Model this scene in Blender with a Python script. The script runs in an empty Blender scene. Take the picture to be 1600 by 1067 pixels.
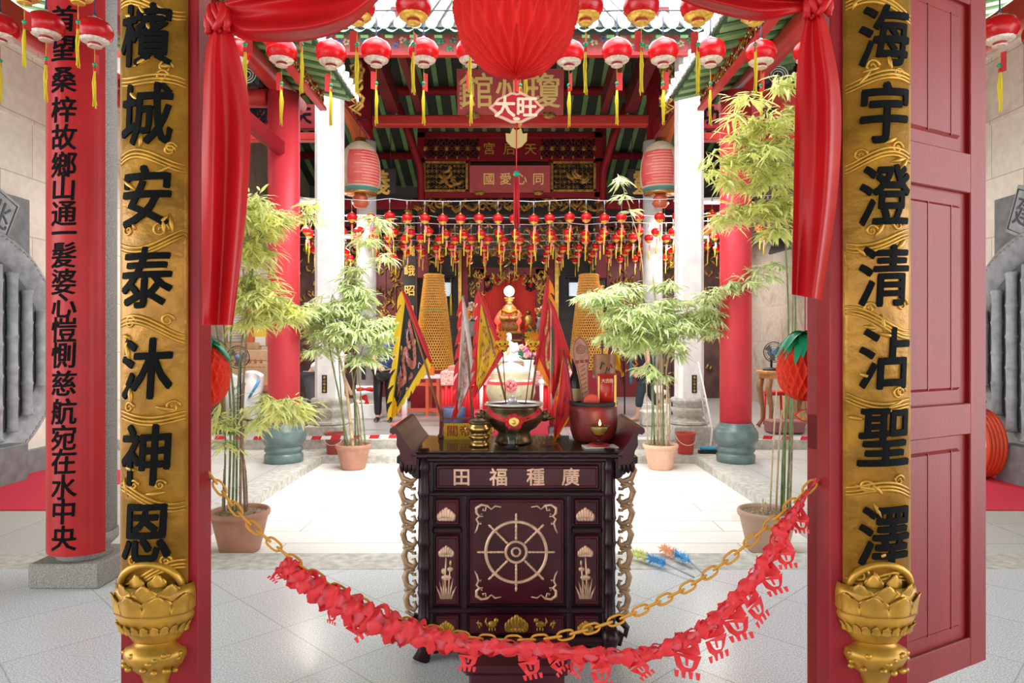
import bpy, bmesh, math, random
from math import pi, sin, cos, sqrt, atan2, radians
from mathutils import Vector, Matrix
random.seed(7)
S = bpy.context.scene
COL = S.collection
# ------------------------------------------------------------ camera, sky, light, exposure
FPX, CAMH = 1067.0, 1.6
cd = bpy.data.cameras.new('camera'); cam = bpy.data.objects.new('camera', cd); COL.objects.link(cam)
cd.sensor_width = 36.0; cd.lens = 36.0 * FPX / 1600.0; cd.clip_start = 0.05; cd.clip_end = 200
cam.location = (0, 0, CAMH); cam.rotation_euler = (pi / 2, 0, 0); S.camera = cam
W = bpy.data.worlds.new('sky'); S.world = W; W.use_nodes = True
bg = W.node_tree.nodes['Background']; bg.inputs[0].default_value = (0.95, 0.975, 1.0, 1); bg.inputs[1].default_value = 2.3
sd = bpy.data.lights.new('sun', 'SUN'); sd.energy = 2.6; sd.angle = radians(50); sd.color = (1, 0.98, 0.94)
sun = bpy.data.objects.new('sun', sd); COL.objects.link(sun); sun.rotation_euler = (radians(16), radians(6), 0)
S.view_settings.view_transform = 'Standard'; S.view_settings.look = 'None'
S.view_settings.exposure = 1.2; S.view_settings.gamma = 1.0; S.view_settings.use_curve_mapping = False
S.cycles.use_denoising = True
S.cycles.max_bounces = 10; S.cycles.diffuse_bounces = 6; S.cycles.transparent_max_bounces = 12

def P(px, py, Y):
    """A point of the place: where it is seen in the 1600x1067 photograph and how far away it stands."""
    return Vector(((px - 800.0) * Y / FPX, Y, CAMH - (py - 533.5) * Y / FPX))

# ------------------------------------------------------------ materials
def mk(name, col, rough=0.5, metal=0.0, var=0.0, vscale=4.0, col2=None, bump=0.0, bscale=60.0, transl=0.0,
       trans=0.0, emis=0.0, coat=0.0, sheen=0.0, spec=None, stretch=None, ior=1.45):
    m = bpy.data.materials.new(name); m.use_nodes = True
    nt = m.node_tree; N = nt.nodes; L = nt.links; b = N['Principled BSDF']; out = N['Material Output']
    c = (*col, 1)
    b.inputs['Base Color'].default_value = c; b.inputs['Roughness'].default_value = rough
    b.inputs['Metallic'].default_value = metal
    if trans: b.inputs['Transmission Weight'].default_value = trans; b.inputs['IOR'].default_value = ior
    if coat: b.inputs['Coat Weight'].default_value = coat; b.inputs['Coat Roughness'].default_value = 0.12
    if sheen: b.inputs['Sheen Weight'].default_value = sheen
    if spec is not None: b.inputs['Specular IOR Level'].default_value = spec
    if emis: b.inputs['Emission Color'].default_value = c; b.inputs['Emission Strength'].default_value = emis
    if var or col2 or bump:
        tc = N.new('ShaderNodeTexCoord'); mp = N.new('ShaderNodeMapping'); L.new(tc.outputs['Object'], mp.inputs[0])
        if stretch: mp.inputs['Scale'].default_value = stretch
    if var or col2:
        n = N.new('ShaderNodeTexNoise'); n.inputs['Scale'].default_value = vscale; n.inputs['Detail'].default_value = 5
        L.new(mp.outputs[0], n.inputs['Vector'])
        r = N.new('ShaderNodeValToRGB'); r.color_ramp.elements[0].position = 0.35; r.color_ramp.elements[1].position = 0.68
        a2 = col2 if col2 else tuple(min(1, x * (1 + var)) for x in col)
        a1 = col if col2 else tuple(x * (1 - var) for x in col)
        r.color_ramp.elements[0].color = (*a1, 1); r.color_ramp.elements[1].color = (*a2, 1)
        L.new(n.outputs['Fac'], r.inputs[0]); L.new(r.outputs[0], b.inputs['Base Color'])
        csock = r.outputs[0]
    else: csock = None
    if bump:
        n2 = N.new('ShaderNodeTexNoise'); n2.inputs['Scale'].default_value = bscale; n2.inputs['Detail'].default_value = 4
        L.new(mp.outputs[0], n2.inputs['Vector'])
        bp = N.new('ShaderNodeBump'); bp.inputs['Strength'].default_value = bump; bp.inputs['Distance'].default_value = 0.02
        L.new(n2.outputs['Fac'], bp.inputs['Height']); L.new(bp.outputs[0], b.inputs['Normal'])
    if transl:
        t = N.new('ShaderNodeBsdfTranslucent'); t.inputs[0].default_value = c
        if csock: L.new(csock, t.inputs[0])
        mx = N.new('ShaderNodeMixShader'); mx.inputs[0].default_value = transl
        L.new(b.outputs[0], mx.inputs[1]); L.new(t.outputs[0], mx.inputs[2]); L.new(mx.outputs[0], out.inputs[0])
    return m

def tiles(name, c1, c2, joint, sx, sy, rot=0.0, rough=0.4, speck=0.35, speck_scale=120, mort=0.006, plane='XY', stain=None, offset=0.5):
    """stone slabs: brick pattern joints, a fine speckle and slow stains"""
    m = bpy.data.materials.new(name); m.use_nodes = True
    nt = m.node_tree; N = nt.nodes; L = nt.links; b = N['Principled BSDF']
    tc = N.new('ShaderNodeTexCoord'); sep = N.new('ShaderNodeSeparateXYZ'); cmb = N.new('ShaderNodeCombineXYZ')
    L.new(tc.outputs['Object'], sep.inputs[0])
    i, j = {'XY': (0, 1), 'YZ': (1, 2), 'XZ': (0, 2)}[plane]
    L.new(sep.outputs[i], cmb.inputs[0]); L.new(sep.outputs[j], cmb.inputs[1])
    mp = N.new('ShaderNodeMapping'); mp.inputs['Rotation'].default_value = (0, 0, rot); L.new(cmb.outputs[0], mp.inputs[0])
    br = N.new('ShaderNodeTexBrick'); L.new(mp.outputs[0], br.inputs['Vector'])
    br.offset = offset; br.inputs['Color1'].default_value = (*c1, 1); br.inputs['Color2'].default_value = (*c2, 1)
    br.inputs['Mortar'].default_value = (*joint, 1); br.inputs['Scale'].default_value = 1.0
    br.inputs['Mortar Size'].default_value = mort; br.inputs['Brick Width'].default_value = sx; br.inputs['Row Height'].default_value = sy
    n = N.new('ShaderNodeTexNoise'); n.inputs['Scale'].default_value = speck_scale; n.inputs['Detail'].default_value = 2
    L.new(tc.outputs['Object'], n.inputs['Vector'])
    r = N.new('ShaderNodeValToRGB'); r.color_ramp.elements[0].position = 0.38; r.color_ramp.elements[1].position = 0.62
    r.color_ramp.elements[0].color = (1 - speck, 1 - speck, 1 - speck, 1); r.color_ramp.elements[1].color = (1, 1, 1, 1)
    L.new(n.outputs['Fac'], r.inputs[0])
    mx = N.new('ShaderNodeMix'); mx.data_type = 'RGBA'; mx.blend_type = 'MULTIPLY'; mx.inputs['Factor'].default_value = 1
    L.new(br.outputs['Color'], mx.inputs[6]); L.new(r.outputs[0], mx.inputs[7])
    last = mx.outputs[2]
    if stain:
        n3 = N.new('ShaderNodeTexNoise'); n3.inputs['Scale'].default_value = stain[1]; n3.inputs['Detail'].default_value = 6
        n3.inputs['Distortion'].default_value = 1.2
        L.new(tc.outputs['Object'], n3.inputs['Vector'])
        r3 = N.new('ShaderNodeValToRGB'); r3.color_ramp.elements[0].position = stain[2]; r3.color_ramp.elements[1].position = stain[2] + 0.12
        r3.color_ramp.elements[0].color = (0, 0, 0, 1); r3.color_ramp.elements[1].color = (1, 1, 1, 1)
        L.new(n3.outputs['Fac'], r3.inputs[0])
        m3 = N.new('ShaderNodeMix'); m3.data_type = 'RGBA'; m3.blend_type = 'MIX'
        mu = N.new('ShaderNodeMath'); mu.operation = 'MULTIPLY'; mu.inputs[1].default_value = stain[3]
        L.new(r3.outputs[0], mu.inputs[0]); L.new(mu.outputs[0], m3.inputs['Factor'])
        L.new(last, m3.inputs[6]); m3.inputs[7].default_value = (*stain[0], 1); last = m3.outputs[2]
    L.new(last, b.inputs['Base Color']); b.inputs['Roughness'].default_value = rough
    bp = N.new('ShaderNodeBump'); bp.inputs['Strength'].default_value = 0.25; bp.inputs['Distance'].default_value = 0.01
    inv = N.new('ShaderNodeMath'); inv.operation = 'SUBTRACT'; inv.inputs[0].default_value = 1; L.new(br.outputs['Fac'], inv.inputs[1])
    L.new(inv.outputs[0], bp.inputs['Height']); L.new(bp.outputs[0], b.inputs['Normal'])
    return m

RED = mk('red paint', (0.27, 0.008, 0.016), 0.45, spec=0.3, var=0.12, vscale=3)
REDP = mk('red column paint', (0.70, 0.045, 0.065), 0.42, spec=0.4, var=0.06, vscale=2)
REDD = mk('dark red timber', (0.15, 0.008, 0.014), 0.5, var=0.2, vscale=3)
REDB = mk('bright red beam paint', (0.55, 0.035, 0.03), 0.4, var=0.1, vscale=3)
DOORRED = mk('red door paint', (0.23, 0.010, 0.010), 0.4, spec=0.3, var=0.12, vscale=2.2, bump=0.08, bscale=30, stretch=(4, 4, 0.5))
BOARDRED = mk('red lacquer board', (0.44, 0.014, 0.018), 0.34, spec=0.3, var=0.1, vscale=3)
GOLD = mk('old gilding', (0.40, 0.185, 0.022), 0.42, metal=0.42, var=0.28, vscale=9, bump=0.3, bscale=28)
GOLDB = mk('bright gilding', (0.80, 0.50, 0.12), 0.35, metal=0.6, var=0.2, vscale=12)
GOLDR = mk('worn relief gilding', (0.46, 0.235, 0.028), 0.36, metal=0.5, var=0.25, vscale=14)
GOLDP = mk('gold leaf lettering', (0.98, 0.72, 0.24), 0.45, metal=0.0)
GOLDD = mk('dark carved gilding', (0.46, 0.26, 0.06), 0.5, metal=0.4, var=0.45, vscale=14)
INK = mk('black ink', (0.004, 0.004, 0.0045), 0.7, spec=0.08)
BLACK = mk('black lacquer', (0.014, 0.012, 0.014), 0.3)
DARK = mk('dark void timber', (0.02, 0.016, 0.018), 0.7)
SILK = mk('red silk', (0.47, 0.006, 0.009), 0.36, spec=0.3, var=0.1, vscale=3, transl=0.16)
WHITEC = mk('whitewashed granite', (0.86, 0.86, 0.87), 0.7, var=0.07, vscale=5, bump=0.15, bscale=40)
GRAN = mk('grey granite', (0.30, 0.28, 0.265), 0.75, var=0.45, vscale=160, bump=0.2, bscale=120)
GRANP = mk('pale granite', (0.52, 0.50, 0.46), 0.75, var=0.22, vscale=14, bump=0.25, bscale=70)
GREENST = mk('green grey painted stone', (0.13, 0.19, 0.19), 0.33, var=0.15, vscale=8)
GREYST = mk('dark grey carved stone', (0.20, 0.22, 0.23), 0.6, var=0.2, vscale=7)
GREYSL = mk('pale grey carved stone', (0.36, 0.39, 0.41), 0.6, var=0.2, vscale=9)
TERRA = mk('terracotta plastic', (0.44, 0.21, 0.14), 0.55, var=0.12, vscale=8)
TERRAP = mk('pale terracotta plastic', (0.78, 0.46, 0.33), 0.55, var=0.1, vscale=8)
SOIL = mk('potting soil', (0.30, 0.21, 0.13), 0.9, var=0.6, vscale=60, bump=0.8, bscale=90)
LEAF = mk('bamboo leaf', (0.72, 0.82, 0.44), 0.5, var=0.25, vscale=7, transl=0.42)
LEAFY = mk('yellow green bamboo leaf', (0.84, 0.87, 0.34), 0.5, var=0.25, vscale=7, transl=0.42)
CANEG = mk('green bamboo cane', (0.16, 0.21, 0.07), 0.5, var=0.3, vscale=14)
CANEB = mk('brown bamboo cane', (0.26, 0.17, 0.10), 0.5, var=0.3, vscale=14)
CANEP = mk('pale bamboo stake', (0.55, 0.42, 0.24), 0.5, var=0.2, vscale=14)
LACQ = mk('dark lacquered rosewood', (0.022, 0.004, 0.008), 0.3, var=0.3, vscale=5, spec=0.3)
LACQR = mk('red lacquered rosewood', (0.060, 0.006, 0.013), 0.28, var=0.3, vscale=5, spec=0.35)
PINKG = mk('pinkish gold inlay', (0.72, 0.46, 0.32), 0.4, metal=0.35, var=0.2, vscale=20)
BRACKG = mk('bronze gilt bracket', (0.42, 0.27, 0.16), 0.42, metal=0.4, var=0.25, vscale=20)
LANT = mk('red lantern shell', (0.72, 0.008, 0.016), 0.14, transl=0.40, coat=0.4, bump=0.15, bscale=90)
LANTR = mk('red lantern ribs', (0.42, 0.005, 0.012), 0.25)
SILV = mk('silvered lantern petals', (0.74, 0.60, 0.50), 0.35, metal=0.3, var=0.2, vscale=50)
LGOLD = mk('gold lantern petals', (0.85, 0.48, 0.08), 0.3, metal=0.5, var=0.25, vscale=50)
NAVY = mk('dark blue cord', (0.03, 0.035, 0.10), 0.6)
BEAD = mk('green bead', (0.0, 0.30, 0.14), 0.2)
TAGR = mk('red paper tag', (0.62, 0.02, 0.025), 0.6, transl=0.2)
TAGP = mk('pink paper tag', (0.85, 0.20, 0.24), 0.6, transl=0.2)
TASS = mk('yellow tassel thread', (0.86, 0.66, 0.03), 0.7, transl=0.2)
TASSP = mk('faded tassel thread', (0.74, 0.54, 0.36), 0.7)
WIRE = mk('grey cable', (0.30, 0.31, 0.34), 0.5)
WIREW = mk('pale cable', (0.62, 0.64, 0.68), 0.5)
HONEY = mk('red honeycomb tissue', (0.86, 0.022, 0.016), 0.7, transl=0.4)
HONEYO = mk('orange red honeycomb tissue', (0.92, 0.075, 0.03), 0.6, transl=0.35)
PGREEN = mk('green foil leaf', (0.02, 0.42, 0.20), 0.3, transl=0.25)
CHAINM = mk('orange plastic chain', (0.62, 0.27, 0.02), 0.4)
GARL = mk('red cut paper', (0.92, 0.055, 0.07), 0.5, transl=0.4)
GARLP = mk('pink red cut paper', (0.90, 0.15, 0.20), 0.5, transl=0.4)
BRONZE = mk('aged bronze', (0.15, 0.10, 0.05), 0.38, metal=0.75, var=0.35, vscale=12)
BRASS = mk('polished brass', (0.52, 0.31, 0.10), 0.25, metal=0.9, var=0.2, vscale=18)
STEEL = mk('pale metal rim', (0.75, 0.70, 0.68), 0.35, metal=0.5)
ASH = mk('incense ash', (0.55, 0.55, 0.58), 0.9, var=0.3, vscale=60, bump=0.7, bscale=80)
def thin_glass(name, col):
    """thin clear glass: passes light straight through, mirrors more at grazing angles"""
    m = bpy.data.materials.new(name); m.use_nodes = True; nt = m.node_tree; N = nt.nodes; L = nt.links; N.remove(N['Principled BSDF'])
    t = N.new('ShaderNodeBsdfTransparent'); t.inputs[0].default_value = (*col, 1); g = N.new('ShaderNodeBsdfGlossy'); g.inputs['Roughness'].default_value = 0.03
    f = N.new('ShaderNodeFresnel'); f.inputs[0].default_value = 1.5; x = N.new('ShaderNodeMixShader')
    ge = N.new('ShaderNodeNewGeometry'); k1 = N.new('ShaderNodeMath'); k1.operation = 'SUBTRACT'; k1.inputs[0].default_value = 1; L.new(ge.outputs['Backfacing'], k1.inputs[1])
    k2 = N.new('ShaderNodeMath'); k2.operation = 'MULTIPLY'; L.new(f.outputs[0], k2.inputs[0]); L.new(k1.outputs[0], k2.inputs[1])
    L.new(k2.outputs[0], x.inputs[0]); L.new(t.outputs[0], x.inputs[1]); L.new(g.outputs[0], x.inputs[2]); L.new(x.outputs[0], N['Material Output'].inputs[0])
    return m
GLASS = thin_glass('clear glass', (0.78, 0.82, 0.84)); PLATE = thin_glass('tinted table glass', (0.86, 0.95, 0.92))
OIL = mk('lamp oil', (0.62, 0.48, 0.12), 0.1, transl=0.5)
FLAME = mk('candle flame', (1, 0.55, 0.15), 0.5, emis=8)
YEL = mk('yellow cloth', (0.90, 0.58, 0.02), 0.7, transl=0.25)
YELO = mk('orange cloth', (0.92, 0.28, 0.02), 0.7, transl=0.25)
CRED = mk('red cloth', (0.72, 0.02, 0.03), 0.6, transl=0.2)
CMAR = mk('maroon cloth', (0.36, 0.012, 0.03), 0.5)
CWHITE = mk('off white cloth', (0.78, 0.72, 0.68), 0.7, transl=0.25, var=0.1, vscale=20)
CBLACK = mk('black cloth', (0.02, 0.018, 0.02), 0.7)
CGREEN = mk('green cloth', (0.03, 0.17, 0.08), 0.7)
EMBR = mk('red embroidery', (0.55, 0.16, 0.12), 0.6, var=0.4, vscale=40)
EMBG = mk('golden embroidery', (0.62, 0.36, 0.10), 0.6, var=0.4, vscale=40)
EMBP = mk('lilac embroidery', (0.58, 0.38, 0.55), 0.6)
EMBB = mk('brown embroidery', (0.34, 0.14, 0.07), 0.7)
WOODM = mk('brown wood', (0.30, 0.13, 0.05), 0.45, var=0.25, vscale=8, stretch=(8, 8, 1))
WOODL = mk('honey wood', (0.55, 0.25, 0.08), 0.4, var=0.25, vscale=8, stretch=(8, 8, 1))
WOODR = mk('red brown wood', (0.17, 0.035, 0.025), 0.4, var=0.25, vscale=8)
BARREL = mk('red incense barrel', (0.20, 0.022, 0.02), 0.45, var=0.4, vscale=9)
PORC = mk('white porcelain', (0.80, 0.78, 0.76), 0.2, coat=0.3)
CREAM = mk('cream glazed ceramic', (0.42, 0.36, 0.23), 0.25, var=0.08, vscale=10)
BUCKET = mk('red plastic bucket', (0.55, 0.06, 0.04), 0.4)
BLUEP = mk('blue plastic', (0.05, 0.36, 0.62), 0.5)
BLUED = mk('blue duster fibre', (0.12, 0.45, 0.85), 0.8, var=0.3, vscale=30)
YELD = mk('pale yellow duster fibre', (0.85, 0.85, 0.35), 0.8, var=0.2, vscale=30)
ORAD = mk('peach duster fibre', (0.95, 0.50, 0.25), 0.8)
WHITE = mk('white paint', (0.85, 0.85, 0.85), 0.5)
PAPER = mk('white paper', (0.85, 0.83, 0.80), 0.8, transl=0.15)
CARD = mk('brown cardboard', (0.50, 0.33, 0.19), 0.8, var=0.1, vscale=6)
CARDR = mk('red brown print', (0.36, 0.10, 0.07), 0.8)
ORBOARD = mk('orange notice board', (0.62, 0.16, 0.05), 0.6, var=0.1)
CARPET = mk('red carpet', (0.72, 0.03, 0.07), 0.95, bump=0.4, bscale=300)
TOWER = mk('orange gold shrine tower', (0.92, 0.46, 0.08), 0.42, metal=0.1, var=0.15, vscale=20)
TOWERD = mk('shrine niche back', (0.18, 0.03, 0.015), 0.6)
ROOFT = mk('pale roof tile', (0.66, 0.65, 0.62), 0.75, var=0.2, vscale=6)
GRAFT = mk('green rafter paint', (0.20, 0.40, 0.16), 0.5, var=0.15, vscale=4)
DECK = mk('dark roof boarding', (0.035, 0.05, 0.04), 0.7)
DECKG = mk('green grey roof boarding', (0.06, 0.11, 0.06), 0.7)
PAINTG = mk('painted leaf green', (0.10, 0.42, 0.24), 0.5)
PAINTB = mk('painted blue', (0.16, 0.22, 0.55), 0.5)
FASC = mk('painted fascia pink red', (0.62, 0.13, 0.13), 0.5, var=0.2, vscale=10)
SKIN = mk('skin', (0.56, 0.33, 0.23), 0.5)
HAIR = mk('black hair', (0.015, 0.012, 0.012), 0.5)
SHIRTW = mk('white shirt', (0.82, 0.82, 0.86), 0.8)
TROUG = mk('grey trousers', (0.10, 0.10, 0.115), 0.8)
TROUN = mk('navy trousers', (0.025, 0.035, 0.055), 0.8)
SHIRTB = mk('dark blue patterned shirt', (0.02, 0.04, 0.13), 0.8, col2=(0.07, 0.13, 0.30), vscale=24)
SHIRTK = mk('black shirt', (0.02, 0.022, 0.03), 0.8)
LAMPE = mk('lit lamp glass', (1.0, 0.97, 0.9), 0.3, emis=1.0)
TUBEE = mk('lit fluorescent tube', (1.0, 0.93, 0.82), 0.3, emis=4)
WALLLIT = mk('lit lantern pane', (0.75, 0.85, 1.0), 0.3, emis=0.22)
NICHE = mk('red niche drape', (0.80, 0.045, 0.03), 0.6)
CLOTHP = mk('patterned table cloth', (0.62, 0.14, 0.15), 0.7, col2=(0.80, 0.62, 0.55), vscale=38)
PVC = mk('pink wall plaster', (0.6, 0.3, 0.3), 0.8)
BLUEBIN = mk('dark blue plastic', (0.03, 0.05, 0.12), 0.5)
LPAPER = mk('lantern oiled paper', (0.62, 0.47, 0.28), 0.55, col2=(0.74, 0.66, 0.52), vscale=5, transl=0.25)
HOSE = mk('orange red hose', (0.72, 0.07, 0.02), 0.45)
TEAL = mk('teal cloth', (0.05, 0.32, 0.42), 0.7)
FLOORM = tiles('polished granite floor', (0.80, 0.81, 0.86), (0.84, 0.85, 0.90), (0.58, 0.58, 0.60), 0.60, 0.60, radians(45), 0.25, 0.42, 130, 0.004, offset=0.0)
COURTM = tiles('courtyard granite slabs', (0.80, 0.78, 0.74), (0.86, 0.85, 0.82), (0.50, 0.45, 0.37), 1.9, 0.36, 0, 0.6, 0.12, 60, 0.006, stain=((0.62, 0.50, 0.32), 0.75, 0.60, 0.75))
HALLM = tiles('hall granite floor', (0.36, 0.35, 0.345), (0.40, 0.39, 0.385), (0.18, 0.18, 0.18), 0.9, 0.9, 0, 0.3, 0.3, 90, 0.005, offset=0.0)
SIDEM = tiles('side walk granite floor', (0.55, 0.54, 0.52), (0.60, 0.59, 0.57), (0.34, 0.32, 0.30), 1.2, 0.6, radians(90), 0.5, 0.22, 80, 0.005)
WALLM = tiles('cream stone wall', (0.86, 0.79, 0.68), (0.90, 0.84, 0.74), (0.55, 0.46, 0.36), 1.05, 0.72, 0, 0.45, 0.08, 10, 0.006, 'YZ', stain=((0.50, 0.34, 0.20), 1.1, 0.60, 0.5))
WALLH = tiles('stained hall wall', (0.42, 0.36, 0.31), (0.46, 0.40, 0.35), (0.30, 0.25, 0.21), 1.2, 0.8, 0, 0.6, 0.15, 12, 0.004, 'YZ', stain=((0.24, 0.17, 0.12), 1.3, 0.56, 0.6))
BACKM = tiles('dark grey back wall', (0.16, 0.155, 0.15), (0.18, 0.175, 0.17), (0.10, 0.10, 0.10), 0.9, 0.45, 0, 0.6, 0.2, 30, 0.006, 'XZ')

# ------------------------------------------------------------ mesh builder
class MB:
    def __init__(s): s.v = []; s.f = []; s.sm = []; s.mi = []
    def add(s, vs, fs, smooth=False, mi=0):
        o = len(s.v); s.v.extend([tuple(v) for v in vs])
        for f in fs: s.f.append(tuple(i + o for i in f)); s.sm.append(smooth); s.mi.append(mi)
        return s
    def box(s, c, d, rz=0.0, mi=0, M=None, bev=0.0):
        hx, hy, hz = d[0] / 2, d[1] / 2, d[2] / 2
        if bev:
            b = min(bev, hx * .9, hy * .9, hz * .9); vs = []; key = {}
            for sx in (-1, 1):
                for sy in (-1, 1):
                    for sz in (-1, 1):
                        for a in range(3):
                            q = [sx * hx, sy * hy, sz * hz]
                            for k in range(3):
                                if k != a: q[k] -= (sx, sy, sz)[k] * b
                            key[(sx, sy, sz, a)] = len(vs); vs.append(q)
            fs = []
            for a in range(3):
                o1, o2 = (a + 1) % 3, (a + 2) % 3
                for sg in (-1, 1):
                    q = []
                    for (p1, p2) in ((-1, -1), (1, -1), (1, 1), (-1, 1)):
                        t = [0, 0, 0]; t[a] = sg; t[o1] = p1; t[o2] = p2; q.append(key[(*t, a)])
                    fs.append(q if sg > 0 else q[::-1])
                for p1 in (-1, 1):
                    for p2 in (-1, 1):
                        t0 = [0, 0, 0]; t0[a] = -1; t0[o1] = p1; t0[o2] = p2
                        t1 = list(t0); t1[a] = 1
                        q = [key[(*t0, o1)], key[(*t1, o1)], key[(*t1, o2)], key[(*t0, o2)]]
                        fs.append(q if p1 * p2 < 0 else q[::-1])
            for sx in (-1, 1):
                for sy in (-1, 1):
                    for sz in (-1, 1):
                        q = [key[(sx, sy, sz, a)] for a in range(3)]
                        fs.append(q if sx * sy * sz > 0 else q[::-1])
        else:
            vs = [(x, y, z) for x in (-hx, hx) for y in (-hy, hy) for z in (-hz, hz)]
            fs = [(0, 1, 3, 2), (4, 6, 7, 5), (0, 4, 5, 1), (2, 3, 7, 6), (0, 2, 6, 4), (1, 5, 7, 3)]
        cr, sr = cos(rz), sin(rz); out = []
        for x, y, z in vs:
            if M is not None: q = M @ Vector((x, y, z)); out.append((q.x + c[0], q.y + c[1], q.z + c[2]))
            else: out.append((x * cr - y * sr + c[0], x * sr + y * cr + c[1], z + c[2]))
        return s.add(out, fs, False, mi)
    def tube(s, pts, r, n=8, closed=False, caps=True, mi=0, sx=1.0, smooth=True):
        pts = [Vector(p) for p in pts]; k = len(pts)
        rs = r if isinstance(r, (list, tuple)) else [r] * k
        vs = []; up = None
        for i in range(k):
            a = pts[(i - 1) % k] if (closed or i > 0) else pts[i]
            b = pts[(i + 1) % k] if (closed or i < k - 1) else pts[i]
            t = (b - a)
            t = t.normalized() if t.length > 1e-9 else Vector((0, 0, 1))
            if up is None:
                up = Vector((0, 0, 1)) if abs(t.z) < 0.9 else Vector((0, 1, 0))
            u = (up - t * up.dot(t))
            if u.length < 1e-6: u = t.orthogonal()
            u.normalize(); w = t.cross(u); up = u
            for j in range(n):
                A = 2 * pi * j / n
                vs.append(pts[i] + (u * cos(A) * sx + w * sin(A)) * rs[i])
        fs = []
        for i in range(k if closed else k - 1):
            i2 = (i + 1) % k
            for j in range(n):
                j2 = (j + 1) % n; fs.append((i * n + j, i * n + j2, i2 * n + j2, i2 * n + j))
        if caps and not closed:
            fs.append(tuple(range(n))[::-1]); fs.append(tuple((k - 1) * n + j for j in range(n)))
        return s.add(vs, fs, smooth, mi)
    def lathe(s, prof, c=(0, 0, 0), n=24, a0=0.0, a1=2 * pi, rad=None, mi=0, smooth=True, caps=True):
        full = abs(a1 - a0 - 2 * pi) < 1e-6; m = n if full else n + 1; vs = []
        for (r, z) in prof:
            for j in range(m):
                A = a0 + (a1 - a0) * j / n; rr = r * (rad(A, z) if rad else 1.0)
                vs.append((c[0] + rr * cos(A), c[1] + rr * sin(A), c[2] + z))
        fs = []
        for i in range(len(prof) - 1):
            for j in range(n):
                j2 = (j + 1) % m; fs.append((i * m + j, i * m + j2, (i + 1) * m + j2, (i + 1) * m + j))
        if caps and full:
            if prof[0][0] > 1e-5: fs.append(tuple(range(m))[::-1])
            if prof[-1][0] > 1e-5: fs.append(tuple((len(prof) - 1) * m + j for j in range(m)))
        return s.add(vs, fs, smooth, mi)
    def ball(s, c, r, n=14, m=9, mi=0):
        if not isinstance(r, (tuple, list)): r = (r, r, r)
        vs = [(c[0], c[1], c[2] - r[2])]; fs = []
        for i in range(1, m):
            ph = -pi / 2 + pi * i / m
            for j in range(n):
                A = 2 * pi * j / n; vs.append((c[0] + r[0] * cos(ph) * cos(A), c[1] + r[1] * cos(ph) * sin(A), c[2] + r[2] * sin(ph)))
        vs.append((c[0], c[1], c[2] + r[2])); e = len(vs) - 1
        for j in range(n):
            j2 = (j + 1) % n; fs.append((0, 1 + j2, 1 + j)); fs.append((e, e - n + j, e - n + j2))
        for i in range(m - 2):
            for j in range(n):
                j2 = (j + 1) % n; fs.append((1 + i * n + j, 1 + i * n + j2, 1 + (i + 1) * n + j2, 1 + (i + 1) * n + j))
        return s.add(vs, fs, True, mi)
    def grid(s, fn, nu, nv, mi=0, smooth=True, thick=None):
        vs = [Vector(fn(i / nu, j / nv)) for i in range(nu + 1) for j in range(nv + 1)]; w = nv + 1
        fs = [(i * w + j, (i + 1) * w + j, (i + 1) * w + j + 1, i * w + j + 1) for i in range(nu) for j in range(nv)]
        if thick:
            t = Vector(thick); k = len(vs); vs = vs + [v + t for v in vs]
            fs = fs + [tuple(i + k for i in f[::-1]) for f in fs]
            for j in range(nv):
                fs.append((j, j + 1, j + 1 + k, j + k)); b = nu * w; fs.append((b + j + 1, b + j, b + j + k, b + j + 1 + k))
            for i in range(nu):
                a, b = i * w, (i + 1) * w; fs.append((b, a, a + k, b + k)); a += nv; b += nv; fs.append((a, b, b + k, a + k))
        return s.add(vs, fs, smooth, mi)
    def prism(s, poly, o, ux, uy, d, mi=0):
        """2-D outline poly laid in the plane (ux, uy) at o, thickened by vector d"""
        o, ux, uy, d = Vector(o), Vector(ux), Vector(uy), Vector(d); n = len(poly)
        a = [o + ux * p[0] + uy * p[1] for p in poly]; vs = a + [q + d for q in a]
        fs = [tuple(range(n))[::-1], tuple(range(n, 2 * n))] + [(i, (i + 1) % n, n + (i + 1) % n, n + i) for i in range(n)]
        return s.add(vs, fs, False, mi)
    def build(s, name, mat, parent=None):
        me = bpy.data.meshes.new(name); off = wloc(parent) if parent else Vector((0, 0, 0))
        me.from_pydata([(x - off.x, y - off.y, z - off.z) for x, y, z in s.v], [], s.f)
        me.polygons.foreach_set('use_smooth', s.sm)
        mats = mat if isinstance(mat, (list, tuple)) else [mat]
        for m in mats: me.materials.append(m)
        if len(mats) > 1: me.polygons.foreach_set('material_index', s.mi)
        me.update(); o = bpy.data.objects.new(name, me); COL.objects.link(o)
        if parent: o.parent = parent
        return o

def wloc(o):
    v = Vector((0, 0, 0))
    while o is not None: v = v + Vector(o.location); o = o.parent
    return v

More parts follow.
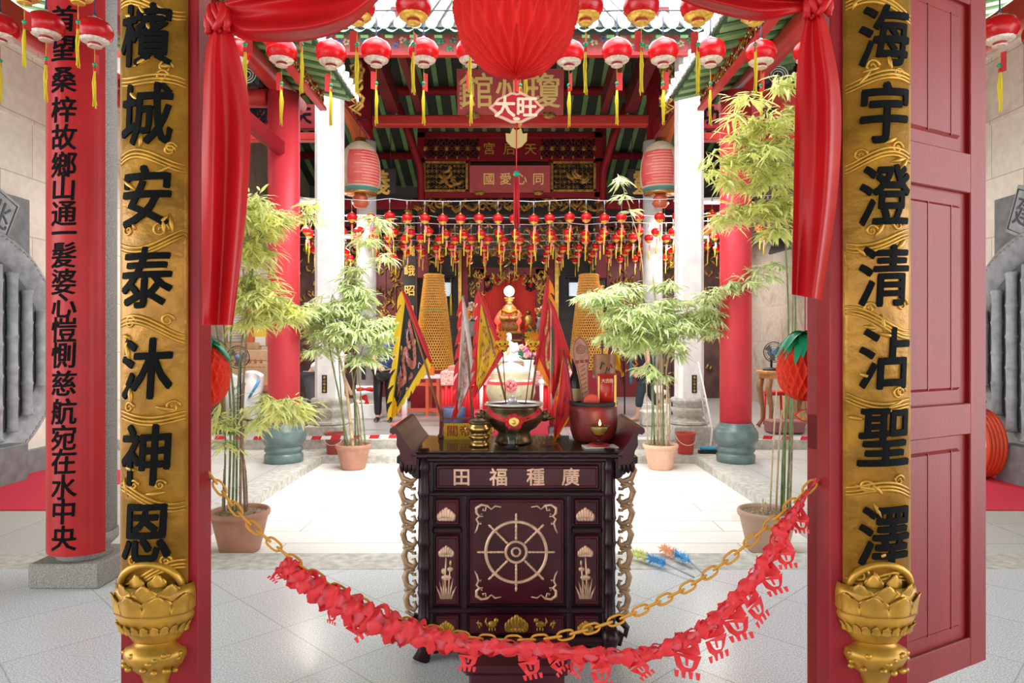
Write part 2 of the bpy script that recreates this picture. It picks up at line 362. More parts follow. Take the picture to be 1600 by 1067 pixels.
def tag(o, label, cat, group=None, kind=None):
    o['label'] = label; o['category'] = cat
    if group: o['group'] = group
    if kind: o['kind'] = kind
    return o
def thing(name, label, cat, loc=(0, 0, 0), group=None, kind='thing'):
    o = bpy.data.objects.new(name, None); COL.objects.link(o); o.location = loc; o.empty_display_size = 0.1
    return tag(o, label, cat, group, kind)
def struct(name, mb, mat, parent=None):
    o = mb.build(name, mat, parent)
    if parent is None: o['kind'] = 'structure'
    return o
def dup(root, loc, label, group=None, rz=None):
    r = root.copy(); COL.objects.link(r); r.location = loc; r['label'] = label
    if group: r['group'] = group
    if rz is not None: r.rotation_euler = (0, 0, rz)
    for ch in list(root.children):
        c = ch.copy(); COL.objects.link(c); c.parent = r
        for g in ch.children:
            e = g.copy(); COL.objects.link(e); e.parent = c
    return r
ORD = ['', 'first', 'second', 'third', 'fourth', 'fifth', 'sixth', 'seventh', 'eighth', 'ninth', 'tenth', 'eleventh', 'twelfth', 'thirteenth',
       'fourteenth', 'fifteenth', 'sixteenth', 'seventeenth', 'eighteenth', 'nineteenth', 'twentieth'] + ['twenty-' + w for w in 'first second third fourth fifth sixth seventh eighth ninth'.split()] + ['thirtieth'] + ['thirty-' + w for w in 'first second third fourth fifth sixth seventh eighth ninth'.split()]

# ------------------------------------------------------------ writing
GL = {}
def glyph(ch, cuts=0):
    """outline of a character as triangles, centred on its em square, height about 1; cuts slices it so it can wrap round a curve"""
    if (ch, cuts) in GL: return GL[(ch, cuts)]
    cu = bpy.data.curves.new('glyph', 'FONT'); cu.body = ch; cu.size = 1.0; cu.extrude = 0.02; cu.resolution_u = 2
    ob = bpy.data.objects.new('glyph', cu); COL.objects.link(ob)
    dg = bpy.context.evaluated_depsgraph_get(); me = ob.evaluated_get(dg).to_mesh()
    bm = bmesh.new(); bm.from_mesh(me)
    for i in range(cuts):
        g = bm.verts[:] + bm.edges[:] + bm.faces[:]
        bmesh.ops.bisect_plane(bm, geom=g, plane_co=((i + .5) / cuts, 0, 0), plane_no=(1, 0, 0))
    bm.verts.index_update()
    vs = [tuple(v.co) for v in bm.verts]; fs = [tuple(v.index for v in f.verts) for f in bm.faces]
    bm.free(); ob.evaluated_get(dg).to_mesh_clear(); bpy.data.objects.remove(ob); bpy.data.curves.remove(cu)
    if ch == '國' and not cuts:
        xs = [v[0] for v in vs]; ys = [v[1] for v in vs]
        GL['em'] = ((min(xs) + max(xs)) / 2, (min(ys) + max(ys)) / 2, max(ys) - min(ys))
    elif 'em' not in GL: glyph('國')
    cx, cy, h = GL['em']
    GL[(ch, cuts)] = ([((x - cx) / h, (y - cy) / h, z / h) for x, y, z in vs], fs)
    return GL[(ch, cuts)]
def write(mb, ch, fn, size, wt=0.02, sx=1.0, depth=0.1, mi=0, cuts=0, skew=0.0):
    """fn(u, v, w) places a point of the character: u to the right, v up (metres), w out of the surface; wt thickens the strokes"""
    vs, fs = glyph(ch, cuts)
    for k, (dx, dy) in enumerate(((0, 0), (1, 0.5), (-1, -0.5), (0.4, -1), (-0.4, 1)) if wt > 0.004 else ((0, 0),)):
        mb.add([fn((x + dx * wt + skew * y) * size * sx, (y + dy * wt + skew * .6 * x) * size, z * size * depth * 10 + k * 0.00012) for x, y, z in vs], fs, False, mi)
def flat(o, ux=(1, 0, 0), uy=(0, 0, 1)):
    o, ux, uy = Vector(o), Vector(ux).normalized(), Vector(uy).normalized(); n = ux.cross(uy)
    return lambda u, v, w: o + ux * u + uy * v + n * w
bank0 = lambda Y, py: CAMH - (py - 533.5) * Y / FPX
# ============================================================ the setting
XW = 5.9
def slab(name, x0, x1, y0, y1, z0, z1, mat, parent=None):
    return struct(name, MB().box(((x0 + x1) / 2, (y0 + y1) / 2, (z0 + z1) / 2), (x1 - x0, y1 - y0, z1 - z0)), mat, parent)
slab('floor', -9, 9, -5, 4.79, -0.25, 0.0, FLOORM)
slab('floor_courtyard', -2.64, 2.54, 5.15, 9.51, -0.30, -0.10, COURTM)
slab('floor_left', -XW, -2.94, 5.15, 10.13, -0.25, 0.0, SIDEM)
slab('floor_right', 2.84, XW, 5.15, 10.13, -0.25, 0.0, SIDEM)
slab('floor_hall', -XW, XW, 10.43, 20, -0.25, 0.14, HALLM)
slab('trim_1', -XW, XW, 4.79, 5.15, -0.25, 0.004, GRANP)
slab('trim_2', -2.94, -2.64, 5.15, 9.51, -0.25, 0.003, GRANP)
slab('trim_3', 2.54, 2.84, 5.15, 9.51, -0.25, 0.003, GRANP)
slab('trim_4', -2.94, 2.84, 9.51, 10.13, -0.25, 0.004, GRANP)
slab('trim_5', -XW, XW, 10.13, 10.43, -0.25, 0.143, GRANP)
slab('wall_left', -XW - 0.3, -XW, 3.6, 10.4, -0.2, 5.15, WALLM)
slab('wall_right', XW, XW + 0.3, 3.6, 10.4, -0.2, 5.15, WALLM)
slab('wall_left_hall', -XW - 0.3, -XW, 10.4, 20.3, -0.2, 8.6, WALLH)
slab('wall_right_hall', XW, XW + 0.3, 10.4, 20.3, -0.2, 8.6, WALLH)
slab('wall_back', -XW, XW, 19.9, 20.2, 0.14, 8.6, BACKM)
for sx, nm in ((-1, 'left'), (1, 'right')):       # ledge mouldings on the side walls
    m = MB().box((sx * (XW - 0.02), 7.0, 5.12), (0.10, 6.7, 0.05)).box((sx * (XW - 0.012), 7.0, 4.28), (0.024, 6.7, 0.05))
    struct('trim_wall_' + nm, m, WALLM)
# red carpets by the moon windows
for sx, nm in ((-1, 'left'), (1, 'right')):
    c = MB().box((sx * 5.15, 7.45, 0.006), (1.49, 2.0, 0.012)).build('carpet', CARPET)
    tag(c, 'red carpet runner below the round stone window by the %s side wall' % nm, 'carpet')

# hall roof: front slope, back slope, rafters, tiles
def slope_box(mb, y0, z0, y1, z1, x0, x1, t, mi=0):
    L = sqrt((y1 - y0) ** 2 + (z1 - z0) ** 2); ny, nz = -(z1 - z0) / L * t, (y1 - y0) / L * t
    vs = [(x, *q) for x in (x0, x1) for q in ((y0, z0), (y1, z1), (y1 + ny, z1 + nz), (y0 + ny, z0 + nz))]
    mb.add(vs, [(0, 1, 2, 3), (7, 6, 5, 4), (0, 4, 5, 1), (1, 5, 6, 2), (2, 6, 7, 3), (3, 7, 4, 0)], False, mi)
def slope_box_x(mb, x0, z0, x1, z1, y0, y1, t, mi=0):
    vs0 = MB(); slope_box(vs0, x0, z0, x1, z1, y0, y1, t)
    mb.add([(v[1], v[0], v[2]) for v in vs0.v], [f[::-1] for f in vs0.f], False, mi)
RG = (13.4, 8.35)
m = MB(); slope_box(m, 9.75, 5.98, RG[0], RG[1], -6.3, 6.3, 0.10); slope_box(m, RG[0], RG[1], 20.3, 6.0, -6.3, 6.3, 0.10)
roof = struct('roof', m, DECK)
m = MB(); k = -17
for i in range(-17, 18):
    x = i * 0.35; slope_box(m, RG[0], RG[1] - 0.05, 20.0, 6.06, x - 0.055, x + 0.055, 0.04)
    slope_box(m, 9.72, 5.92, RG[0], RG[1] - 0.06, x - 0.055, x + 0.055, 0.04)
m.build('rafters', GRAFT, roof)
m = MB()
for i in range(-27, 28):
    x = i * 0.226
    m.tube([(x, 9.62, 6.08), (x, RG[0], RG[1] + 0.16)], 0.075, 8)
    m.lathe([(0, -0.012), (0.082, -0.012), (0.088, 0), (0.07, 0.012), (0, 0.012)], (0, 0, 0), 12)
    n0 = len(m.v) - 60
    for j in range(n0, len(m.v)):
        a = m.v[j]; m.v[j] = (a[0] + x, 9.61 + a[2], 6.085 + a[1])
m.build('tile_ridges', ROOFT, roof)
m = MB()
for i in range(-27, 28):                           # green glazed drip tiles between the white ends
    x = i * 0.226 + 0.113
    m.grid(lambda a, b: (x - 0.113 + 0.226 * a, 9.60 + 0.5 * b, 6.06 - 0.07 * sin(pi * a) + 0.31 * b - 0.03), 6, 1, thick=(0, 0, -0.015))
m.build('drip_tiles', mk('green glazed drip tile', (0.20, 0.33, 0.26), 0.3, var=0.4, vscale=20), roof)
# painted fascia under the eave
m = MB().box((0, 10.03, 5.96), (11.6, 0.05, 0.30), bev=0.01); fas = struct('trim_6', m, FASC)
m = MB().box((0, 10.0, 5.80), (11.6, 0.10, 0.05)).box((0, 10.0, 6.12), (11.6, 0.09, 0.03)); m.build('moulding', REDB, fas)
rnd = random.Random(3)
ml, mf, mp_ = MB(), MB(), MB()
for i in range(60):
    x = -2.9 + i * 0.098 + rnd.uniform(-.03, .03); z = 5.96 + rnd.uniform(-.09, .09); t = (ml, mf, mp_)[rnd.choice((0, 0, 1, 2))]
    for q in range(5):
        A = q * 2 * pi / 5 + rnd.random(); t.ball((x + .035 * cos(A), 10.0, z + .035 * sin(A)), (.028, .008, .02), 6, 4)
ml.build('painted_leaves', PAINTG, fas); mf.build('painted_flowers', mk('painted cream', (0.8, 0.68, 0.45), 0.5), fas); mp_.build('painted_birds', PAINTB, fas)

# side roofs with their rafters, eave boards and beams
for sx, nm in ((-1, 'left'), (1, 'right')):
    def X(x): return sx * x
    m = MB()
    vs = [(X(x), y, z) for y in (4.55, 9.45) for x, z in ((6.2, 5.83), (2.2, 4.96), (2.2, 5.03), (6.2, 5.93))]
    m.add(vs, [(0, 1, 2, 3), (7, 6, 5, 4), (0, 4, 5, 1), (1, 5, 6, 2), (2, 6, 7, 3), (3, 7, 4, 0)])
    rf = struct('roof_' + nm, m, DECKG)
    m = MB()
    for i in range(19):
        y = 4.62 + i * 0.262
        vs = [(X(x), yy, z) for yy in (y, y + 0.13) for x, z in ((6.15, 5.79), (2.24, 4.925), (2.24, 4.965), (6.15, 5.83))]
        m.add(vs, [(0, 1, 2, 3), (7, 6, 5, 4), (0, 4, 5, 1), (1, 5, 6, 2), (2, 6, 7, 3), (3, 7, 4, 0)])
    m.build('rafters', mk('pale green rafter', (0.22, 0.42, 0.17), 0.5, var=0.2, vscale=3), rf)
    m = MB()
    for i in range(22):
        y = 4.6 + i * 0.226
        m.tube([(X(2.14), y, 5.04), (X(6.2), y, 5.95)], 0.07, 8)
    m.build('tile_ridges', ROOFT, rf)
    m = MB()
    for i in range(22):
        y = 4.713 + i * 0.226
        m.box((X(2.15), y, 4.985), (0.02, 0.15, 0.085))
    m.build('drip_tiles', WHITEC, rf)
    # carved eave board over the kerb
    m = MB().box((X(2.62), 6.98, 4.93), (0.05, 4.86, 0.23)); eb = struct('trim_eave_' + nm, m, RED)
    m = MB().box((X(2.60), 6.98, 4.80), (0.09, 4.86, 0.045)).box((X(2.60), 6.98, 5.04), (0.07, 4.86, 0.03)); m.build('moulding', REDB, eb)
    m = MB(); rn = random.Random(5)
    for i in range(95):
        y = 4.65 + i * 0.05; z0 = 4.93 + rn.uniform(-.05, .05)
        m.tube([(X(2.585), y + .04 * sin(q) * rn.uniform(.5, 1), z0 + (q - 2) * .02) for q in range(5)], 0.008, 5)
    m.build('carving', GOLDR, eb)
    m = MB(); rn = random.Random(9)
    for i in range(60):
        y = 4.7 + i * 0.079
        m.ball((X(2.585), y, 4.93 + rn.uniform(-.06, .06)), (.01, .02, .014), 6, 4)
    m.build('painted_leaves', mk('painted pale blossom', (0.72, 0.72, 0.66), 0.5), eb)
    # beams: over the columns, wall plate, purlin
    struct('beam_column_' + nm, MB().tube([(X(3.1), 4.6, 5.0), (X(3.1), 9.9, 5.0)], 0.125, 16), REDB)
    struct('beam_wall_' + nm, MB().box((X(5.80), 6.9, 5.33), (0.22, 6.6, 0.32), bev=0.02), REDB)
    struct('beam_purlin_' + nm, MB().tube([(X(4.45), 4.5, 5.24), (X(4.45), 10.2, 5.24)], 0.14, 14), REDB)
    # tie beam between the granite pillar and the red column
    struct('beam_tie_' + nm, MB().box((X(3.03), 6.9, 4.13), (0.13, 4.1, 0.20), bev=0.03), RED)
    # cross beam from the red column to the wall with struts and a painted bracket
    cb = struct('beam_cross_' + nm, MB().tube([(X(3.26), 9.1, 4.84), (X(5.9), 9.1, 4.84)], 0.12, 16), REDB)
    m = MB()
    for x in (3.85, 5.1): m.lathe([(0.08, 0), (0.13, .04), (0.14, .10), (0.10, .16), (0.09, .42)], (X(x), 9.1, 4.94), 14)
    m.build('strut', RED, cb)
    br = MB()
    for q in range(5): br.box((X(3.34 + q * .08), 9.02, 5.09 - abs(q - 2) * 0.015), (0.07, 0.16, 0.22 - abs(q - 2) * .03), bev=.01)
    br.build('bracket', mk('blue black bracket paint', (0.05, 0.06, 0.09), 0.5), cb)
    b2 = MB()
    for q in range(3): b2.tube([(X(3.32 + .13 * cos(A) * (1 - q * .25) + .16), 8.93, 5.09 + .11 * sin(A) * (1 - q * .28)) for A in [j * pi / 7 for j in range(15)]], 0.008, 5, closed=False)
    b2.build('bracket_lines', WHITEC, cb)
    # lintel with an inscription between wall and white column, and the beam under it
    li = struct('beam_lintel_' + nm, MB().box((X(4.36), 10.42, 5.02), (2.9, 0.10, 0.38), bev=0.012), RED)
    m = MB()
    for (ch, px) in ((('感', 400), ('應', 425), ('天', 473)) if sx < 0 else (('功', 1110), ('德', 1205))):
        q = P(px, 180, 10.36); write(m, ch, flat(q), 0.24, 0.03)
    m.build('inscription', INK, li)
    struct('beam_lower_' + nm, MB().box((X(4.36), 10.45, 4.72), (2.9, 0.16, 0.12), bev=0.015), REDB)

# ------------------------------------------------------------ pillars
def octa_base(t, x, y, z, mat):
    def oc(r): return [(r, 0)]
    m = MB()
    m.box((x, y, z + 0.10), (0.60, 0.60, 0.20), bev=0.012)
    prof = [(0.27, .20), (0.30, .22), (0.30, .25), (0.22, .28), (0.19, .31), (0.25, .37), (0.285, .42), (0.285, .45), (0.22, .47), (0.22, .50), (0.27, .54), (0.285, .57), (0.27, .60), (0.21, .62)]
    m.lathe(prof, (x, y, z), 8, a0=pi / 8, a1=2 * pi + pi / 8, smooth=False)
    m.build('base', mat, t)
for x, sd_ in ((-2.78, 'left'), (2.70, 'right')):
    t = thing('stone_pillar', 'tall whitewashed octagonal stone pillar at the hall front, %s of the altar axis' % sd_, 'pillar', (x, 10.42, 0.14))
    m = MB(); c = 0.055; h = 0.19
    oct_ = [(-h, -h + c), (-h + c, -h), (h - c, -h), (h, -h + c), (h, h - c), (h - c, h), (-h + c, h), (-h, h - c)]
    m.prism(oct_, (x, 10.42, 0.74), (1, 0, 0), (0, 1, 0), (0, 0, 5.2)); m.build('shaft', WHITEC, t)
    octa_base(t, x, 10.42, 0.14, GRANP)
    px = 507 if x < 0 else 1085; q = P(px, 600, 10.222)
    pl = MB().box((q.x, 10.224, q.z), (0.075, 0.016, 0.27), bev=.004).build('name_plate', BLACK, t)
    m = MB()
    for i in range(5): write(m, '善心信士敬'[i], flat((q.x, 10.214, q.z + 0.1 - i * 0.05)), 0.036, 0.0)
    m.build('plate_writing', GOLDP, pl)
for x, sd_ in ((-2.79, 'left'), (2.70, 'right')):
    t = thing('stone_pillar', 'round pale stone pillar inside the hall behind the %s white pillar' % sd_, 'pillar', (x, 13.1, 0.14))
    m = MB().lathe([(0.185, 0.74), (0.185, 5.42)], (x, 13.1, 0.0), 24); m.build('shaft', mk('pale grey pillar stone', (0.62, 0.62, 0.62), 0.7, var=0.12, vscale=6), t)
    m = MB().box((x, 13.1, 0.28), (0.52, 0.52, 0.28), bev=.01).lathe([(0.22, .42), (0.25, .47), (0.2, .52), (0.2, .56), (0.26, .61), (0.27, .65), (0.2, .69), (0.2, .76)], (x, 13.1, 0), 20); m.build('base', WHITEC, t)
    m = MB().box((x, 13.1, 6.5), (0.2, 0.2, 2.2)); m.build('timber_post', RED, t)
    if x < 0:
        q = P(568, 583, 12.90); MB().box((q.x, 12.905, q.z), (0.075, 0.02, 0.25)).build('name_plate', BLACK, t)
for x, sd_ in ((-3.04, 'left'), (2.98, 'right')):
    t = thing('red_pillar', 'round bright red pillar on a bulbous grey green stone base, %s of the courtyard' % sd_, 'pillar', (x, 9.1, 0))
    MB().lathe([(0.205, 0.52), (0.205, 4.9)], (x, 9.1, 0), 32).build('shaft', REDP, t)
    prof = [(0.24, 0), (0.25, .01), (0.25, .10), (0.235, .115), (0.225, .13), (0.245, .15), (0.25, .175), (0.235, .20), (0.225, .215), (0.25, .235), (0.283, .29), (0.29, .34), (0.285, .40), (0.255, .455), (0.235, .47), (0.235, .495), (0.215, .50), (0.215, .525), (0.2, .525)]
    b = MB().lathe(prof, (x, 9.1, 0), 40).build('base', GREENST, t)
# granite pillar with the curved red couplet board, front left
gx, gy = -2.90, 4.64
t = thing('granite_pillar', 'round speckled granite pillar behind the curved red couplet board', 'pillar', (gx, gy, 0))
MB().lathe([(0.19, 0.30), (0.19, 4.44)], (gx, gy, 0), 28).build('shaft', GRAN, t)
MB().box((gx, gy, 0.08), (0.46, 0.46, 0.16), bev=.01).lathe([(0.17, .16), (0.15, .18), (0.15, .21), (0.20, .26), (0.2, .32)], (gx, gy, 0), 24).build('base', GRAN, t)
RB = 0.222
t = thing('couplet_board', 'tall curved red board with a column of black characters on the granite pillar', 'sign', (gx, gy, 0.2))
m = MB(); a0, a1 = radians(-200), radians(-27); n = 28
def arc(r, z): return [(gx + r * cos(a0 + (a1 - a0) * i / n), gy + r * sin(a0 + (a1 - a0) * i / n), z) for i in range(n + 1)]
V = arc(RB, .205) + arc(RB, 4.4) + arc(RB - .024, .205) + arc(RB - .024, 4.4); k = n + 1; F = []
for i in range(n):
    F += [(i, i + 1, k + i + 1, k + i), (2 * k + i + 1, 2 * k + i, 3 * k + i, 3 * k + i + 1), (i + 1, i, 2 * k + i, 2 * k + i + 1), (k + i, k + i + 1, 3 * k + i + 1, 3 * k + i)]
F += [(0, k, 3 * k, 2 * k), (n, 2 * k + n, 3 * k + n, k + n)]
m.add(V, F, False); m.build('board', BOARDRED, t)
m = MB()
def on_col(zc):
    def f(u, v, w):
        A = -pi / 2 - 0.03 + u / RB; r = RB + 0.002 + w
        return (gx + r * cos(A), gy + r * sin(A), zc + v)
    return f
for ch, py in zip('首望桑梓故鄉山通一髮婆心愷惻慈航宛在水中央', (30, 76, 125, 172, 215, 258, 294, 334, 365, 399, 441, 478, 516, 556, 600, 644, 685, 722, 762, 800, 842)):
    z = CAMH - (py - 533.5) * 4.42 / FPX; write(m, ch, on_col(z), 0.155, 0.016, depth=.05, cuts=9, skew=.05)
m.build('inscription', INK, t)

# ------------------------------------------------------------ doorway: posts, lintel, open leaf
YD = 2.27
for x0, x1, nm in ((-1.302, -1.0426, 'left'), (1.057, 1.318, 'right')):
    dp = struct('door_post_' + nm, MB().box(((x0 + x1) / 2, YD + .05, 1.6), (x1 - x0, 0.10, 3.2), bev=.004), RED)
    dp['kind'] = 'structure'
struct('trim_lintel', MB().box((0, YD + .05, 3.05), (2.36, 0.12, 0.3), bev=.01), RED)
m = MB(); LH = 1.05; lh0 = 0.25; lh1 = 3.05
hinge = Vector((1.07, 2.42, 0)); ang = atan2(0.5, 0.926); M3 = Matrix.Rotation(ang, 3, 'Z')
def leafbox(mb, x0, x1, z0, z1, y0=-.03, y1=.03, bev=0.0):
    b = MB().box(((x0 + x1) / 2, (y0 + y1) / 2, (z0 + z1) / 2), (x1 - x0, y1 - y0, z1 - z0), bev=bev)
    mb.add([M3 @ Vector(v) + hinge for v in b.v], b.f)
panels = [(2.38, 3.0), (1.345, 2.215), (0.37, 1.215)]
for z0, z1 in ((lh0, .37), (1.215, 1.345), (2.215, 2.38), (3.0, lh1)): leafbox(m, 0, LH, z0, z1, bev=.004)
for x0, x1 in ((0, .11), (.93, LH)): leafbox(m, x0, x1, lh0, lh1, -.031, .031, bev=.004)
dl = struct('door_1', m, DOORRED)
for z0, z1 in panels:
    b = MB(); leafbox(b, .11, .93, z0, z1, -.012, .012); leafbox(b, .16, .88, z0 + .055, z1 - .055, -.024, .024, bev=.012)
    for q in (.30, .47, .64, .80): leafbox(b, q, q + .006, z0 + .06, z1 - .06, -.026, -.02)
    b.build('panel', DOORRED, dl)

# ------------------------------------------------------------ moon windows
def moon(sx, nm, ch, lab):
    xf = sx * XW; inn = -sx
    t = thing('moon_window', lab, 'window', (xf, 7.42, 0.2)); yc, zc, R = 7.42, 1.52, 1.36
    m = MB()   # slab around
    m.box((xf + inn * .03, yc - .25, 2.45), (0.06, 2.2, 1.72), bev=.004)
    m.build('slab', GREYST, t); m = MB()
    m.box((xf + inn * .05, yc + .25, 0.14), (0.10, 2.1, 0.28)); m.box((xf + inn * .16, yc - .2, 0.215), (0.30, 1.36, 0.43), bev=.01)
    m.build('sill_block', GREYST, t)
    m = MB()
    def ring(prof, mb, n=72):
        vs = []; k = len(prof)
        for i in range(n):
            A = 2 * pi * i / n
            for (r, d) in prof: vs.append((xf + inn * d, yc + r * cos(A), zc + r * sin(A)))
        fs = []
        for i in range(n):
            i2 = (i + 1) % n
            for j in range(k):
                j2 = (j + 1) % k; fs.append((i * k + j, i * k + j2, i2 * k + j2, i2 * k + j) if sx < 0 else (i * k + j2, i * k + j, i2 * k + j, i2 * k + j2))
        mb.add(vs, fs, True)
    ring([(R, .0), (R, .11), (R - .03, .13), (R - .09, .13), (R - .12, .11), (R - .30, .065), (R - .30, .0)], m); m.build('ring', GREYSL, t)
    m = MB(); rn = random.Random(4)
    for i in range(110):
        A = 2 * pi * i / 110; rr = R - .06 + rn.uniform(-.008, .008)
        m.tube([(xf + inn * .128, yc + (rr + .018 * cos(q * 2.1)) * cos(A + .012 * q), zc + (rr + .018 * sin(q * 2.1)) * sin(A + .012 * q)) for q in range(4)], .007, 5)
    m.build('carving', GREYST, t)
    MB().lathe([(0, 0), (R - .28, 0), (R - .28, .01), (0, .01)], (0, 0, 0), 48)
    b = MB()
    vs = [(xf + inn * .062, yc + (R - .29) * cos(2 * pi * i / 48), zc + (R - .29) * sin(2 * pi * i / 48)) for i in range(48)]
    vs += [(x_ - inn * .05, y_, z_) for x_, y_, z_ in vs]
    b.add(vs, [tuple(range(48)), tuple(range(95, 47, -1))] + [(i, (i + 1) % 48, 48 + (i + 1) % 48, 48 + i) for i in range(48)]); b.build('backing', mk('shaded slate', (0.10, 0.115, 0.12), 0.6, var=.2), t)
    for i in range(9):
        dy = -0.96 + i * 0.24; hh = sqrt(max(0.02, (R - .30) ** 2 - dy * dy)) + .02
        ps = []; rs = []
        q = -hh
        while q < hh:
            for d, r in ((0, .058), (.02, .068), (.05, .056), (.2, .054), (.34, .058)):
                if q + d < hh: ps.append((xf + inn * .12, yc + dy, zc + q + d)); rs.append(r)
            q += .36
        MB().tube(ps, rs, 12).build('bamboo_bar', GREYSL, t)
    # little stone plaque shaped like an open scroll
    dy = .12
    sc = MB(); o = (xf + inn * .065, yc + dy * 0 + .30, 3.05); A = radians(14) * (-sx)
    uy = Vector((0, sin(A) * (1 if sx < 0 else 1), cos(A))); ux = Vector((0, cos(A), -sin(A))) * (1 if sx < 0 else -1) * (1 if sx < 0 else 1)
    ux = Vector((0, 1, 0)) if sx < 0 else Vector((0, -1, 0)); rot = Matrix.Rotation(radians(-24) * (1 if sx < 0 else -1), 3, 'X'); ux = rot @ ux; uy = rot @ Vector((0, 0, 1))
    sc.prism([(-.22, -.27), (.22, -.27), (.24, .27), (-.24, .27)], o, ux, uy, (inn * .035, 0, 0)); sp = sc.build('plaque', GREYSL, t)
    m = MB(); m.tube([Vector(o) + Vector((inn * .038, 0, 0)) + ux * a + uy * b_ for a, b_ in ((-.19, -.23), (.19, -.23), (.205, .23), (-.205, .23))], .009, 6, closed=True)
    write(m, ch, flat(Vector(o) + Vector((inn * .038, 0, 0)), ux, uy), 0.30, 0.0); m.build('plaque_writing', mk('slate ink', (0.07, 0.08, 0.085), 0.6), sp)
moon(-1, 'left', '兆', 'round grey stone window with bamboo shaped bars in the left side wall')
moon(1, 'right', '建', 'round grey stone window with bamboo shaped bars in the right side wall')

# ------------------------------------------------------------ hall timbers
struct('beam_hall_front', MB().box((-0.03, 13.1, 5.82), (5.3, 0.22, 0.20), bev=.03), REDB)
struct('beam_purlin_hall', MB().tube([(-5.8, 15.7, 7.36), (5.8, 15.7, 7.36)], .10, 12), RED)
struct('beam_purlin_hall_rear', MB().tube([(-5.8, 18.2, 6.55), (5.8, 18.2, 6.55)], .10, 12), RED)
struct('beam_purlin_hall_mid', MB().tube([(-5.8, 14.5, 7.74), (5.8, 14.5, 7.74)], .10, 12), RED)
for sx, nm in ((-1, 'left'), (1, 'right')):
    m = MB()
    for (xx, w) in ((2.25, .2), (1.75, .12)):
        vs = [(sx * xx + a, y, z) for a in (-w / 2, w / 2) for y, z in ((10.2, 6.15), (13.0, 5.95), (13.0, 6.3), (10.2, 6.60))]
        m.add(vs, [(0, 1, 2, 3), (7, 6, 5, 4), (0, 4, 5, 1), (1, 5, 6, 2), (2, 6, 7, 3), (3, 7, 4, 0)])
    struct('beam_truss_' + nm, m, REDD)
    m = MB().box((sx * 2.74, 11.77, 5.55), (.16, 2.2, .3), bev=.02); tb = struct('beam_tie_hall_' + nm, m, RED)
    MB().tube([(sx * 2.74, 11.75, 5.42), (sx * 2.50, 11.75, 5.42)], .014, 8).build('hook_arm', DARK, tb)
    m = MB()   # curved bracket under the tie beam, its orange light put into the colour
    pl_ = [(10.7, 5.4), (12.6, 5.4), (12.6, 5.05), (12.1, 5.0), (11.7, 5.2), (11.2, 5.28)]
    m.prism(pl_, (sx * 2.70, 0, 0), (0, 1, 0), (0, 0, 1), (sx * .08, 0, 0)); m.build('bracket', mk('orange lit bracket', (0.62, 0.16, 0.05), 0.5), tb)
    m = MB(); rn = random.Random(8)   # gilded phoenix carving beside the white pillar top
    for i in range(26):
        z = 5.15 + i * .028; m.tube([(sx * (2.42 + rn.uniform(-.10, .10)), 10.7, z), (sx * (2.42 + rn.uniform(-.12, .12)), 10.62, z + .09), (sx * (2.42 + rn.uniform(-.1, .1)), 10.68, z + .2)], [.02, .026, .008], 6)
    m.build('carving', GOLDD, tb)
    m = MB().box((sx * 2.10, 16.15, 5.0), (.24, .2, 3.8)); pf = struct('beam_post_' + nm, m, REDD)
    m = MB()   # curved brace with a line of gold marks
    m.tube([(sx * 2.55, 15.2, 6.9), (sx * 2.3, 15.5, 6.2), (sx * 2.13, 15.9, 5.6), (sx * 2.12, 16.0, 4.9)], [.08, .09, .09, .07], 8); m.build('brace', RED, pf)
    struct('beam_side_hall_' + nm, MB().box((sx * 3.95, 16.1, 4.83), (3.5, .16, .22), bev=.02), RED)

# lattice frame over the inner hall
t = thing('lattice_screen', 'red overhead screen with pierced lattices, gilded carvings and three gold characters', 'screen', (0, 16.1, 5.0))
YS = 16.0
def rect(mb, x0, y0, x1, y1, Y, d=.06, bev=0.0):
    a, b = P(x0, y1, Y), P(x1, y0, Y); mb.box(((a.x + b.x) / 2, Y + d / 2, (a.z + b.z) / 2), (b.x - a.x, d, b.z - a.z), bev=bev)
m = MB(); rect(m, 652, 205, 942, 216, YS, .12, .02); rect(m, 652, 247, 942, 252, YS, .1); rect(m, 652, 299, 942, 309, YS, .12, .02)
rect(m, 652, 205, 664, 308, YS, .1); rect(m, 929, 205, 942, 308, YS, .1); rect(m, 748, 216, 846, 248, YS + .02, .05); rect(m, 731, 250, 735, 300, YS, .08); rect(m, 857, 250, 861, 300, YS, .08)
m.build('frame', RED, t)
for x0, x1 in ((664, 748), (846, 929)):
    m = MB()
    for i in range(5):
        for j in range(2):
            cx = x0 + (x1 - x0) * (i + .5) / 5; cy = 216 + 15.5 * (j + .5); q = P(cx, cy, YS + .03)
            m.tube([q + Vector((.10 * cos(A), 0, .10 * sin(A))) for A in [k_ * pi / 8 for k_ in range(16)]], .016, 5, closed=True)
            for A in (pi / 4, 3 * pi / 4): m.tube([q + Vector((.17 * cos(A), 0, .17 * sin(A))), q + Vector((-.17 * cos(A), 0, -.17 * sin(A)))], .013, 5)
    m.build('lattice', REDD, t)
    m = MB()
    for i in range(6):
        q = P(x0 + (x1 - x0) * i / 5, 231.5, YS - .01)
        m.ball(q, (.07, .02, .07), 4, 3); m.ball(P(x0 + (x1 - x0) * i / 5, 246, YS - .01), (.03, .02, .05), 4, 3)
    m.build('lattice_bosses', GOLDD, t)
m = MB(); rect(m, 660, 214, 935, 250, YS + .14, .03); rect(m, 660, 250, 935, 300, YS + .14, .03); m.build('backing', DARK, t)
rn = random.Random(12)
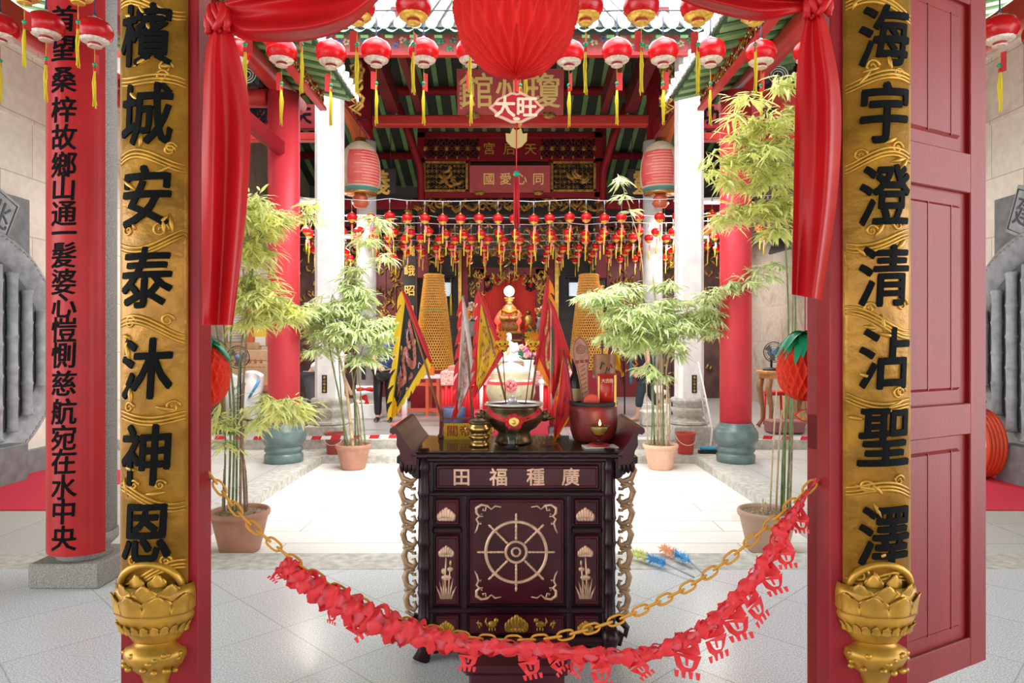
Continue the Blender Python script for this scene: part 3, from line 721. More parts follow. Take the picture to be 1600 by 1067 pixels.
for x0, x1 in ((661, 731), (861, 931)):
    fr = MB(); 
    for (a, b, c, d) in ((x0, 252, x1, 255), (x0, 296, x1, 299.5), (x0, 252, x0 + 3.5, 299), (x1 - 3.5, 252, x1, 299)): rect(fr, a, b, c, d, YS - .02, .06)
    cx, cy = (x0 + x1) / 2, 275.5
    for i in range(9):                                          # hexagon fretwork and a dragon winding through it
        for j in range(5):
            q = P(x0 + 4 + (x1 - x0 - 8) * (i + .5) / 9, 255 + 41 * (j + .5) / 5, YS + .02)
            for A in (pi / 6, pi / 2, 5 * pi / 6):
                if rn.random() < .8: fr.tube([q + Vector((.065 * cos(A), 0, .065 * sin(A))), q - Vector((.065 * cos(A), 0, .065 * sin(A)))], .009, 4)
    for k_ in range(7):
        w_ = rn.uniform(-20, 20); h_ = rn.uniform(-12, 12)
        fr.tube([P(cx + w_ + 7 * cos(a * .9 + k_), cy + h_ + 6 * sin(a * 1.1 + k_ * 2), YS - .03) for a in range(6)], [.02, .035, .045, .045, .035, .012], 6)
    fr.build('carved_panel', GOLDD, t)
m = MB()
for ch, px, py in (('宮', 764.5, 232.5), ('后', 796, 232.5), ('天', 829, 233)): write(m, ch, flat(P(px, py, YS + .005)), .26, .01)
m.build('inscription', GOLDB, t)
def plaque(name, lab, x0, y0, x1, y1, Y, tilt, chars, cs, mat, wt, ymid, parts=True):
    a, b = P(x0, y1, Y), P(x1, y0, Y); w, h = b.x - a.x, b.z - a.z; c = Vector(((a.x + b.x) / 2, Y, a.z))
    uy = Vector((0, -sin(tilt), cos(tilt))); ux = Vector((1, 0, 0)); n = ux.cross(uy); h = h / cos(tilt) * 1.0
    t = thing(name, lab, 'sign', tuple(c)); m = MB().prism([(-w / 2, 0), (w / 2, 0), (w / 2, h), (-w / 2, h)], c, ux, uy, -n * .05)
    m.build('board', mat, t); m = MB()
    for ch, px in chars:
        o = c + ux * ((px - (x0 + x1) / 2) * Y / FPX) + uy * (h * ymid) + n * .003; write(m, ch, flat(o, ux, uy), cs, wt)
    m.build('inscription', GOLDP, t)
    return t, c, ux, uy, n, w, h
pq = mk('dusty red plaque', (0.52, 0.07, 0.075), 0.5, var=.08)
t, c, ux, uy, n, w, h = plaque('name_plaque', 'large slanting red plaque with big gold characters standing on the hall front beam', 715, 115, 880, 180, 12.95, radians(16), (('館', 746), ('州', 801), ('瓊', 849)), .58, pq, .012, .52)
m = MB()
for i, ch in enumerate('姚文蔚敬書年'): write(m, ch, flat(c + ux * (-w * .465) + uy * (h * (.68 - i * .105)) + n * .003, ux, uy), .055, .01)
m.build('side_inscription', GOLDP, t)
for px in (739, 858):
    q = P(px, 180, 12.82); m = MB(); rn = random.Random(px)
    m.ball(q, (.13, .05, .07), 12, 8)
    for i in range(7): m.tube([q + Vector((rn.uniform(-.12, .12), -.04, rn.uniform(-.05, .06))) for _ in range(4)], .016, 5)
    m.build('carved_foot', GOLDD, t)
t, c, ux, uy, n, w, h = plaque('name_plaque', 'long faded red plaque with four gold characters set in the lattice screen', 734, 260, 859.5, 301, 15.92, radians(8), (('國', 764), ('愛', 790), ('心', 814), ('同', 841)), .25, pq, .012, .5)
for px in (749, 841):
    q = P(px, 302, 15.75); MB().ball(q, (.11, .05, .05), 10, 7).tube([q + Vector((-.12, -.04, .03)), q + Vector((0, -.06, .0)), q + Vector((.12, -.04, .03))], .02, 6).build('carved_foot', GOLDD, t)
# gilded fretwork valance
t = thing('carved_valance', 'gilded fretwork valance under the lattice screen', 'carving', (0, 16.1, 4.3))
m = MB(); rn = random.Random(21)
for i in range(70):
    x = 646 + i * 4.3; yb = 311 + rn.uniform(-1, 12)
    m.tube([P(x + 5 * cos(a * 1.3 + i), yb + 4 + 5 * sin(a * 1.3 + i * 2), YS + rn.uniform(0, .1)) for a in range(5)], [.02, .035, .035, .03, .012], 5)
m.build('fretwork', GOLDD, t)
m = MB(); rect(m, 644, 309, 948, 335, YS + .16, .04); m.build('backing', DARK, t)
t = thing('carved_valance', 'dark drooping carved valance behind the strings of small lanterns', 'carving', (0, 17.0, 3.6))
m = MB(); rn = random.Random(22)
for i in range(190):
    x = 480 + i * 3.37; droop = 30 * (abs(((x - 800) / 62.0) % 2 - 1)) ** 2
    for j in range(2):
        yb = 345 + rn.uniform(0, 45) + droop
        m.tube([P(x + 6 * cos(a * 1.4 + i + j), yb + 6 * sin(a * 1.4 + i * 2), 17.0 + rn.uniform(0, .1)) for a in range(4)], [.02, .04, .035, .01], 4)
MB().box((0, 17.12, bank0(17.0, 348)), (11.78, .06, .16)).build('rail', REDD, t)
m.build('fretwork', GOLDD, t)
# black couplet boards with gold characters beside the shrine
for px, sd_, s in ((640, 'left', '聖德巍峨昭日月神'), (936, 'right', '母儀廣大護乾坤靈')):
    t = thing('couplet_board', 'tall black couplet board with gold characters %s of the shrine' % sd_, 'sign', tuple(P(px, 560, 16.3)))
    a, b = P(px - 10, 627, 16.3), P(px + 10, 312, 16.3)
    MB().box(((a.x + b.x) / 2, 16.32, (a.z + b.z) / 2), (b.x - a.x, .06, b.z - a.z), bev=.01).build('board', BLACK, t)
    m = MB()
    for i, ch in enumerate(s): write(m, ch, flat(P(px, 330 + i * 31, 16.28)), .24, .012)
    m.build('inscription', GOLDB, t)
# dark hanging plaque boards with gold marks, half hidden by the big lanterns
for px, sd_, ch in ((596, 'left', '義'), (1002, 'right', '靈')):
    t = thing('name_plaque', 'dark wooden plaque with a gold character hanging behind the %s big lantern' % sd_, 'sign', tuple(P(px, 305, 15.0)))
    m = MB(); a, b = P(px - 22, 303, 15.0), P(px + 22, 262, 14.9); MB().box(((a.x + b.x) / 2, 15.0, (a.z + b.z) / 2), (b.x - a.x, .06, b.z - a.z), bev=.01).build('board', mk('dark plaque wood', (.04, .035, .04), .5), t)
    write(m, ch, flat(P(px - (6 if px < 800 else -6), 286, 14.95)), .5, .02); m.build('inscription', GOLDB, t)
    m = MB()
    for dx in (-.2, .2): m.tube([P(px, 264, 15.0) + Vector((dx, 0, 0)), P(px, 264, 15.0) + Vector((dx, 0, 7.80 - P(px, 264, 15.0).z))], .008, 5)
    m.build('hanger', DARK, t)
# shrine wall: carved pillars, red drape, ledge
t = thing('shrine', 'carved and gilded altar niche lined with red drapery behind the deity statue', 'altar', (0, 19.2, 0.14))
Y0 = 19.2
m = MB(); rect(m, 754, 425, 840, 545, Y0 + .30, .02)
for i in range(30):
    q = P(755.5 + i * 2.85, 485, Y0 + .27); m.box((q.x, q.y, q.z), (.025, .03, 2.15), bev=.008)
m.build('drape', NICHE, t)
m = MB()
for a, b in ((741, 756), (837, 852)): rect(m, a, 420, b, 560, Y0, .2)
rect(m, 738, 418, 856, 430, Y0, .2); m.build('frame', REDD, t)
m = MB(); rn = random.Random(31)
for i in range(150):
    s_ = rn.choice((0, 1, 2)); 
    if s_ < 2: bx = (730, 756)[0] + rn.uniform(0, 26) if s_ == 0 else 838 + rn.uniform(0, 14); by = rn.uniform(425, 545)
    else: bx = rn.uniform(735, 856); by = 424 + rn.uniform(-6, 12) + 8 * abs(sin((bx - 735) / 20))
    m.tube([P(bx + 3 * cos(a * 1.5 + i), by + 4 * sin(a * 1.5 + i * 2), Y0 - .03) for a in range(4)], [.02, .035, .03, .01], 5)
m.build('carving', GOLDD, t)
for a, b in ((722, 731), (856, 866)): m = MB(); rect(m, a, 380, b, 618, Y0 - .1, .2, .02); m.build('post', REDD, t)
for a, b in ((716, 721), (867, 873)): m = MB(); rect(m, a, 390, b, 618, Y0 - .12, .06); m.build('gold_strip', GOLDB, t)
m = MB(); rect(m, 740, 518, 852, 618, Y0 - .9, .9); m.build('ledge', REDD, t)
m = MB(); rect(m, 740, 517, 852, 521, Y0 - .93, .05); rect(m, 740, 530, 852, 533, Y0 - .93, .05); m.build('ledge_rails', GOLDD, t)
m = MB()
for px in (762, 828):
    q = P(px, 445, Y0 + .2); 
    for A in range(8): m.ball(q + Vector((.11 * cos(A * pi / 4), 0, .14 * sin(A * pi / 4))), (.05, .03, .06), 6, 5)
m.build('rosettes', DARK, t)
# red carved door panels either side of the shrine
for x0, x1, lab in ((585, 650, 'left'), (950, 1056, 'right')):
    t = thing('carved_screen', 'dark red screen with gilded carving on the %s side of the hall' % lab, 'screen', tuple(P((x0 + x1) / 2, 640, 18)))
    m = MB(); rect(m, x0, 345, x1, 620, 18, .1)
    for i in range(5): rect(m, x0 + (x1 - x0) * i / 4 - 1.5, 345, x0 + (x1 - x0) * i / 4 + 1.5, 600, 17.94, .06)
    m.build('panel', REDD, t); m = MB(); rn = random.Random(x0)
    for i in range(110):
        bx, by = rn.uniform(x0 + 2, x1 - 2), rn.uniform(350, 590); m.tube([P(bx + 4 * cos(a * 1.5 + i), by + 5 * sin(a * 1.5 + i * 2), 17.95) for a in range(4)], [.02, .04, .03, .01], 4)
    m.build('carving', GOLDD, t)
for x0, x1, lab in ((420, 470, 'left'), (1125, 1172, 'right')):
    t = thing('carved_screen', 'dark timber screen by the %s hall wall, between red pillar and white pillar' % lab, 'screen', tuple(P((x0 + x1) / 2, 640, 17)))
    xa, xb = (445, 580) if x0 < 800 else (1015, 1155)
    m = MB(); rect(m, xa, 330, xb, 627, 17.6, .08); m.build('panel', mk('dim timber', (.07, .03, .025), .6, var=.4, vscale=3), t)
    m = MB(); rn = random.Random(x0)
    for i in range(120):
        bx, by = rn.uniform(xa + 5, xb - 5), rn.uniform(350, 600); m.tube([P(bx + 4 * cos(a * 1.5 + i), by + 5 * sin(a * 1.5 + i * 2), 17.55) for a in range(4)], [.02, .035, .03, .01], 4)
    m.build('carving', GOLDD, t)
# framed dark board high on the right hall wall
t = thing('framed_board', 'tilted framed board with gold writing on the right hall wall', 'sign', (5.8, 13.6, 3.3))
a, b = P(1178, 400, 14.2), P(1225, 372, 13.2)
m = MB().prism([(-.55, -.42), (.55, -.42), (.55, .42), (-.55, .42)], (5.62, 13.9, 3.85), (-.1, .99, 0), (.35, 0, .93), (.05, 0, -.02)); m.build('board', BLACK, t)
m = MB()
for i in range(3): write(m, '萬世師'[i], flat(Vector((5.60, 13.9 + (i - 1) * -.32, 3.85)), (.1, -.99, 0), (.35, 0, .93)), .3, .02)
m.build('inscription', GOLDB, t)

# ------------------------------------------------------------ porch roof above the doorway (out of frame, it shades the entrance)
m = MB(); slope_box(m, -6.5, 3.9, 1.5, 5.6, -9, 9, .12); slope_box(m, 1.5, 5.6, 4.95, 4.42, -9, 9, .12)
struct('ceiling', m, DECKG)
slab('wall_light_block', -14, 14, -10.3, -10, -0.25, 7.5, mk('pale light block', (.55, .5, .45), .8))  # unseen wall added behind the camera to cut light on the entrance
# ============================================================ doorway things
# gilded curved couplet boards with lotus brackets
def gold_board(xc, sd_, chars, pys, cw):
    YF = YD; w = 0.225; sag = 0.036; Rr = (w * w / 4 + sag * sag) / (2 * sag); cy = YF - .012 - sag + Rr; TH = math.asin(w / 2 / Rr)
    root = thing('couplet_board', 'gilded curved board with raised clouds and black characters on the %s red doorpost' % sd_, 'sign', (xc, YF, 0.45))
    def surf(u, v, d):
        A = u / Rr; return (xc + (Rr + d) * sin(A), cy - (Rr + d) * cos(A), v)
    m = MB(); n = 14; zb, zt = .70, 2.95
    V = []
    for d in (0.0, -.02):
        for z in (zb, zt): V += [surf(Rr * (-TH + 2 * TH * i / n), z, d) for i in range(n + 1)]
    k = n + 1; F = []
    for i in range(n):
        F += [(i, i + 1, k + i + 1, k + i), (2 * k + i + 1, 2 * k + i, 3 * k + i, 3 * k + i + 1), (i + 1, i, 2 * k + i, 2 * k + i + 1), (k + i, k + i + 1, 3 * k + i + 1, 3 * k + i)]
    F += [(0, k, 3 * k, 2 * k), (n, 2 * k + n, 3 * k + n, k + n)]
    m.add(V, F, True)
    m.sm = [i % 4 in (0, 1) and i < 4 * n for i in range(len(F))]
    m.build('board', GOLD, root)
    # raised cloud bands, dragon bodies and leaves between the characters
    m = MB(); rn = random.Random(int(abs(xc) * 100) + (5 if xc > 0 else 0)); U = Rr * TH * .94
    gaps = [(pys[i] + pys[i + 1]) / 2 for i in range(len(pys) - 1)] + [pys[-1] + 62, 8]
    zz = lambda py: CAMH - (py - 533.5) * (YF - .03) / FPX
    for gi, g in enumerate(gaps):
        zc = zz(g); ph = rn.uniform(0, 6); amp = rn.uniform(.012, .03); tl = rn.uniform(-.02, .02)
        for o in (0, .013, .024):
            pts = [surf(-U + 2 * U * i / 16, zc + amp * sin(i / 16 * 4.2 + ph) + tl * (i / 8 - 1) - o, .0005) for i in range(17)]
            m.tube(pts, [.0035 + .003 * sin(pi * i / 16) for i in range(17)], 6)
        for s_ in range(2):                                     # curled cloud head
            cu, cv = rn.choice((-1, 1)) * rn.uniform(.03, .075), zc + rn.uniform(.0, .05); r0 = rn.uniform(.018, .028); dr = rn.choice((-1, 1))
            m.tube([surf(cu + r0 * (1 - q / 20) * cos(dr * q * .55), cv + r0 * (1 - q / 20) * sin(q * .55), .001) for q in range(19)], [.0055 - q * .00015 for q in range(19)], 6)
        for s_ in range(3):                                     # leaves
            cu, cv = rn.uniform(-.085, .085), zc + rn.uniform(-.09, .09); a = rn.uniform(0, 6.28); ln = rn.uniform(.02, .04)
            m.tube([surf(cu + cos(a) * ln * (q - 2) / 2, cv + sin(a) * ln * (q - 2) / 2, .0005) for q in range(5)], [.002, .007, .009, .006, .001], 6)
    m.build('relief', GOLDR, root)
    m = MB(); off = .012 if xc < 0 else .012
    for ch, py in zip(chars, pys):
        zc = zz(py)
        write(m, ch, (lambda zc: lambda u, v, w_: surf(u - off * (1 if xc < 0 else -1), zc + v, .0022 + w_))(zc), cw, .022, sx=.86, depth=.10, cuts=9, skew=.06)
    m.build('inscription', INK, root)
    # lotus bowl bracket and the vase under it
    yb = YF + .0
    m = MB()
    prof = [(.0, .605), (.075, .612), (.085, .628), (.105, .65), (.122, .685), (.128, .70), (.124, .712), (.132, .725), (.132, .775), (.126, .805), (.115, .80), (.11, .74), (0, .73)]
    fl = lambda A, z: 1.0
    mm = MB().lathe([(r, z) for r, z in prof], (0, 0, 0), 28, a0=-pi, a1=0)
    m.add([(x + xc, y * .62 + yb, z) for x, y, z in mm.v], mm.f, True)
    lot = m.build('lotus_bowl', GOLDR, root)
    m = MB()
    def petal(A, z0, h, wd, r, lean=.03):
        def f(a, b):
            e = max(0, (b - .45) / .55); wv = sqrt(max(0, 1 - e * e * .96)) * (1 + .10 * sin(b * 11)); s_ = (a - .5) * 2
            aa = A + s_ * .5 * wd * wv; rr = r + .010 * (1 - s_ * s_) + lean * b * b + .006 * (abs(s_) > .8)
            return (xc + rr * cos(aa), yb + rr * sin(aa) * .64 - .004, z0 + h * (b - .10 * s_ * s_ * (b > .5)))
        m.grid(f, 8, 8, thick=(0, .005, 0))
    for i in range(4): petal(-pi + .50 + i * .71, .712, .072, .74, .122, .012)
    for i in range(3): petal(-pi + .86 + i * .71, .738, .080, .74, .112, .008)
    for i in range(2): petal(-pi + 1.2 + i * .74, .772, .075, .66, .090, .0)
    for i in range(11): petal(-pi + .16 + i * .28, .650, .032, .25, .106, .012)
    m.build('petals', GOLDR, lot)
    m = MB(); m.tube([(xc + .10 * cos(A), yb - .03 - .02 * sin(A), .80 + .075 * sin(A)) for A in [pi * i / 14 for i in range(15)]], .012, 8); m.build('rim', GOLDR, lot)
    m = MB(); mm = MB().lathe([(0, .42), (.03, .425), (.04, .47), (.05, .50), (.085, .53), (.103, .565), (.10, .585), (.075, .598), (.06, .606), (.058, .616)], (0, 0, 0), 24, a0=-pi, a1=0)
    m.add([(x + xc, y * .7 + yb, z) for x, y, z in mm.v], mm.f, True)
    rn = random.Random(5)
    for i in range(16):
        A = rn.uniform(-2.8, -.35); z = rn.uniform(.52, .585); m.ball((xc + .10 * cos(A) * .97, yb + .10 * sin(A) * .68, z), (.013, .008, .009), 7, 5)
    m.build('vase', GOLDR, root)
gold_board(-1.183, 'left', '檳城安泰沐神恩', (60, 183, 311, 437, 578, 712, 832), .185)
gold_board(1.206, 'right', '海宇澄清沾聖澤', (62, 181, 309, 434, 562, 683, 838), .185)

# red silk swags
YS2 = 2.20
def pl(px, py, Y=YS2): return P(px, py, Y)
def bez(pts, t):
    """smooth curve through points by Catmull-Rom"""
    n = len(pts) - 1; x = t * n; i = min(int(x), n - 1); f = x - i
    p = [pts[max(0, min(n, k))] for k in (i - 1, i, i + 1, i + 2)]
    return tuple(0.5 * ((2 * p[1][k]) + (-p[0][k] + p[2][k]) * f + (2 * p[0][k] - 5 * p[1][k] + 4 * p[2][k] - p[3][k]) * f * f + (-p[0][k] + 3 * p[1][k] - 3 * p[2][k] + p[3][k]) * f ** 3) for k in range(len(pts[0])))
def drape(sd_, low, high, knot, tl, tr, seed):
    root = thing('silk_drape', 'glossy red silk swag and tail tied at the top %s of the doorway' % sd_, 'drape', tuple(pl(*knot)))
    def f(a, b):
        p0 = bez(high, a); p1 = bez(low, a); q = b
        px, py = p0[0] + (p1[0] - p0[0]) * q, p0[1] + (p1[1] - p0[1]) * q
        e = sin(pi * min(1, a * 1.02)); y = YS2 - .025 - e * (.032 * sin(q * 9 + a * 2) + .010 * sin(q * 19 - a * 3 + seed)) - .03 * e * sin(pi * q)
        return pl(px, py, y)
    MB().grid(f, 60, 60).build('swag', SILK, root)
    def g(a, b):
        l = bez(tl, b); r = bez(tr, b); px, py = l[0] + (r[0] - l[0]) * a, l[1] + (r[1] - l[1]) * a
        amp = .012 + .022 * min(1, b * 1.6)
        y = YS2 - .02 - amp * (sin(a * 6.5 + b * 1.2 + seed) + .22 * sin(a * 13 - b * 3)) - .03 * sin(pi * a) * (1 - b * .5)
        return pl(px, py, y)
    m = MB().grid(g, 48, 60); m.build('tail', SILK, root)
    m = MB(); k = Vector(pl(*knot, YS2 - .03))
    for i in range(7): m.tube([k + Vector((.05 * cos(i + q * .5) * (.4 + .1 * q), -.012 * i * .4 - .01, .035 - q * .022)) for q in range(5)], [.008, .013, .016, .013, .007], 8)
    m.build('knot', SILK, root)
drape('left', [(338, 20), (372, 58), (430, 66), (490, 62), (545, 42), (592, 0), (640, -50)], [(345, 5), (380, -10), (430, -28), (490, -40), (545, -52), (592, -66), (650, -80)], (345, 30),
      [(338, 25), (322, 80), (316, 200), (315, 330), (316, 508)], [(352, 25), (374, 85), (391, 180), (385, 330), (364, 508)], 0.4)
drape('right', [(1278, 12), (1240, 22), (1190, 33), (1140, 26), (1085, 10), (1045, -10), (1000, -40)], [(1272, -2), (1240, -14), (1190, -30), (1140, -42), (1085, -55), (1045, -66), (1000, -80)], (1272, 6),
      [(1266, 5), (1250, 70), (1243, 150), (1240, 300), (1237, 460)], [(1280, 5), (1298, 60), (1314, 160), (1309, 300), (1284, 468)], 2.1)

# honeycomb paper ball with its wishing plate and tassel
YB = 2.40
c = P(806, 12, YB); R = 100 * YB / FPX
root = thing('honeycomb_ornament', 'large red honeycomb paper ball hanging in the doorway with a lobed wishing plate below', 'ornament', tuple(c))
def honey(mb, c, rx, rz, n, mrows, dep, res=(160, 100), pz=1.0):
    def f(a, b):
        th = 2 * pi * a; ph = -pi / 2 + pi * b
        A = th * n / 2; B = ph * mrows / 2
        d = (abs(sin(A + B)) * abs(sin(A - B))) ** .6
        k = 1 - dep * d * cos(ph) ** .3 if abs(b - .5) < .499 else 1
        cz = (abs(sin(ph)) ** pz) * (1 if ph > 0 else -1)
        return (c[0] + rx * k * cos(ph) * cos(th), c[1] + rx * k * cos(ph) * sin(th), c[2] + rz * cz * (k * .5 + .5))
    mb.grid(f, *res)
m = MB(); honey(m, c, R, R * 1.08, 22, 6, .17, (330, 130)); ball = m.build('honeycomb_ball', HONEY, root)
MB().tube([c + Vector((0, 0, R)), (c.x, c.y, 2.9)], .003, 6).build('hanging_cord', CRED, root)
YQ = 2.38
o = P(807, 168, YQ); s_ = YQ / FPX
out_ = [(-43, 0), (-36, 6), (-30, 14), (-18, 19), (-8, 24), (0, 22), (8, 24), (18, 19), (30, 14), (36, 6), (43, 0), (36, -6), (30, -14), (18, -19), (8, -24), (0, -24), (-8, -24), (-18, -19), (-30, -14), (-36, -6)]
m = MB().prism([(x * s_, y * s_) for x, y in out_], o, (1, 0, 0), (0, 0, 1), (0, .008, 0)); plate = m.build('wishing_plate', mk('pinkish gold plate rim', (.70, .40, .30), .5), root)
MB().prism([(x * s_ * .87, y * s_ * .84) for x, y in out_], o + Vector((0, -.002, 0)), (1, 0, 0), (0, 0, 1), (0, .003, 0)).build('plate_field', mk('crimson plate', (.45, .01, .02), .4), plate)
m = MB()
for ch, px in (('大', 789), ('旺', 823)): write(m, ch, flat(P(px, 168, YQ) + Vector((0, -.0028, 0))), 30 * s_, .03)
m.ball(o + Vector((0, -.003, -18 * s_)), (6 * s_, .002, 3 * s_), 8, 5); m.build('plate_writing', mk('pinkish gold letters', (.85, .62, .46), .5), plate)
m = MB().tube([P(806, 125, YQ), P(806, 145, YQ)], .002, 5).tube([P(807, 192, YQ), P(807, 272, YQ)], .0022, 5); m.build('cord', CRED, root)
o2 = P(807, 214, YQ); m = MB().prism([(x * s_, y * s_) for x, y in ((-17, 6), (-10, 5), (-6, 14), (0, 10), (7, 14), (10, 5), (17, 6), (16, -6), (8, -15), (0, -18), (-8, -15), (-16, -6))], o2, (1, 0, 0), (0, 0, 1), (0, .006, 0)); m.build('gold_charm', mk('dull gold charm', (.52, .36, .14), .5, metal=.3), root)
MB().ball(P(807, 272, YQ), 5 * s_, 12, 8).build('bead', BEAD, root)
m = MB(); rn = random.Random(2)
for i in range(16):
    dx = rn.uniform(-4, 4); m.tube([P(807 + dx * .7, 276, YQ + rn.uniform(-.006, .006)), P(807 + dx, 300, YQ + rn.uniform(-.01, .01)), P(807 + dx * 1.1, 352 + rn.uniform(-9, 6), YQ + rn.uniform(-.01, .01))], .0018, 4)
m.build('tassel', CRED, root)

# paper pineapples
def pineapple(c, R, hz, lab, fan):
    root = thing('paper_pineapple', lab, 'ornament', tuple(c)); m = MB(); honey(m, c, R, hz, 20, 11, .26, (240, 132), .8); m.build('honeycomb_body', HONEYO, root)
    m = MB(); rn = random.Random(int(c.x * 50))
    for k_ in range(44):
        A = rn.uniform(0, 2 * pi); L = R * rn.uniform(.75, 1.25); w = R * .17; up = rn.uniform(.25, .6); z0 = c[2] + hz * .92 + rn.uniform(0, .035)
        d = Vector((cos(A), sin(A), 0)); sd_ = Vector((-sin(A), cos(A), 0))
        def f(a, b, d=d, sd_=sd_, L=L, w=w, up=up, z0=z0):
            ww = w * sin(pi * min(1, .12 + b * .88)) ** .7; q = Vector((c[0], c[1], z0)) + d * (L * b) + sd_ * (ww * (a - .5) * 2)
            q.z += up * L * b - 1.05 * L * b * b + .3 * ww * abs(a - .5); return q
        m.grid(f, 2, 6)
    m.build('crown', PGREEN, root)
    MB().tube([(c[0], c[1], c[2] + hz), (c[0], c[1], 3.0)], .002, 5).build('cord', CRED, root)
    if fan:
        o = Vector((c[0], c[1] - .01, c[2] - hz - .052)); MB().tube([(c[0], c[1], c[2] - hz), o], .0012, 4).build('tag_thread', CRED, root)
        pr = [(-.046, .0), (-.036, .012), (-.02, .020), (0, .024), (.02, .020), (.036, .012), (.046, 0), (.02, -.022), (0, -.026), (-.02, -.022)]
        tg = MB().prism(pr, o, (1, 0, 0), (0, 0, 1), (0, .004, 0)).build('fan_tag', HONEYO, root)
        MB().prism([(x * .84, y * .8) for x, y in pr], o + Vector((0, -.001, 0)), (1, 0, 0), (0, 0, 1), (0, .002, 0)).build('tag_picture', mk('pale gold tag', (.9, .55, .28), .5, var=.4, vscale=60), tg)
YPn = 2.62
pineapple(P(1258, 578, YPn), 43 * YPn / FPX, 49 * YPn / FPX, 'orange red paper pineapple with green crown hanging by the right doorpost', True)
pineapple(P(316, 587, YPn), 42 * YPn / FPX, 50 * YPn / FPX, 'orange red paper pineapple with green crown hanging by the left doorpost', False)

# orange plastic chain across the doorway
YC = 2.36
cp = [(331, 745), (375, 803), (430, 852), (480, 891), (560, 938), (650, 976), (730, 995), (800, 1000), (870, 995), (960, 970), (1060, 925), (1130, 880), (1190, 830), (1240, 785), (1276, 750)]
root = thing('chain', 'orange plastic link chain sagging across the doorway between the red posts', 'chain', tuple(P(804, 1000, YC)))
dense = [P(*bez(cp, i / 600), YC) for i in range(601)]
acc = [0.0]
for a, b in zip(dense, dense[1:]): acc.append(acc[-1] + (b - a).length)
LL = .0455; nl = int(acc[-1] / LL); j = 0
proto = [None, None]
for i in range(nl + 1):
    t_ = min(i * LL, acc[-1] - 1e-4)
    while acc[j + 1] < t_: j += 1
    p = dense[j].lerp(dense[j + 1], (t_ - acc[j]) / (acc[j + 1] - acc[j])); d = (dense[min(600, j + 3)] - dense[max(0, j - 3)]).normalized()
    n1 = Vector((0, -1, 0)); u1 = d.cross(n1)
    roll = radians(28) if i % 2 else radians(118)
    sd1 = u1 * cos(roll) + n1 * sin(roll)
    pts = []
    for q in range(20):
        A = 2 * pi * q / 20; ca, sa = cos(A), sin(A)
        pts.append(p + d * (.021 * ca + .009 * (1 if ca > 0 else -1) * min(1, abs(ca) * 3)) + sd1 * (.0145 * sa))
    MB().tube(pts, .0042, 6, closed=True).build('link', CHAINM, root)
for px, py, sg in ((331, 745, -1), (1276, 750, 1)):
    q = P(px, py, YC); MB().tube([q + Vector((sg * .03, .0, .008)), q + Vector((sg * .008, -.01, .006)), q + Vector((-sg * .004, -.012, -.004)), q], .003, 6).build('hook', mk('wire hook', (.35, .33, .3), .4, metal=.8), root)

# red paper cut garland
root = thing('paper_garland', 'crinkled red cut paper garland strung along the orange chain with hanging pendants', 'garland', tuple(P(804, 1010, YC)))
gp = [(440, 880), (470, 905), (520, 935), (575, 965), (640, 988), (700, 1003), (770, 1012), (850, 1014), (930, 1024), (1000, 1024), (1060, 1005), (1110, 975), (1160, 925), (1200, 872), (1225, 825), (1245, 795), (1262, 768), (1276, 750)]
rn = random.Random(17)
for half, (gm, sc0, nv) in enumerate(((GARL, 1.25, 300), (GARLP, .90, 300))):
    m = MB(); nu = 18; V = []
    for i in range(nv + 1):
        t_ = i / nv; p = P(*bez(gp, t_), YC - .025); d = (P(*bez(gp, min(1, t_ + .01)), YC) - P(*bez(gp, max(0, t_ - .01)), YC)).normalized()
        env = (.020 + .018 * sin(pi * min(1, t_ * 3)) - .026 * max(0, t_ - .82) / .18) * sc0 * 1.12
        u = d.cross(Vector((0, 1, 0))).normalized(); w = d.cross(u)
        ac = .62 + .42 * abs(sin(i * .52 + half)) + rn.uniform(-.06, .06)
        for k_ in range(nu):
            A = 2 * pi * k_ / nu + half * .2 + .25 * sin(i * .21)
            rr = env * ac * (1 + .16 * sin(A * 3 + i * .37) + rn.uniform(-.09, .09))
            V.append(p + (u * cos(A) + w * sin(A) * .8) * rr + d * (.006 * sin(A * 4 + i * .9)))
    F = []
    for i in range(nv):
        for k_ in range(nu):
            row = (i + half * 5) // 9; kk = (k_ + (row % 2) * 3) % 6
            if (i + half * 5) % 9 in (2, 3, 4, 5, 6) and kk in (1, 2, 3): continue
            k2 = (k_ + 1) % nu; F.append((i * nu + k_, i * nu + k2, (i + 1) * nu + k2, (i + 1) * nu + k_))
    m.add(V, F, True); m.build('paper_ruffle', gm, root)
pend = [(448, 890, 215, .8), (520, 945, 265, .8), (548, 955, 300, 1.25), (640, 985, 290, .6), (735, 1008, 262, 1.1), (822, 1016, 285, 1.25), (862, 1018, 300, 1.0), (905, 1024, 255, .9), (936, 1026, 278, 1.35), (985, 1028, 315, 1.1), (1072, 1000, 272, 1.6), (1113, 975, 282, 1.5), (1140, 948, 292, 1.5), (1168, 925, 300, 1.4), (1195, 885, 298, 1.3), (1222, 848, 285, 1.1), (1248, 800, 280, .9)]
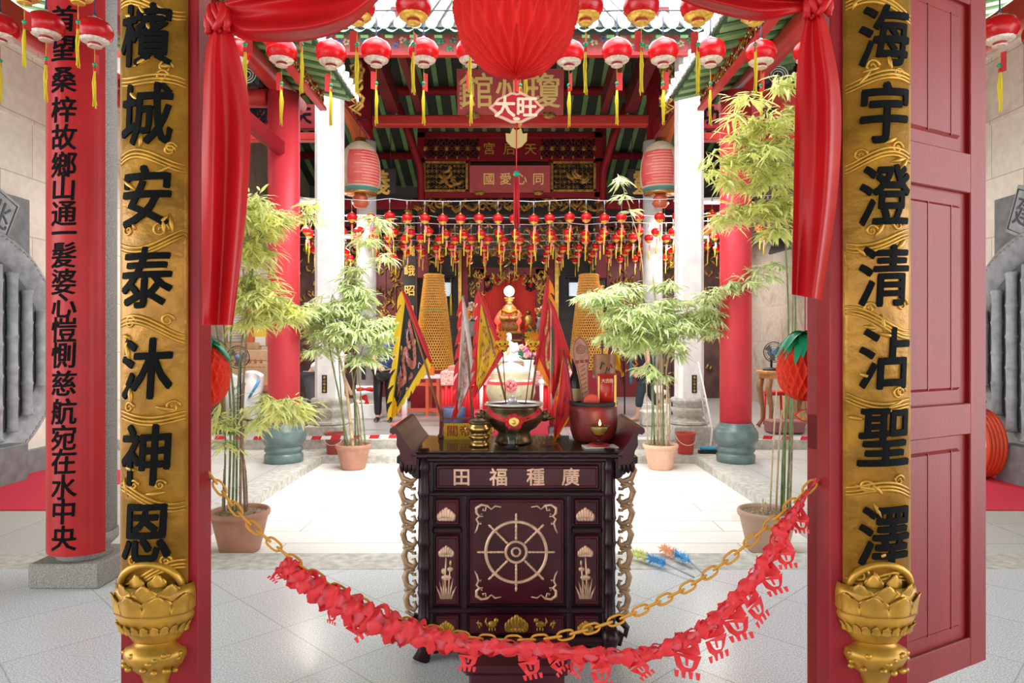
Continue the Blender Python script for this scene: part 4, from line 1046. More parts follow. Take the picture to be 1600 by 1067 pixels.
for (px, py, deg, sc) in pend:
    o = P(px, py, YC - .03 + rn.uniform(-.02, .02)); A = radians(deg); uy = -Vector((cos(A), 0, sin(A))); ux = Vector((-uy.z, 0, uy.x)); s_ = .056 * sc
    tw = rn.uniform(-.7, .7); ux = (ux + Vector((0, tw, 0))).normalized()
    m = MB()
    for (y0, y1, w0, w1) in ((.25, -.6, .42, .5), (-.55, -1.35, .55, .40)):
        oc = [(-w0, y0), (w0, y0), (w1, y1 + .15), (w1 * .6, y1), (-w1 * .6, y1), (-w1, y1 + .15)]
        ic = [(x * .42, (y0 + y1) / 2 + (y - (y0 + y1) / 2) * .42) for x, y in oc]
        V = []; n_ = Vector((rn.uniform(-.2, .2), -1, 0))
        for x, y in oc + ic: V.append(o + ux * (x * s_) + uy * (y * s_ * .9) + n_ * (.012 * sin(x * 6 + y * 4)))
        m.add(V, [(i, (i + 1) % 6, 6 + (i + 1) % 6, 6 + i) for i in range(6)])
        m.add([o + ux * (q[0] * s_) + uy * (q[1] * s_ * .9) for q in ((-.07, y0 - .2), (.07, y0 - .2), (.05, y1 + .25), (-.05, y1 + .25))], [(0, 1, 2, 3)])
    for q in range(4):
        x = -.4 + q * .27; m.add([o + ux * ((x + a) * s_) + uy * (b * s_) for a, b in ((-.10, -1.2), (.10, -1.2), (.06, -1.48), (-.06, -1.48))], [(0, 1, 2, 3)])
    m.build('pendant', GARL, root)
# ============================================================ altar table
TX, TY0, TY1, TH_ = 0.026, 3.42, 3.98, 1.045          # centre, front, back, top
KZ = TY0 / FPX
def tz(py): return CAMH - (py - 533.5) * KZ
def tx(px): return (px - 800) * KZ
root = thing('altar_table', 'dark lacquered rosewood altar table with gold wheel and lotus carvings', 'table', (TX, (TY0 + TY1) / 2, 0))
def tb(mb, x0, y0, x1, y1, yf, d, bev=.0):
    mb.box(((tx(x0) + tx(x1)) / 2, yf + d / 2, (tz(y0) + tz(y1)) / 2), (tx(x1) - tx(x0), d, tz(y0) - tz(y1)), bev=bev)
m = MB(); tb(m, 660, 722, 955, 1006, TY0 + .03, TY1 - TY0 - .06); m.build('cabinet', LACQ, root)
m = MB()                                             # rails and stiles standing proud of the cabinet
for y0, y1 in ((716, 723), (768, 776), (950, 959), (996, 1006)): tb(m, 668, y0, 948, y1, TY0, .035, .006)
for x0, x1 in ((668, 676), (721, 729), (886, 894), (941, 948)): tb(m, x0, 770, x1, 1000, TY0 + .004, .03, .006)
for x0, x1 in ((668, 676), (941, 948)): tb(m, x0, 716, x1, 775, TY0 + .003, .03, .006)
for x0, x1 in ((676, 721), (894, 941)): tb(m, x0, 825, x1, 834, TY0 + .004, .03, .006)
m.build('frame', LACQ, root)
for x0, y0, x1, y1 in ((680, 727, 937, 765), (679, 780, 718, 822), (897, 780, 938, 822), (679, 837, 718, 947), (897, 837, 938, 947), (732, 780, 883, 946), (679, 962, 718, 993), (732, 962, 883, 993), (897, 962, 938, 993)):
    m = MB(); tb(m, x0, y0, x1, y1, TY0 + .012, .02, .008); tb(m, x0 + 4, y0 + 4, x1 - 4, y1 - 4, TY0 + .008, .02, .006); m.build('panel', LACQR, root)
for px in (662, 953):                                # bamboo shaped corner posts
    ps, rs = [], []; z = tz(1008)
    while z < tz(712):
        for d_, r in ((0, .030), (.012, .034), (.024, .030), (.11, .027)): ps.append((tx(px), TY0 + .01, z + d_)); rs.append(r)
        z += .125
    MB().tube(ps, rs, 14).build('corner_post', LACQ, root)
for px, sx in ((664, -1), (951, 1)):                 # cabriole feet
    for yy in (TY0 + .02, TY1 - .05):
        x = tx(px); MB().tube([(x, yy, .16), (x + sx * .012, yy - .008, .11), (x + sx * .004, yy, .05), (x + sx * .02, yy - .015, .0)], [.04, .05, .034, .045], 12).build('foot', LACQ, root)
m = MB(); tb(m, 672, 1003, 944, 1015, TY0 + .01, .04, .01)
for i in range(14): m.ball((tx(680 + i * 19.7), TY0 + .012, tz(1016)), (.028, .02, .022), 8, 6)
m.build('apron', LACQ, root)
m = MB(); tb(m, 640, 706, 974, 716, TY0 - .03, TY1 - TY0 + .06, .01); tb(m, 650, 714, 964, 722, TY0 - .01, TY1 - TY0, .008)
for i in range(9): tb(m, 668 + i * 31, 707.5, 690 + i * 31, 713, TY0 - .034, .006, .003)
m.build('top_slab', LACQ, root)
for sx in (-1, 1):                                   # upturned scroll ends
    prof = [(.50, -.005), (.52, .012), (.555, .055), (.585, .105), (.600, .125), (.618, .132), (.632, .122), (.634, .104), (.620, .092), (.604, .096), (.598, .085), (.60, .04), (.585, .012), (.575, -.04), (.56, -.055), (.50, -.06)]
    m = MB().prism([(sx * a, b) for a, b in (prof if sx < 0 else prof)], (TX, TY0 - .03, TH_), (1, 0, 0), (0, 0, 1), (0, TY1 - TY0 + .06, 0)); se = m.build('scroll_end', LACQR, root)
    m = MB()                                         # fluted corbel under the scroll
    for i in range(4): m.ball((TX + sx * (.515 + i * .02), TY0 + .0, TH_ - .075 + i * .004), (.016, .03, .04), 8, 6)
    m.prism([(sx * .49, -.13), (sx * .52, -.12), (sx * .55, -.07), (sx * .60, -.05), (sx * .60, -.02), (sx * .49, -.02)], (TX, TY0 - .02, TH_), (1, 0, 0), (0, 0, 1), (0, .5, 0)); m.build('corbel', LACQ, root)
    m = MB()                                         # openwork gilt bracket
    for i in range(7):
        z = tz(724) - .005 - i * .108; x0 = TX + sx * .505; w = .085 - .005 * i
        C = lambda pts, r: m.tube([(x0 + sx * a, TY0 + .03, z + b) for a, b in pts], r, 7, sx=1.3)
        C([(w * .25, .01), (w * .8, .0), (w * 1.02, -.035), (w * .85, -.075), (w * .35, -.09), (w * .12, -.075), (w * .2, -.05), (w * .42, -.055)], [.006, .011, .013, .012, .010, .008, .006, .004])
        C([(w * .75, -.08), (w * .95, -.10), (w * .4, -.12), (w * .2, -.105)], [.01, .009, .008, .004])
        C([(w * .08, -.02), (w * .35, -.022), (w * .5, -.008)], [.007, .006, .003])
        C([(0, -.07), (w * .3, -.1)], [.007, .006])
    m.build('bracket', BRACKG, root)
    m = MB().tube([(TX + sx * .50, TY0 + .03, tz(965)), (TX + sx * .555, TY0 + .03, tz(985)), (TX + sx * .545, TY0 + .03, tz(998)), (TX + sx * .525, TY0 + .03, tz(992)), (TX + sx * .515, TY0 + .03, tz(1012))], [.02, .016, .014, .02, .012], 8); m.build('bracket_tip', LACQ, root)
MB().box((TX, (TY0 + TY1) / 2, TH_ + .005), (1.02, TY1 - TY0 + .02, .009), bev=.002).build('glass_top', PLATE, root)
m = MB()
for ch, px in (('田', 721), ('福', 779), ('種', 837), ('廣', 892)): write(m, ch, flat((tx(px), TY0 + .0065, tz(746))), .082, .02, depth=.12)
m.build('inscription', PINKG, root)
yo = TY0 + .006; WX, WZ = tx(806.5), tz(863)
m = MB()
def ring2(r, t): m.tube([(WX + r * cos(A), yo, WZ + r * sin(A)) for A in [2 * pi * q / 48 for q in range(48)]], t, 8, closed=True)
ring2(.152, .0085); ring2(.052, .0075); ring2(.021, .006)
for k_ in range(8):
    A = k_ * pi / 4; n = 30; ps = [(WX + cos(A) * (.06 + .135 * q / n), yo - .001, WZ + sin(A) * (.06 + .135 * q / n)) for q in range(n + 1)]
    m.tube(ps, [.0042 + .0028 * abs(sin(q * .75)) for q in range(n + 1)], 8)
m.build('dharma_wheel', PINKG, root)
for sx in (-1, 1):
    for sz in (-1, 1):
        m = MB(); cx, cz = WX + sx * .185, WZ + sz * .205
        C = lambda pts, r: m.tube([(cx + sx * a * .01, yo, cz + sz * b * .01) for a, b in pts], r, 7)
        C([(-11, 2.0), (-8, 2.6), (-6, 1.0), (-4, 2.8), (-1, 3.2), (1.5, 1.5), (1.4, -1), (0, -2.5), (1.4, -4), (.4, -6), (1.2, -9), (2.2, -11)], [.003, .005, .004, .006, .007, .008, .0075, .006, .006, .005, .005, .003])
        C([(-3.5, 2.6), (-3, .2), (-1.6, .5), (-2.2, 1.4)], [.005, .004, .004, .002]); C([(.5, -2.5), (-1.8, -2.6), (-1.4, -1.2), (-.6, -1.8)], [.005, .004, .003, .002]); C([(.8, -6.2), (-1, -6.4), (-.6, -5.4)], [.004, .004, .002])
        m.build('corner_scroll', PINKG, root)
def lotus(px, py, s, nm='lotus'):
    m = MB(); x, z = tx(px), tz(py)
    for rr, k_, zz_, sc in ((.030, 7, 0, 1), (.021, 5, .010, .85), (.011, 3, .018, .7)):
        for q in range(k_):
            a = (q - (k_ - 1) / 2) / max(1, (k_ - 1) / 2); m.ball((x + a * rr * s, yo, z + (zz_ - .010 * a * a * sc) * s), (.0085 * s, .006, .016 * s * sc), 8, 6)
    for q in range(5): m.ball((x + (q - 2) * .012 * s, yo, z - .020 * s), (.009 * s, .005, .008 * s), 7, 5)
    return m
for px in (697, 915): lotus(px, 804, 1.25).build('lotus', PINKG, root)
for px, sx in ((697, 1), (915, -1)):
    m = lotus(px, 862, 1.05); x = tx(px)
    m.tube([(x, yo, tz(872)), (x - .004 * sx, yo, tz(892)), (x - .006 * sx, yo, tz(903)), (x - .004 * sx, yo, tz(932))], [.004, .005, .005, .006], 6)
    m.tube([(x + .008, yo, tz(932)), (x + .016 * sx, yo, tz(905)), (x + .02 * sx, yo, tz(885))], [.005, .004, .004], 6)
    for dx, dy, a, b in ((0, 903, .028, .014), (.02 * sx, 890, .016, .012), (-.012 * sx, 893, .014, .016), (.022 * sx, 880, .006, .014)): m.ball((x + dx, yo, tz(dy)), (a, .005, b), 9, 6)
    for q in range(7): m.tube([(x + (q - 3) * .008, yo, tz(936)), (x + (q - 3) * .012, yo - .001, tz(926 - 5 * (q % 2))), (x + (q - 3) * .017, yo, tz(916 - 6 * (q % 3)))], [.006, .005, .001], 5)
    m.box((x, yo + .002, tz(934)), (.066, .006, .008)); m.build('lotus_plant', PINKG, root)
for px in (697, 915): lotus(px, 980, 1.1).build('lotus', GOLDR, root)
m = lotus(807, 975, 1.6); m.build('lotus', GOLDR, root)
for sx in (-1, 1):
    m = MB(); rn = random.Random(3); x = WX + sx * .12
    m.ball((x, yo, tz(976)), (.024, .008, .018), 9, 6); m.ball((x - sx * .02, yo, tz(970)), (.013, .008, .013), 8, 6); m.tube([(x + sx * .02, yo, tz(978)), (x + sx * .034, yo, tz(972)), (x + sx * .028, yo, tz(966))], [.007, .006, .003], 6)
    for q in range(6): m.tube([(x + sx * (.045 + rn.uniform(0, .03)), yo, tz(978 + rn.uniform(-6, 6))), (x + sx * (.05 + rn.uniform(0, .03)), yo, tz(974 + rn.uniform(-6, 6)))], [.006, .003], 6)
    for q in range(3): m.ball((x + sx * (-.014 + q * .014), yo, tz(984)), (.005, .006, .010), 6, 5)
    m.build('carved_beast', GOLDR, root)
# kneeling stool in front
t = thing('kneeling_stool', 'low dark red kneeling stool standing in front of the altar table', 'stool', (.02, 2.95, 0))
MB().box((.02, 2.96, .235), (.46, .24, .07), bev=.02).build('seat', LACQR, t); MB().box((.02, 2.96, .11), (.40, .20, .20), bev=.01).build('body', LACQR, t)

# ------------------------------------------------------------ things on the altar table
ZT = TH_ + .0105
def at(px, Y): return (px - 800) * Y / FPX
# bronze incense burner
Y = 3.69; x = at(803, Y); root = thing('incense_burner', 'large bronze incense burner with a red sash on the altar table', 'incense burner', (x, Y, ZT))
prof = [(.10, 0), (.104, .008), (.098, .02), (.085, .055), (.092, .065), (.125, .085), (.150, .115), (.160, .145), (.152, .172), (.138, .188), (.136, .195), (.158, .204), (.160, .212), (.150, .214), (.132, .202), (.12, .18), (0, .175)]
MB().lathe(prof, (x, Y, ZT), 40).build('bowl', BRONZE, root)
MB().lathe([(.134, .202), (.159, .205), (.162, .2125), (.152, .2165), (.134, .206)], (x, Y, ZT), 40, caps=False).build('rim', STEEL, root)
m = MB(); rn = random.Random(4)
def ashf(a, b):
    r = .128 * b; return (x + r * cos(2 * pi * a), Y + r * sin(2 * pi * a), ZT + .186 + .035 * max(0, 1 - b * 1.5) ** .8 + rn.uniform(-.003, .003))
m.grid(ashf, 24, 10, smooth=False); m.build('ash', ASH, root)
MB().lathe([(0, -.01), (.024, 0), (.026, .018), (.018, .034), (0, .04)], (x - .008, Y - .02, ZT + .215), 16).build('pearl_finial', STEEL, root)
for sx in (-1, 1):
    m = MB().ball((x + sx * .165, Y, ZT + .14), (.03, .026, .028), 12, 8).ball((x + sx * .188, Y - .005, ZT + .133), (.018, .02, .014), 10, 7).ball((x + sx * .165, Y - .018, ZT + .163), (.01, .01, .012), 7, 5).ball((x + sx * .178, Y + .016, ZT + .163), (.01, .01, .012), 7, 5)
    m.ball((x + sx * .19, Y - .004, ZT + .15), (.012, .012, .01), 7, 5); m.tube([(x + sx * .2, Y, ZT + .122), (x + sx * .206, Y, ZT + .108), (x + sx * .195, Y, ZT + .1)], .004, 6); m.build('lion_head_handle', BRONZE, root)
def rb(z):
    for (r0, z0), (r1, z1) in zip(prof, prof[1:]):
        if z0 <= z <= z1 and z1 > z0: return r0 + (r1 - r0) * (z - z0) / (z1 - z0)
    return .15
m = MB()
for sx in (-1, 1):
    V = []
    for q in range(13):
        A = -pi / 2 + sx * (q / 12) * 1.15; zc = .125 + .055 * (q / 12) ** 1.1
        for dz in (.013, -.013):
            r = rb(zc + dz) + .003; V.append((x + r * cos(A), Y + r * sin(A), ZT + zc + dz))
    F = [(2 * q, 2 * q + 1, 2 * q + 3, 2 * q + 2) for q in range(12)]
    m.add(V, F if sx < 0 else [f[::-1] for f in F], True)
ros = MB()
for q in range(9): A = q * 2 * pi / 9; ros.ball((x + .03 * cos(A), Y - .152, ZT + .125 + .03 * sin(A)), (.018, .008, .018), 8, 5)
m.add(ros.v, ros.f, True); m.build('sash', CRED, root)
m = MB(); mm = MB().lathe([(0, -.004), (.026, -.004), (.027, .004), (.018, .006), (.014, .004), (.008, .010), (0, .011)], (0, 0, 0), 20)
m.add([(x + a, Y - .158 - c_, ZT + .128 + b) for a, b, c_ in mm.v], mm.f, True); m.build('medallion', GOLDB, root)
# two tasselled lion faces on sticks standing in the ash
for px, lean, sd_ in ((785, -.02, 'left'), (833, .03, 'right')):
    xx = at(px, Y); c = P(px, 541, Y); root = thing('lion_ornament', 'small yellow lion face ornament on a stick at the %s of the bronze burner' % sd_, 'ornament', (xx, Y, ZT + .19))
    xb = at(px + (6 if sd_ == 'left' else -13), Y)
    MB().tube([(xb, Y, ZT + .18), (c.x, Y, c.z)], .0032, 6).build('stick', WOODR, root)
    m = MB().ball(c, (.031, .018, .034), 14, 10).ball(c + Vector((0, -.012, -.012)), (.024, .014, .014), 12, 8)
    for sg in (-1, 1): m.ball(c + Vector((sg * .026, 0, .02)), (.010, .008, .012), 8, 6)
    m.build('face', YEL, root)
    m = MB()
    for sg in (-1, 1): m.ball(c + Vector((sg * .014, -.017, .012)), .006, 8, 6)
    m.ball(c + Vector((0, -.024, -.024)), .006, 8, 6); m.build('eyes', BLACK, root)
    m = MB()
    for q in range(10): m.ball(c + Vector((.024 * cos(q * .62 + 2.6), -.022 if q < 8 else -.02, -.014 + .016 * sin(q * .62 + 2.6))), .0045, 6, 5)
    m.ball(c + Vector((.03, -.01, .0)), .008, 7, 5); m.ball(c + Vector((-.03, -.01, .0)), .008, 7, 5); m.build('pompons', CRED, root)
    m = MB(); rn = random.Random(px)
    for q in range(14): m.tube([c + Vector((rn.uniform(-.02, .02), 0, .03)), c + Vector((rn.uniform(-.028, .028), 0, .055)), c + Vector((rn.uniform(-.03, .03), 0, .075 + rn.uniform(0, .02)))], [.004, .005, .001], 5)
    m.build('mane', YELO, root)
# small censer
Y = 3.56; x = at(749, Y); root = thing('small_censer', 'small brass lidded censer left of the bronze burner on the altar table', 'censer', (x, Y, ZT))
MB().lathe([(.05, 0), (.054, .01), (.045, .022), (.04, .03), (.055, .045), (.055, .055), (.043, .062), (.043, .07), (.06, .085), (.06, .10), (.05, .11), (.053, .12), (.0, .122)], (x, Y, ZT), 28).build('bowl', BRASS, root)
MB().lathe([(.056, .118), (.058, .125), (.045, .137), (.02, .146), (.014, .15), (0, .15)], (x, Y, ZT), 24).ball((x, Y, ZT + .158), (.016, .012, .012), 9, 6).ball((x - .014, Y - .004, ZT + .168), (.009, .008, .008), 8, 6).tube([(x + .012, Y, ZT + .155), (x + .02, Y, ZT + .172)], [.005, .002], 6).build('lid', BRONZE, root)
for sx in (-1, 1): MB().tube([(x + sx * .055, Y, ZT + .10), (x + sx * .072, Y, ZT + .095), (x + sx * .072, Y, ZT + .075), (x + sx * .058, Y, ZT + .07)], .006, 7).build('handle', BRASS, root)
# drinking glass
Y = 3.47; x = at(800.5, Y); g = MB().lathe([(0, 0), (.030, 0), (.032, .004), (.034, .10), (.0325, .10), (.030, .012), (0, .011)], (x, Y, ZT), 28).build('drinking_glass', GLASS); tag(g, 'plain clear drinking glass at the front edge of the altar table', 'glass')
# yellow name card
Y = 3.80; a, b = P(694, 687, Y), P(768, 663, Y); root = thing('name_card', 'yellow card with red characters propped on the altar table', 'sign', ((a.x + b.x) / 2, Y, ZT))
m = MB().box(((a.x + b.x) / 2, Y, ZT + .045), (b.x - a.x, .01, .088)); m.build('board', YEL, root)
m = MB(); write(m, '關', flat((at(707, Y), Y - .0055, ZT + .047)), .058, .015); write(m, '帝', flat((at(727, Y), Y - .0055, ZT + .047)), .058, .015); m.build('inscription', mk('red brown ink', (.42, .05, .02), .6), root)
# flag rack
Y = 3.90; root = thing('flag_rack', 'red brown wooden rack holding the triangular flags at the back of the altar table', 'rack', (at(780, Y), Y, ZT))
def pole(mb, a, b, r, n=8): mb.tube([a, b], r, n)
m = MB(); m.box((at(780, Y), Y, ZT + .105), (at(872, Y) - at(690, Y), .012, .012)); m.build('rail', WOODR, root)
for px in (690, 871):
    xx = at(px, Y); m = MB().box((xx, Y, ZT + .08), (.022, .03, .16), bev=.003).box((xx, Y, ZT + .012), (.03, .12, .022), bev=.004).prism([(-.05, 0), (.05, 0), (.018, .07), (-.018, .07)], (xx - .009, Y, ZT + .02), (0, 1, 0), (0, 0, 1), (.018, 0, 0)); m.build('upright', WOODR, root)
for px in (738, 800, 828):
    MB().box((at(px, Y), Y, ZT + .125), (.018, .024, .085), bev=.003).build('socket', WOODR, root)

# flags -----------------------------------------------------
def flag(lab, A, B, C, Y, poleA, poleB, border, field, motif, wave=.02, jag_l=True, jag_b=True, seed=1, sleeve=CRED, fin=.78):
    """A top of the hoist, B foot of the hoist, C the hanging tip; pole from poleA to poleB (photo positions at depth Y)"""
    root = thing('triangular_flag', lab, 'flag', tuple(P(*poleB, Y)))
    MB().tube([P(*poleA, Y), P(*poleB, Y)], .0065, 8).build('pole', WOODM, root)
    pa, pb, pc = P(*A, Y), P(*B, Y), P(*C, Y)
    def pt(u, v, d=0.0):                              # u along the hoist, v toward the tip
        q = pa.lerp(pb, u).lerp(pc, v); q.y += wave * sin(u * 7 + v * 5 + seed) * v + .012 * sin(u * 15 - v * 9) * v - d; return q
    MB().grid(lambda a, b: pt(a, b * .995), 16, 28).build('sheet', border, root)
    ctr = (pa + pb + pc) / 3
    m = MB(); rn = random.Random(seed)
    for (u0, on) in ((0.0, jag_l), (1.0, jag_b)):     # flame shaped fringe on the two free edges
        if not on: continue
        n = 8
        for i in range(n):
            v0, v1 = i / n, (i + 1) / n; p0, p1 = pt(u0, v0), pt(u0, min(.995, v1)); o = (p0 + p1) / 2 - ctr; e = (p1 - p0)
            nn = Vector((e.z, 0, -e.x)).normalized(); nn = nn if nn.dot(o) > 0 else -nn
            tip = p1 + nn * e.length * rn.uniform(.22, .36) + e * rn.uniform(.15, .4)
            m.add([p0, p0.lerp(p1, .5) + nn * e.length * .22, p0.lerp(p1, .8) + nn * e.length * .27, tip, p1 + nn * e.length * .08, p1], [(0, 1, 2, 3, 4, 5)])
    if m.v: m.build('fringe', border, root)
    if field:                                         # inner field, both faces
        m = MB()
        for d in (.0025, -.0025): m.grid(lambda a, b: pt(.5 + (a - .5) * fin + (1 - fin) * .0, .03 + b * .80, d), 12, 20)
        m.build('field', field, root)
    mm = MB().tube([pa.lerp(pb, i / 6) + Vector((0, -.004, 0)) for i in range(7)], [.004] + [.013] * 5 + [.006], 8); mm.build('sleeve', sleeve, root)
    for mat, curves in motif:
        m = MB()
        for pts, r in curves:
            k_ = len(pts); dense = [bez(pts, i / (4 * k_)) for i in range(4 * k_ + 1)]
            vs = []; 
            for i, p in enumerate(dense):
                a = dense[max(0, i - 1)]; b = dense[min(4 * k_, i + 1)]; dx, dy = b[0] - a[0], b[1] - a[1]; L = sqrt(dx * dx + dy * dy) or 1
                w = (r if not isinstance(r, tuple) else r[0] + (r[1] - r[0]) * i / (4 * k_)) * (.6 + .4 * abs(sin(i * 1.4)))
                for sg in (-1, 1): vs.append(pt(p[0] - dy / L * w * sg, p[1] + dx / L * w * sg * .7, .006))
            m.add(vs, [(2 * i, 2 * i + 1, 2 * i + 3, 2 * i + 2) for i in range(4 * k_)])
            for sg in (-1,): pass
        m.build('embroidery', mat, root)
    return root
rn = random.Random(40)
def scatter(n, r, sd0, lo=.15, hi=.85, v0=.1, v1=.75):
    q = random.Random(sd0); out = []
    for _ in range(n):
        u, v = q.uniform(lo, hi), q.uniform(v0, v1); a = q.uniform(0, 6.28); L = .06
        out.append(([(u, v), (u + L * cos(a), v + L * sin(a)), (u + L * 1.2 * cos(a + .9), v + L * 1.2 * sin(a + .9))], (r, r * .3)))
    return out
dragon = [([(.28, .10), (.45, .14), (.62, .20), (.72, .30), (.55, .36), (.38, .34), (.34, .44), (.5, .50), (.64, .54), (.52, .62), (.4, .66), (.5, .74)], (.055, .085)),
          ([(.30, .22), (.42, .26), (.5, .22)], .04), ([(.72, .42), (.8, .40), (.74, .48)], .035), ([(.3, .56), (.4, .58), (.34, .66)], .04)]
flag('black triangular flag with an embroidered dragon and scalloped yellow border', (629, 451), (674, 568), (612, 652), 3.86, (628, 449), (689, 650), YEL, CBLACK,
     [(EMBR, dragon), (EMBG, scatter(9, .03, 5)), (EMBP, scatter(7, .02, 8, v0=.15, v1=.6))], seed=1)
flag('off white triangular flag with faded red embroidery and a red fringe', (723, 463), (741, 590), (712, 655), 3.92, (724, 461), (738, 655), CRED, CWHITE, [(EMBR, scatter(30, .03, 21, .3, .8, .1, .8)), (CGREEN, scatter(3, .03, 2, .1, .3, .05, .15))], wave=.03, jag_b=False, seed=2, sleeve=CWHITE, fin=.92)
flag('yellow triangular flag with brown embroidery and red border, left of the burner', (748, 452), (786, 556), (741, 622), 3.88, (747, 449), (797, 655), CRED, YEL, [(EMBB, scatter(24, .026, 31, .2, .8, .1, .8)), (EMBR, scatter(8, .03, 33))], wave=.025, seed=3, jag_b=False)
flag('red and orange triangular flag with a curled emblem, standing right of the burner', (857, 433), (838, 570), (876, 632), 3.92, (857, 431), (826, 655), YELO, CRED, [(EMBG, [([(.3, .3), (.6, .26), (.75, .38), (.5, .46), (.35, .4)], .06), ([(.2, .15), (.35, .18), (.5, .14)], .05)]), (EMBB, scatter(5, .03, 35))], wave=.02, seed=4)
flag('red flag with a green stripe and pale edge, furled beside the red barrel', (860, 470), (890, 562), (860, 640), 3.86, (857, 466), (899, 592), CWHITE, CRED, [(CGREEN, [([(.12, .18), (.2, .35), (.22, .5), (.14, .66)], .09)])], wave=.03, seed=5, jag_l=False, jag_b=False, fin=.85)
flag('small crimson flag with dark marks and a yellow tail, leaning right of the burner', (880, 547), (896, 645), (862, 696), 3.80, (880, 543), (899, 665), YEL, CRED, [(CMAR, scatter(10, .04, 41, .2, .8, .05, .7))], wave=.02, seed=6, jag_l=False, jag_b=False, fin=.9, sleeve=CMAR)
# red barrel and what stands in it
Y = 3.78; x = at(927, Y); root = thing('incense_barrel', 'round dark red wooden barrel on the right of the altar table', 'barrel', (x, Y, ZT))
MB().lathe([(.105, 0), (.113, .01), (.128, .06), (.133, .11), (.131, .165), (.126, .20), (.112, .20), (.112, .03), (0, .03)], (x, Y, ZT), 36).build('staves', BARREL, root)
MB().lathe([(.127, .192), (.132, .197), (.132, .212), (.126, .216), (.111, .214), (.110, .19)], (x, Y, ZT), 36, caps=False).build('rim', DARK, root)
def PB(px, py, dy=0.0): return P(px, py, Y + dy)
root = thing('carved_paddle', 'pinkish brown carved wooden paddle standing in the red barrel', 'paddle', tuple(PB(918, 640)))
s_ = Y / FPX; ax = (PB(905, 525) - PB(917, 640)); L = ax.length; uy = ax.normalized(); ux = Vector((uy.z, 0, -uy.x))
outl = [(-.02, 0), (.02, 0), (.024, L * .35), (.034, L * .58), (.048, L * .70), (.046, L * .86), (.028, L * .95), (0, L), (-.028, L * .95), (-.046, L * .86), (-.048, L * .70), (-.034, L * .58), (-.024, L * .35)]
m = MB().prism(outl, PB(917, 640), ux, uy, (0, .012, 0)); m.build('blade', mk('pink brown carved wood', (.50, .24, .17), .5, var=.25, vscale=30), root)
m = MB(); o = PB(917, 640) + Vector((0, -.002, 0))
m.tube([o + ux * a * .85 + uy * (L * .5 + (b - L * .5) * .97) for a, b in outl], .003, 5, closed=True)
cc = o + uy * (L * .82)
for r in (.012, .024): m.tube([cc + ux * (r * cos(q * pi / 8)) + uy * (r * sin(q * pi / 8)) for q in range(16)], .0028, 5, closed=True)
for q in range(9): m.tube([o + ux * -.014 + uy * (L * (.1 + q * .06)), o + ux * .014 + uy * (L * (.13 + q * .06))], .0025, 5)
m.build('carving', EMBB, root)
for q in range(3): pass
m = MB()
for q in (-1, 0, 1): m.box(tuple(o + ux * (q * .026) + uy * (L * .655)), (.018, .006, .016), bev=.002)
m.build('studs', CMAR, root)
root = thing('fortune_stick_tube', 'brown bamboo fortune stick tube standing in the red barrel', 'tube', tuple(PB(944, 590, .03)))
c0 = PB(944, 590, .03); MB().lathe([(.062, 0), (.064, .02), (.062, .12), (.064, .128), (.058, .13), (.056, .02), (0, .02)], tuple(c0), 24).build('tube', mk('brown bamboo tube', (.30, .13, .05), .4, var=.3, vscale=16), root)
m = MB()
for q in range(5): m.tube([c0 + Vector((-.03 + q * .014, -.063, .05 + .03 * sin(q * 2))), c0 + Vector((-.02 + q * .014, -.064, .07 + .02 * cos(q)))], .003, 5)
m.build('carving', DARK, root)
root = thing('incense_tin', 'tall red printed incense tin standing in the red barrel', 'tin', tuple(PB(947, 640)))
c0 = PB(948, 638, -.02); MB().lathe([(.052, 0), (.056, .19), (.05, .192), (0, .19)], tuple(c0), 24).build('body', mk('red printed tin', (.42, .02, .015), .3), root)
m = MB(); write(m, '天后香', flat(c0 + Vector((-.012, -.058, .155))), .03, .02, depth=.02) if False else [write(m, ch, flat(c0 + Vector((-.026 + i * .022, -.057, .155))), .022, .01) for i, ch in enumerate('大吉香')]
m.build('printing', mk('cream print', (.75, .55, .35), .5), root); m = MB(); m.box(tuple(c0 + Vector((.040, -.042, .10))), (.012, .012, .17)); m.box(tuple(c0 + Vector((-.048, -.03, .10))), (.008, .012, .16)); m.build('gold_band', GOLDB, root)
root = thing('round_fan', 'small round red fan sticking out of the red barrel', 'fan', tuple(PB(924, 640, -.08)))
m = MB(); mm = MB().lathe([(0, -.003), (.040, -.003), (.044, 0), (.040, .003), (0, .003)], (0, 0, 0), 28); c0 = PB(924.5, 628, -.09); m.add([(c0.x + a, c0.y + c_, c0.z + b) for a, b, c_ in mm.v], mm.f); m.build('disc', mk('flat red disc', (.62, .05, .03), .5), root); MB().tube([c0 + Vector((0, .004, -.03)), c0 + Vector((.004, .01, -.07))], .005, 6).build('handle', WOODM, root)
root = thing('dark_bottle', 'black glass bottle standing in the red barrel beside the paddle', 'bottle', tuple(PB(897, 640, .04)))
c0 = PB(898, 640, .04); MB().lathe([(0, 0), (.032, 0), (.034, .01), (.034, .16), (.022, .19), (.013, .205), (.013, .25), (0, .25)], tuple(c0), 20).build('glass', BLACK, root); MB().lathe([(.016, .245), (.016, .285), (0, .287)], tuple(c0), 14).build('cap', DARK, root); MB().lathe([(.0345, .05), (.0345, .12)], tuple(c0), 20, caps=False).build('label', mk('dull gold label', (.35, .24, .12), .5), root)
root = thing('yellow_cloth', 'yellow cloth flap hanging behind the fortune stick tube', 'cloth', tuple(PB(966, 575, .05)))
MB().grid(lambda a, b: PB(958 + 12 * b + 12 * (a - .5) * sin(pi * min(1, .25 + b)) + 4 * b * b, 552 + 34 * b - 6 * (a - .5), .05 + .01 * sin(a * 5)), 6, 10, thick=(0, .003, 0)).build('cloth', YEL, root)
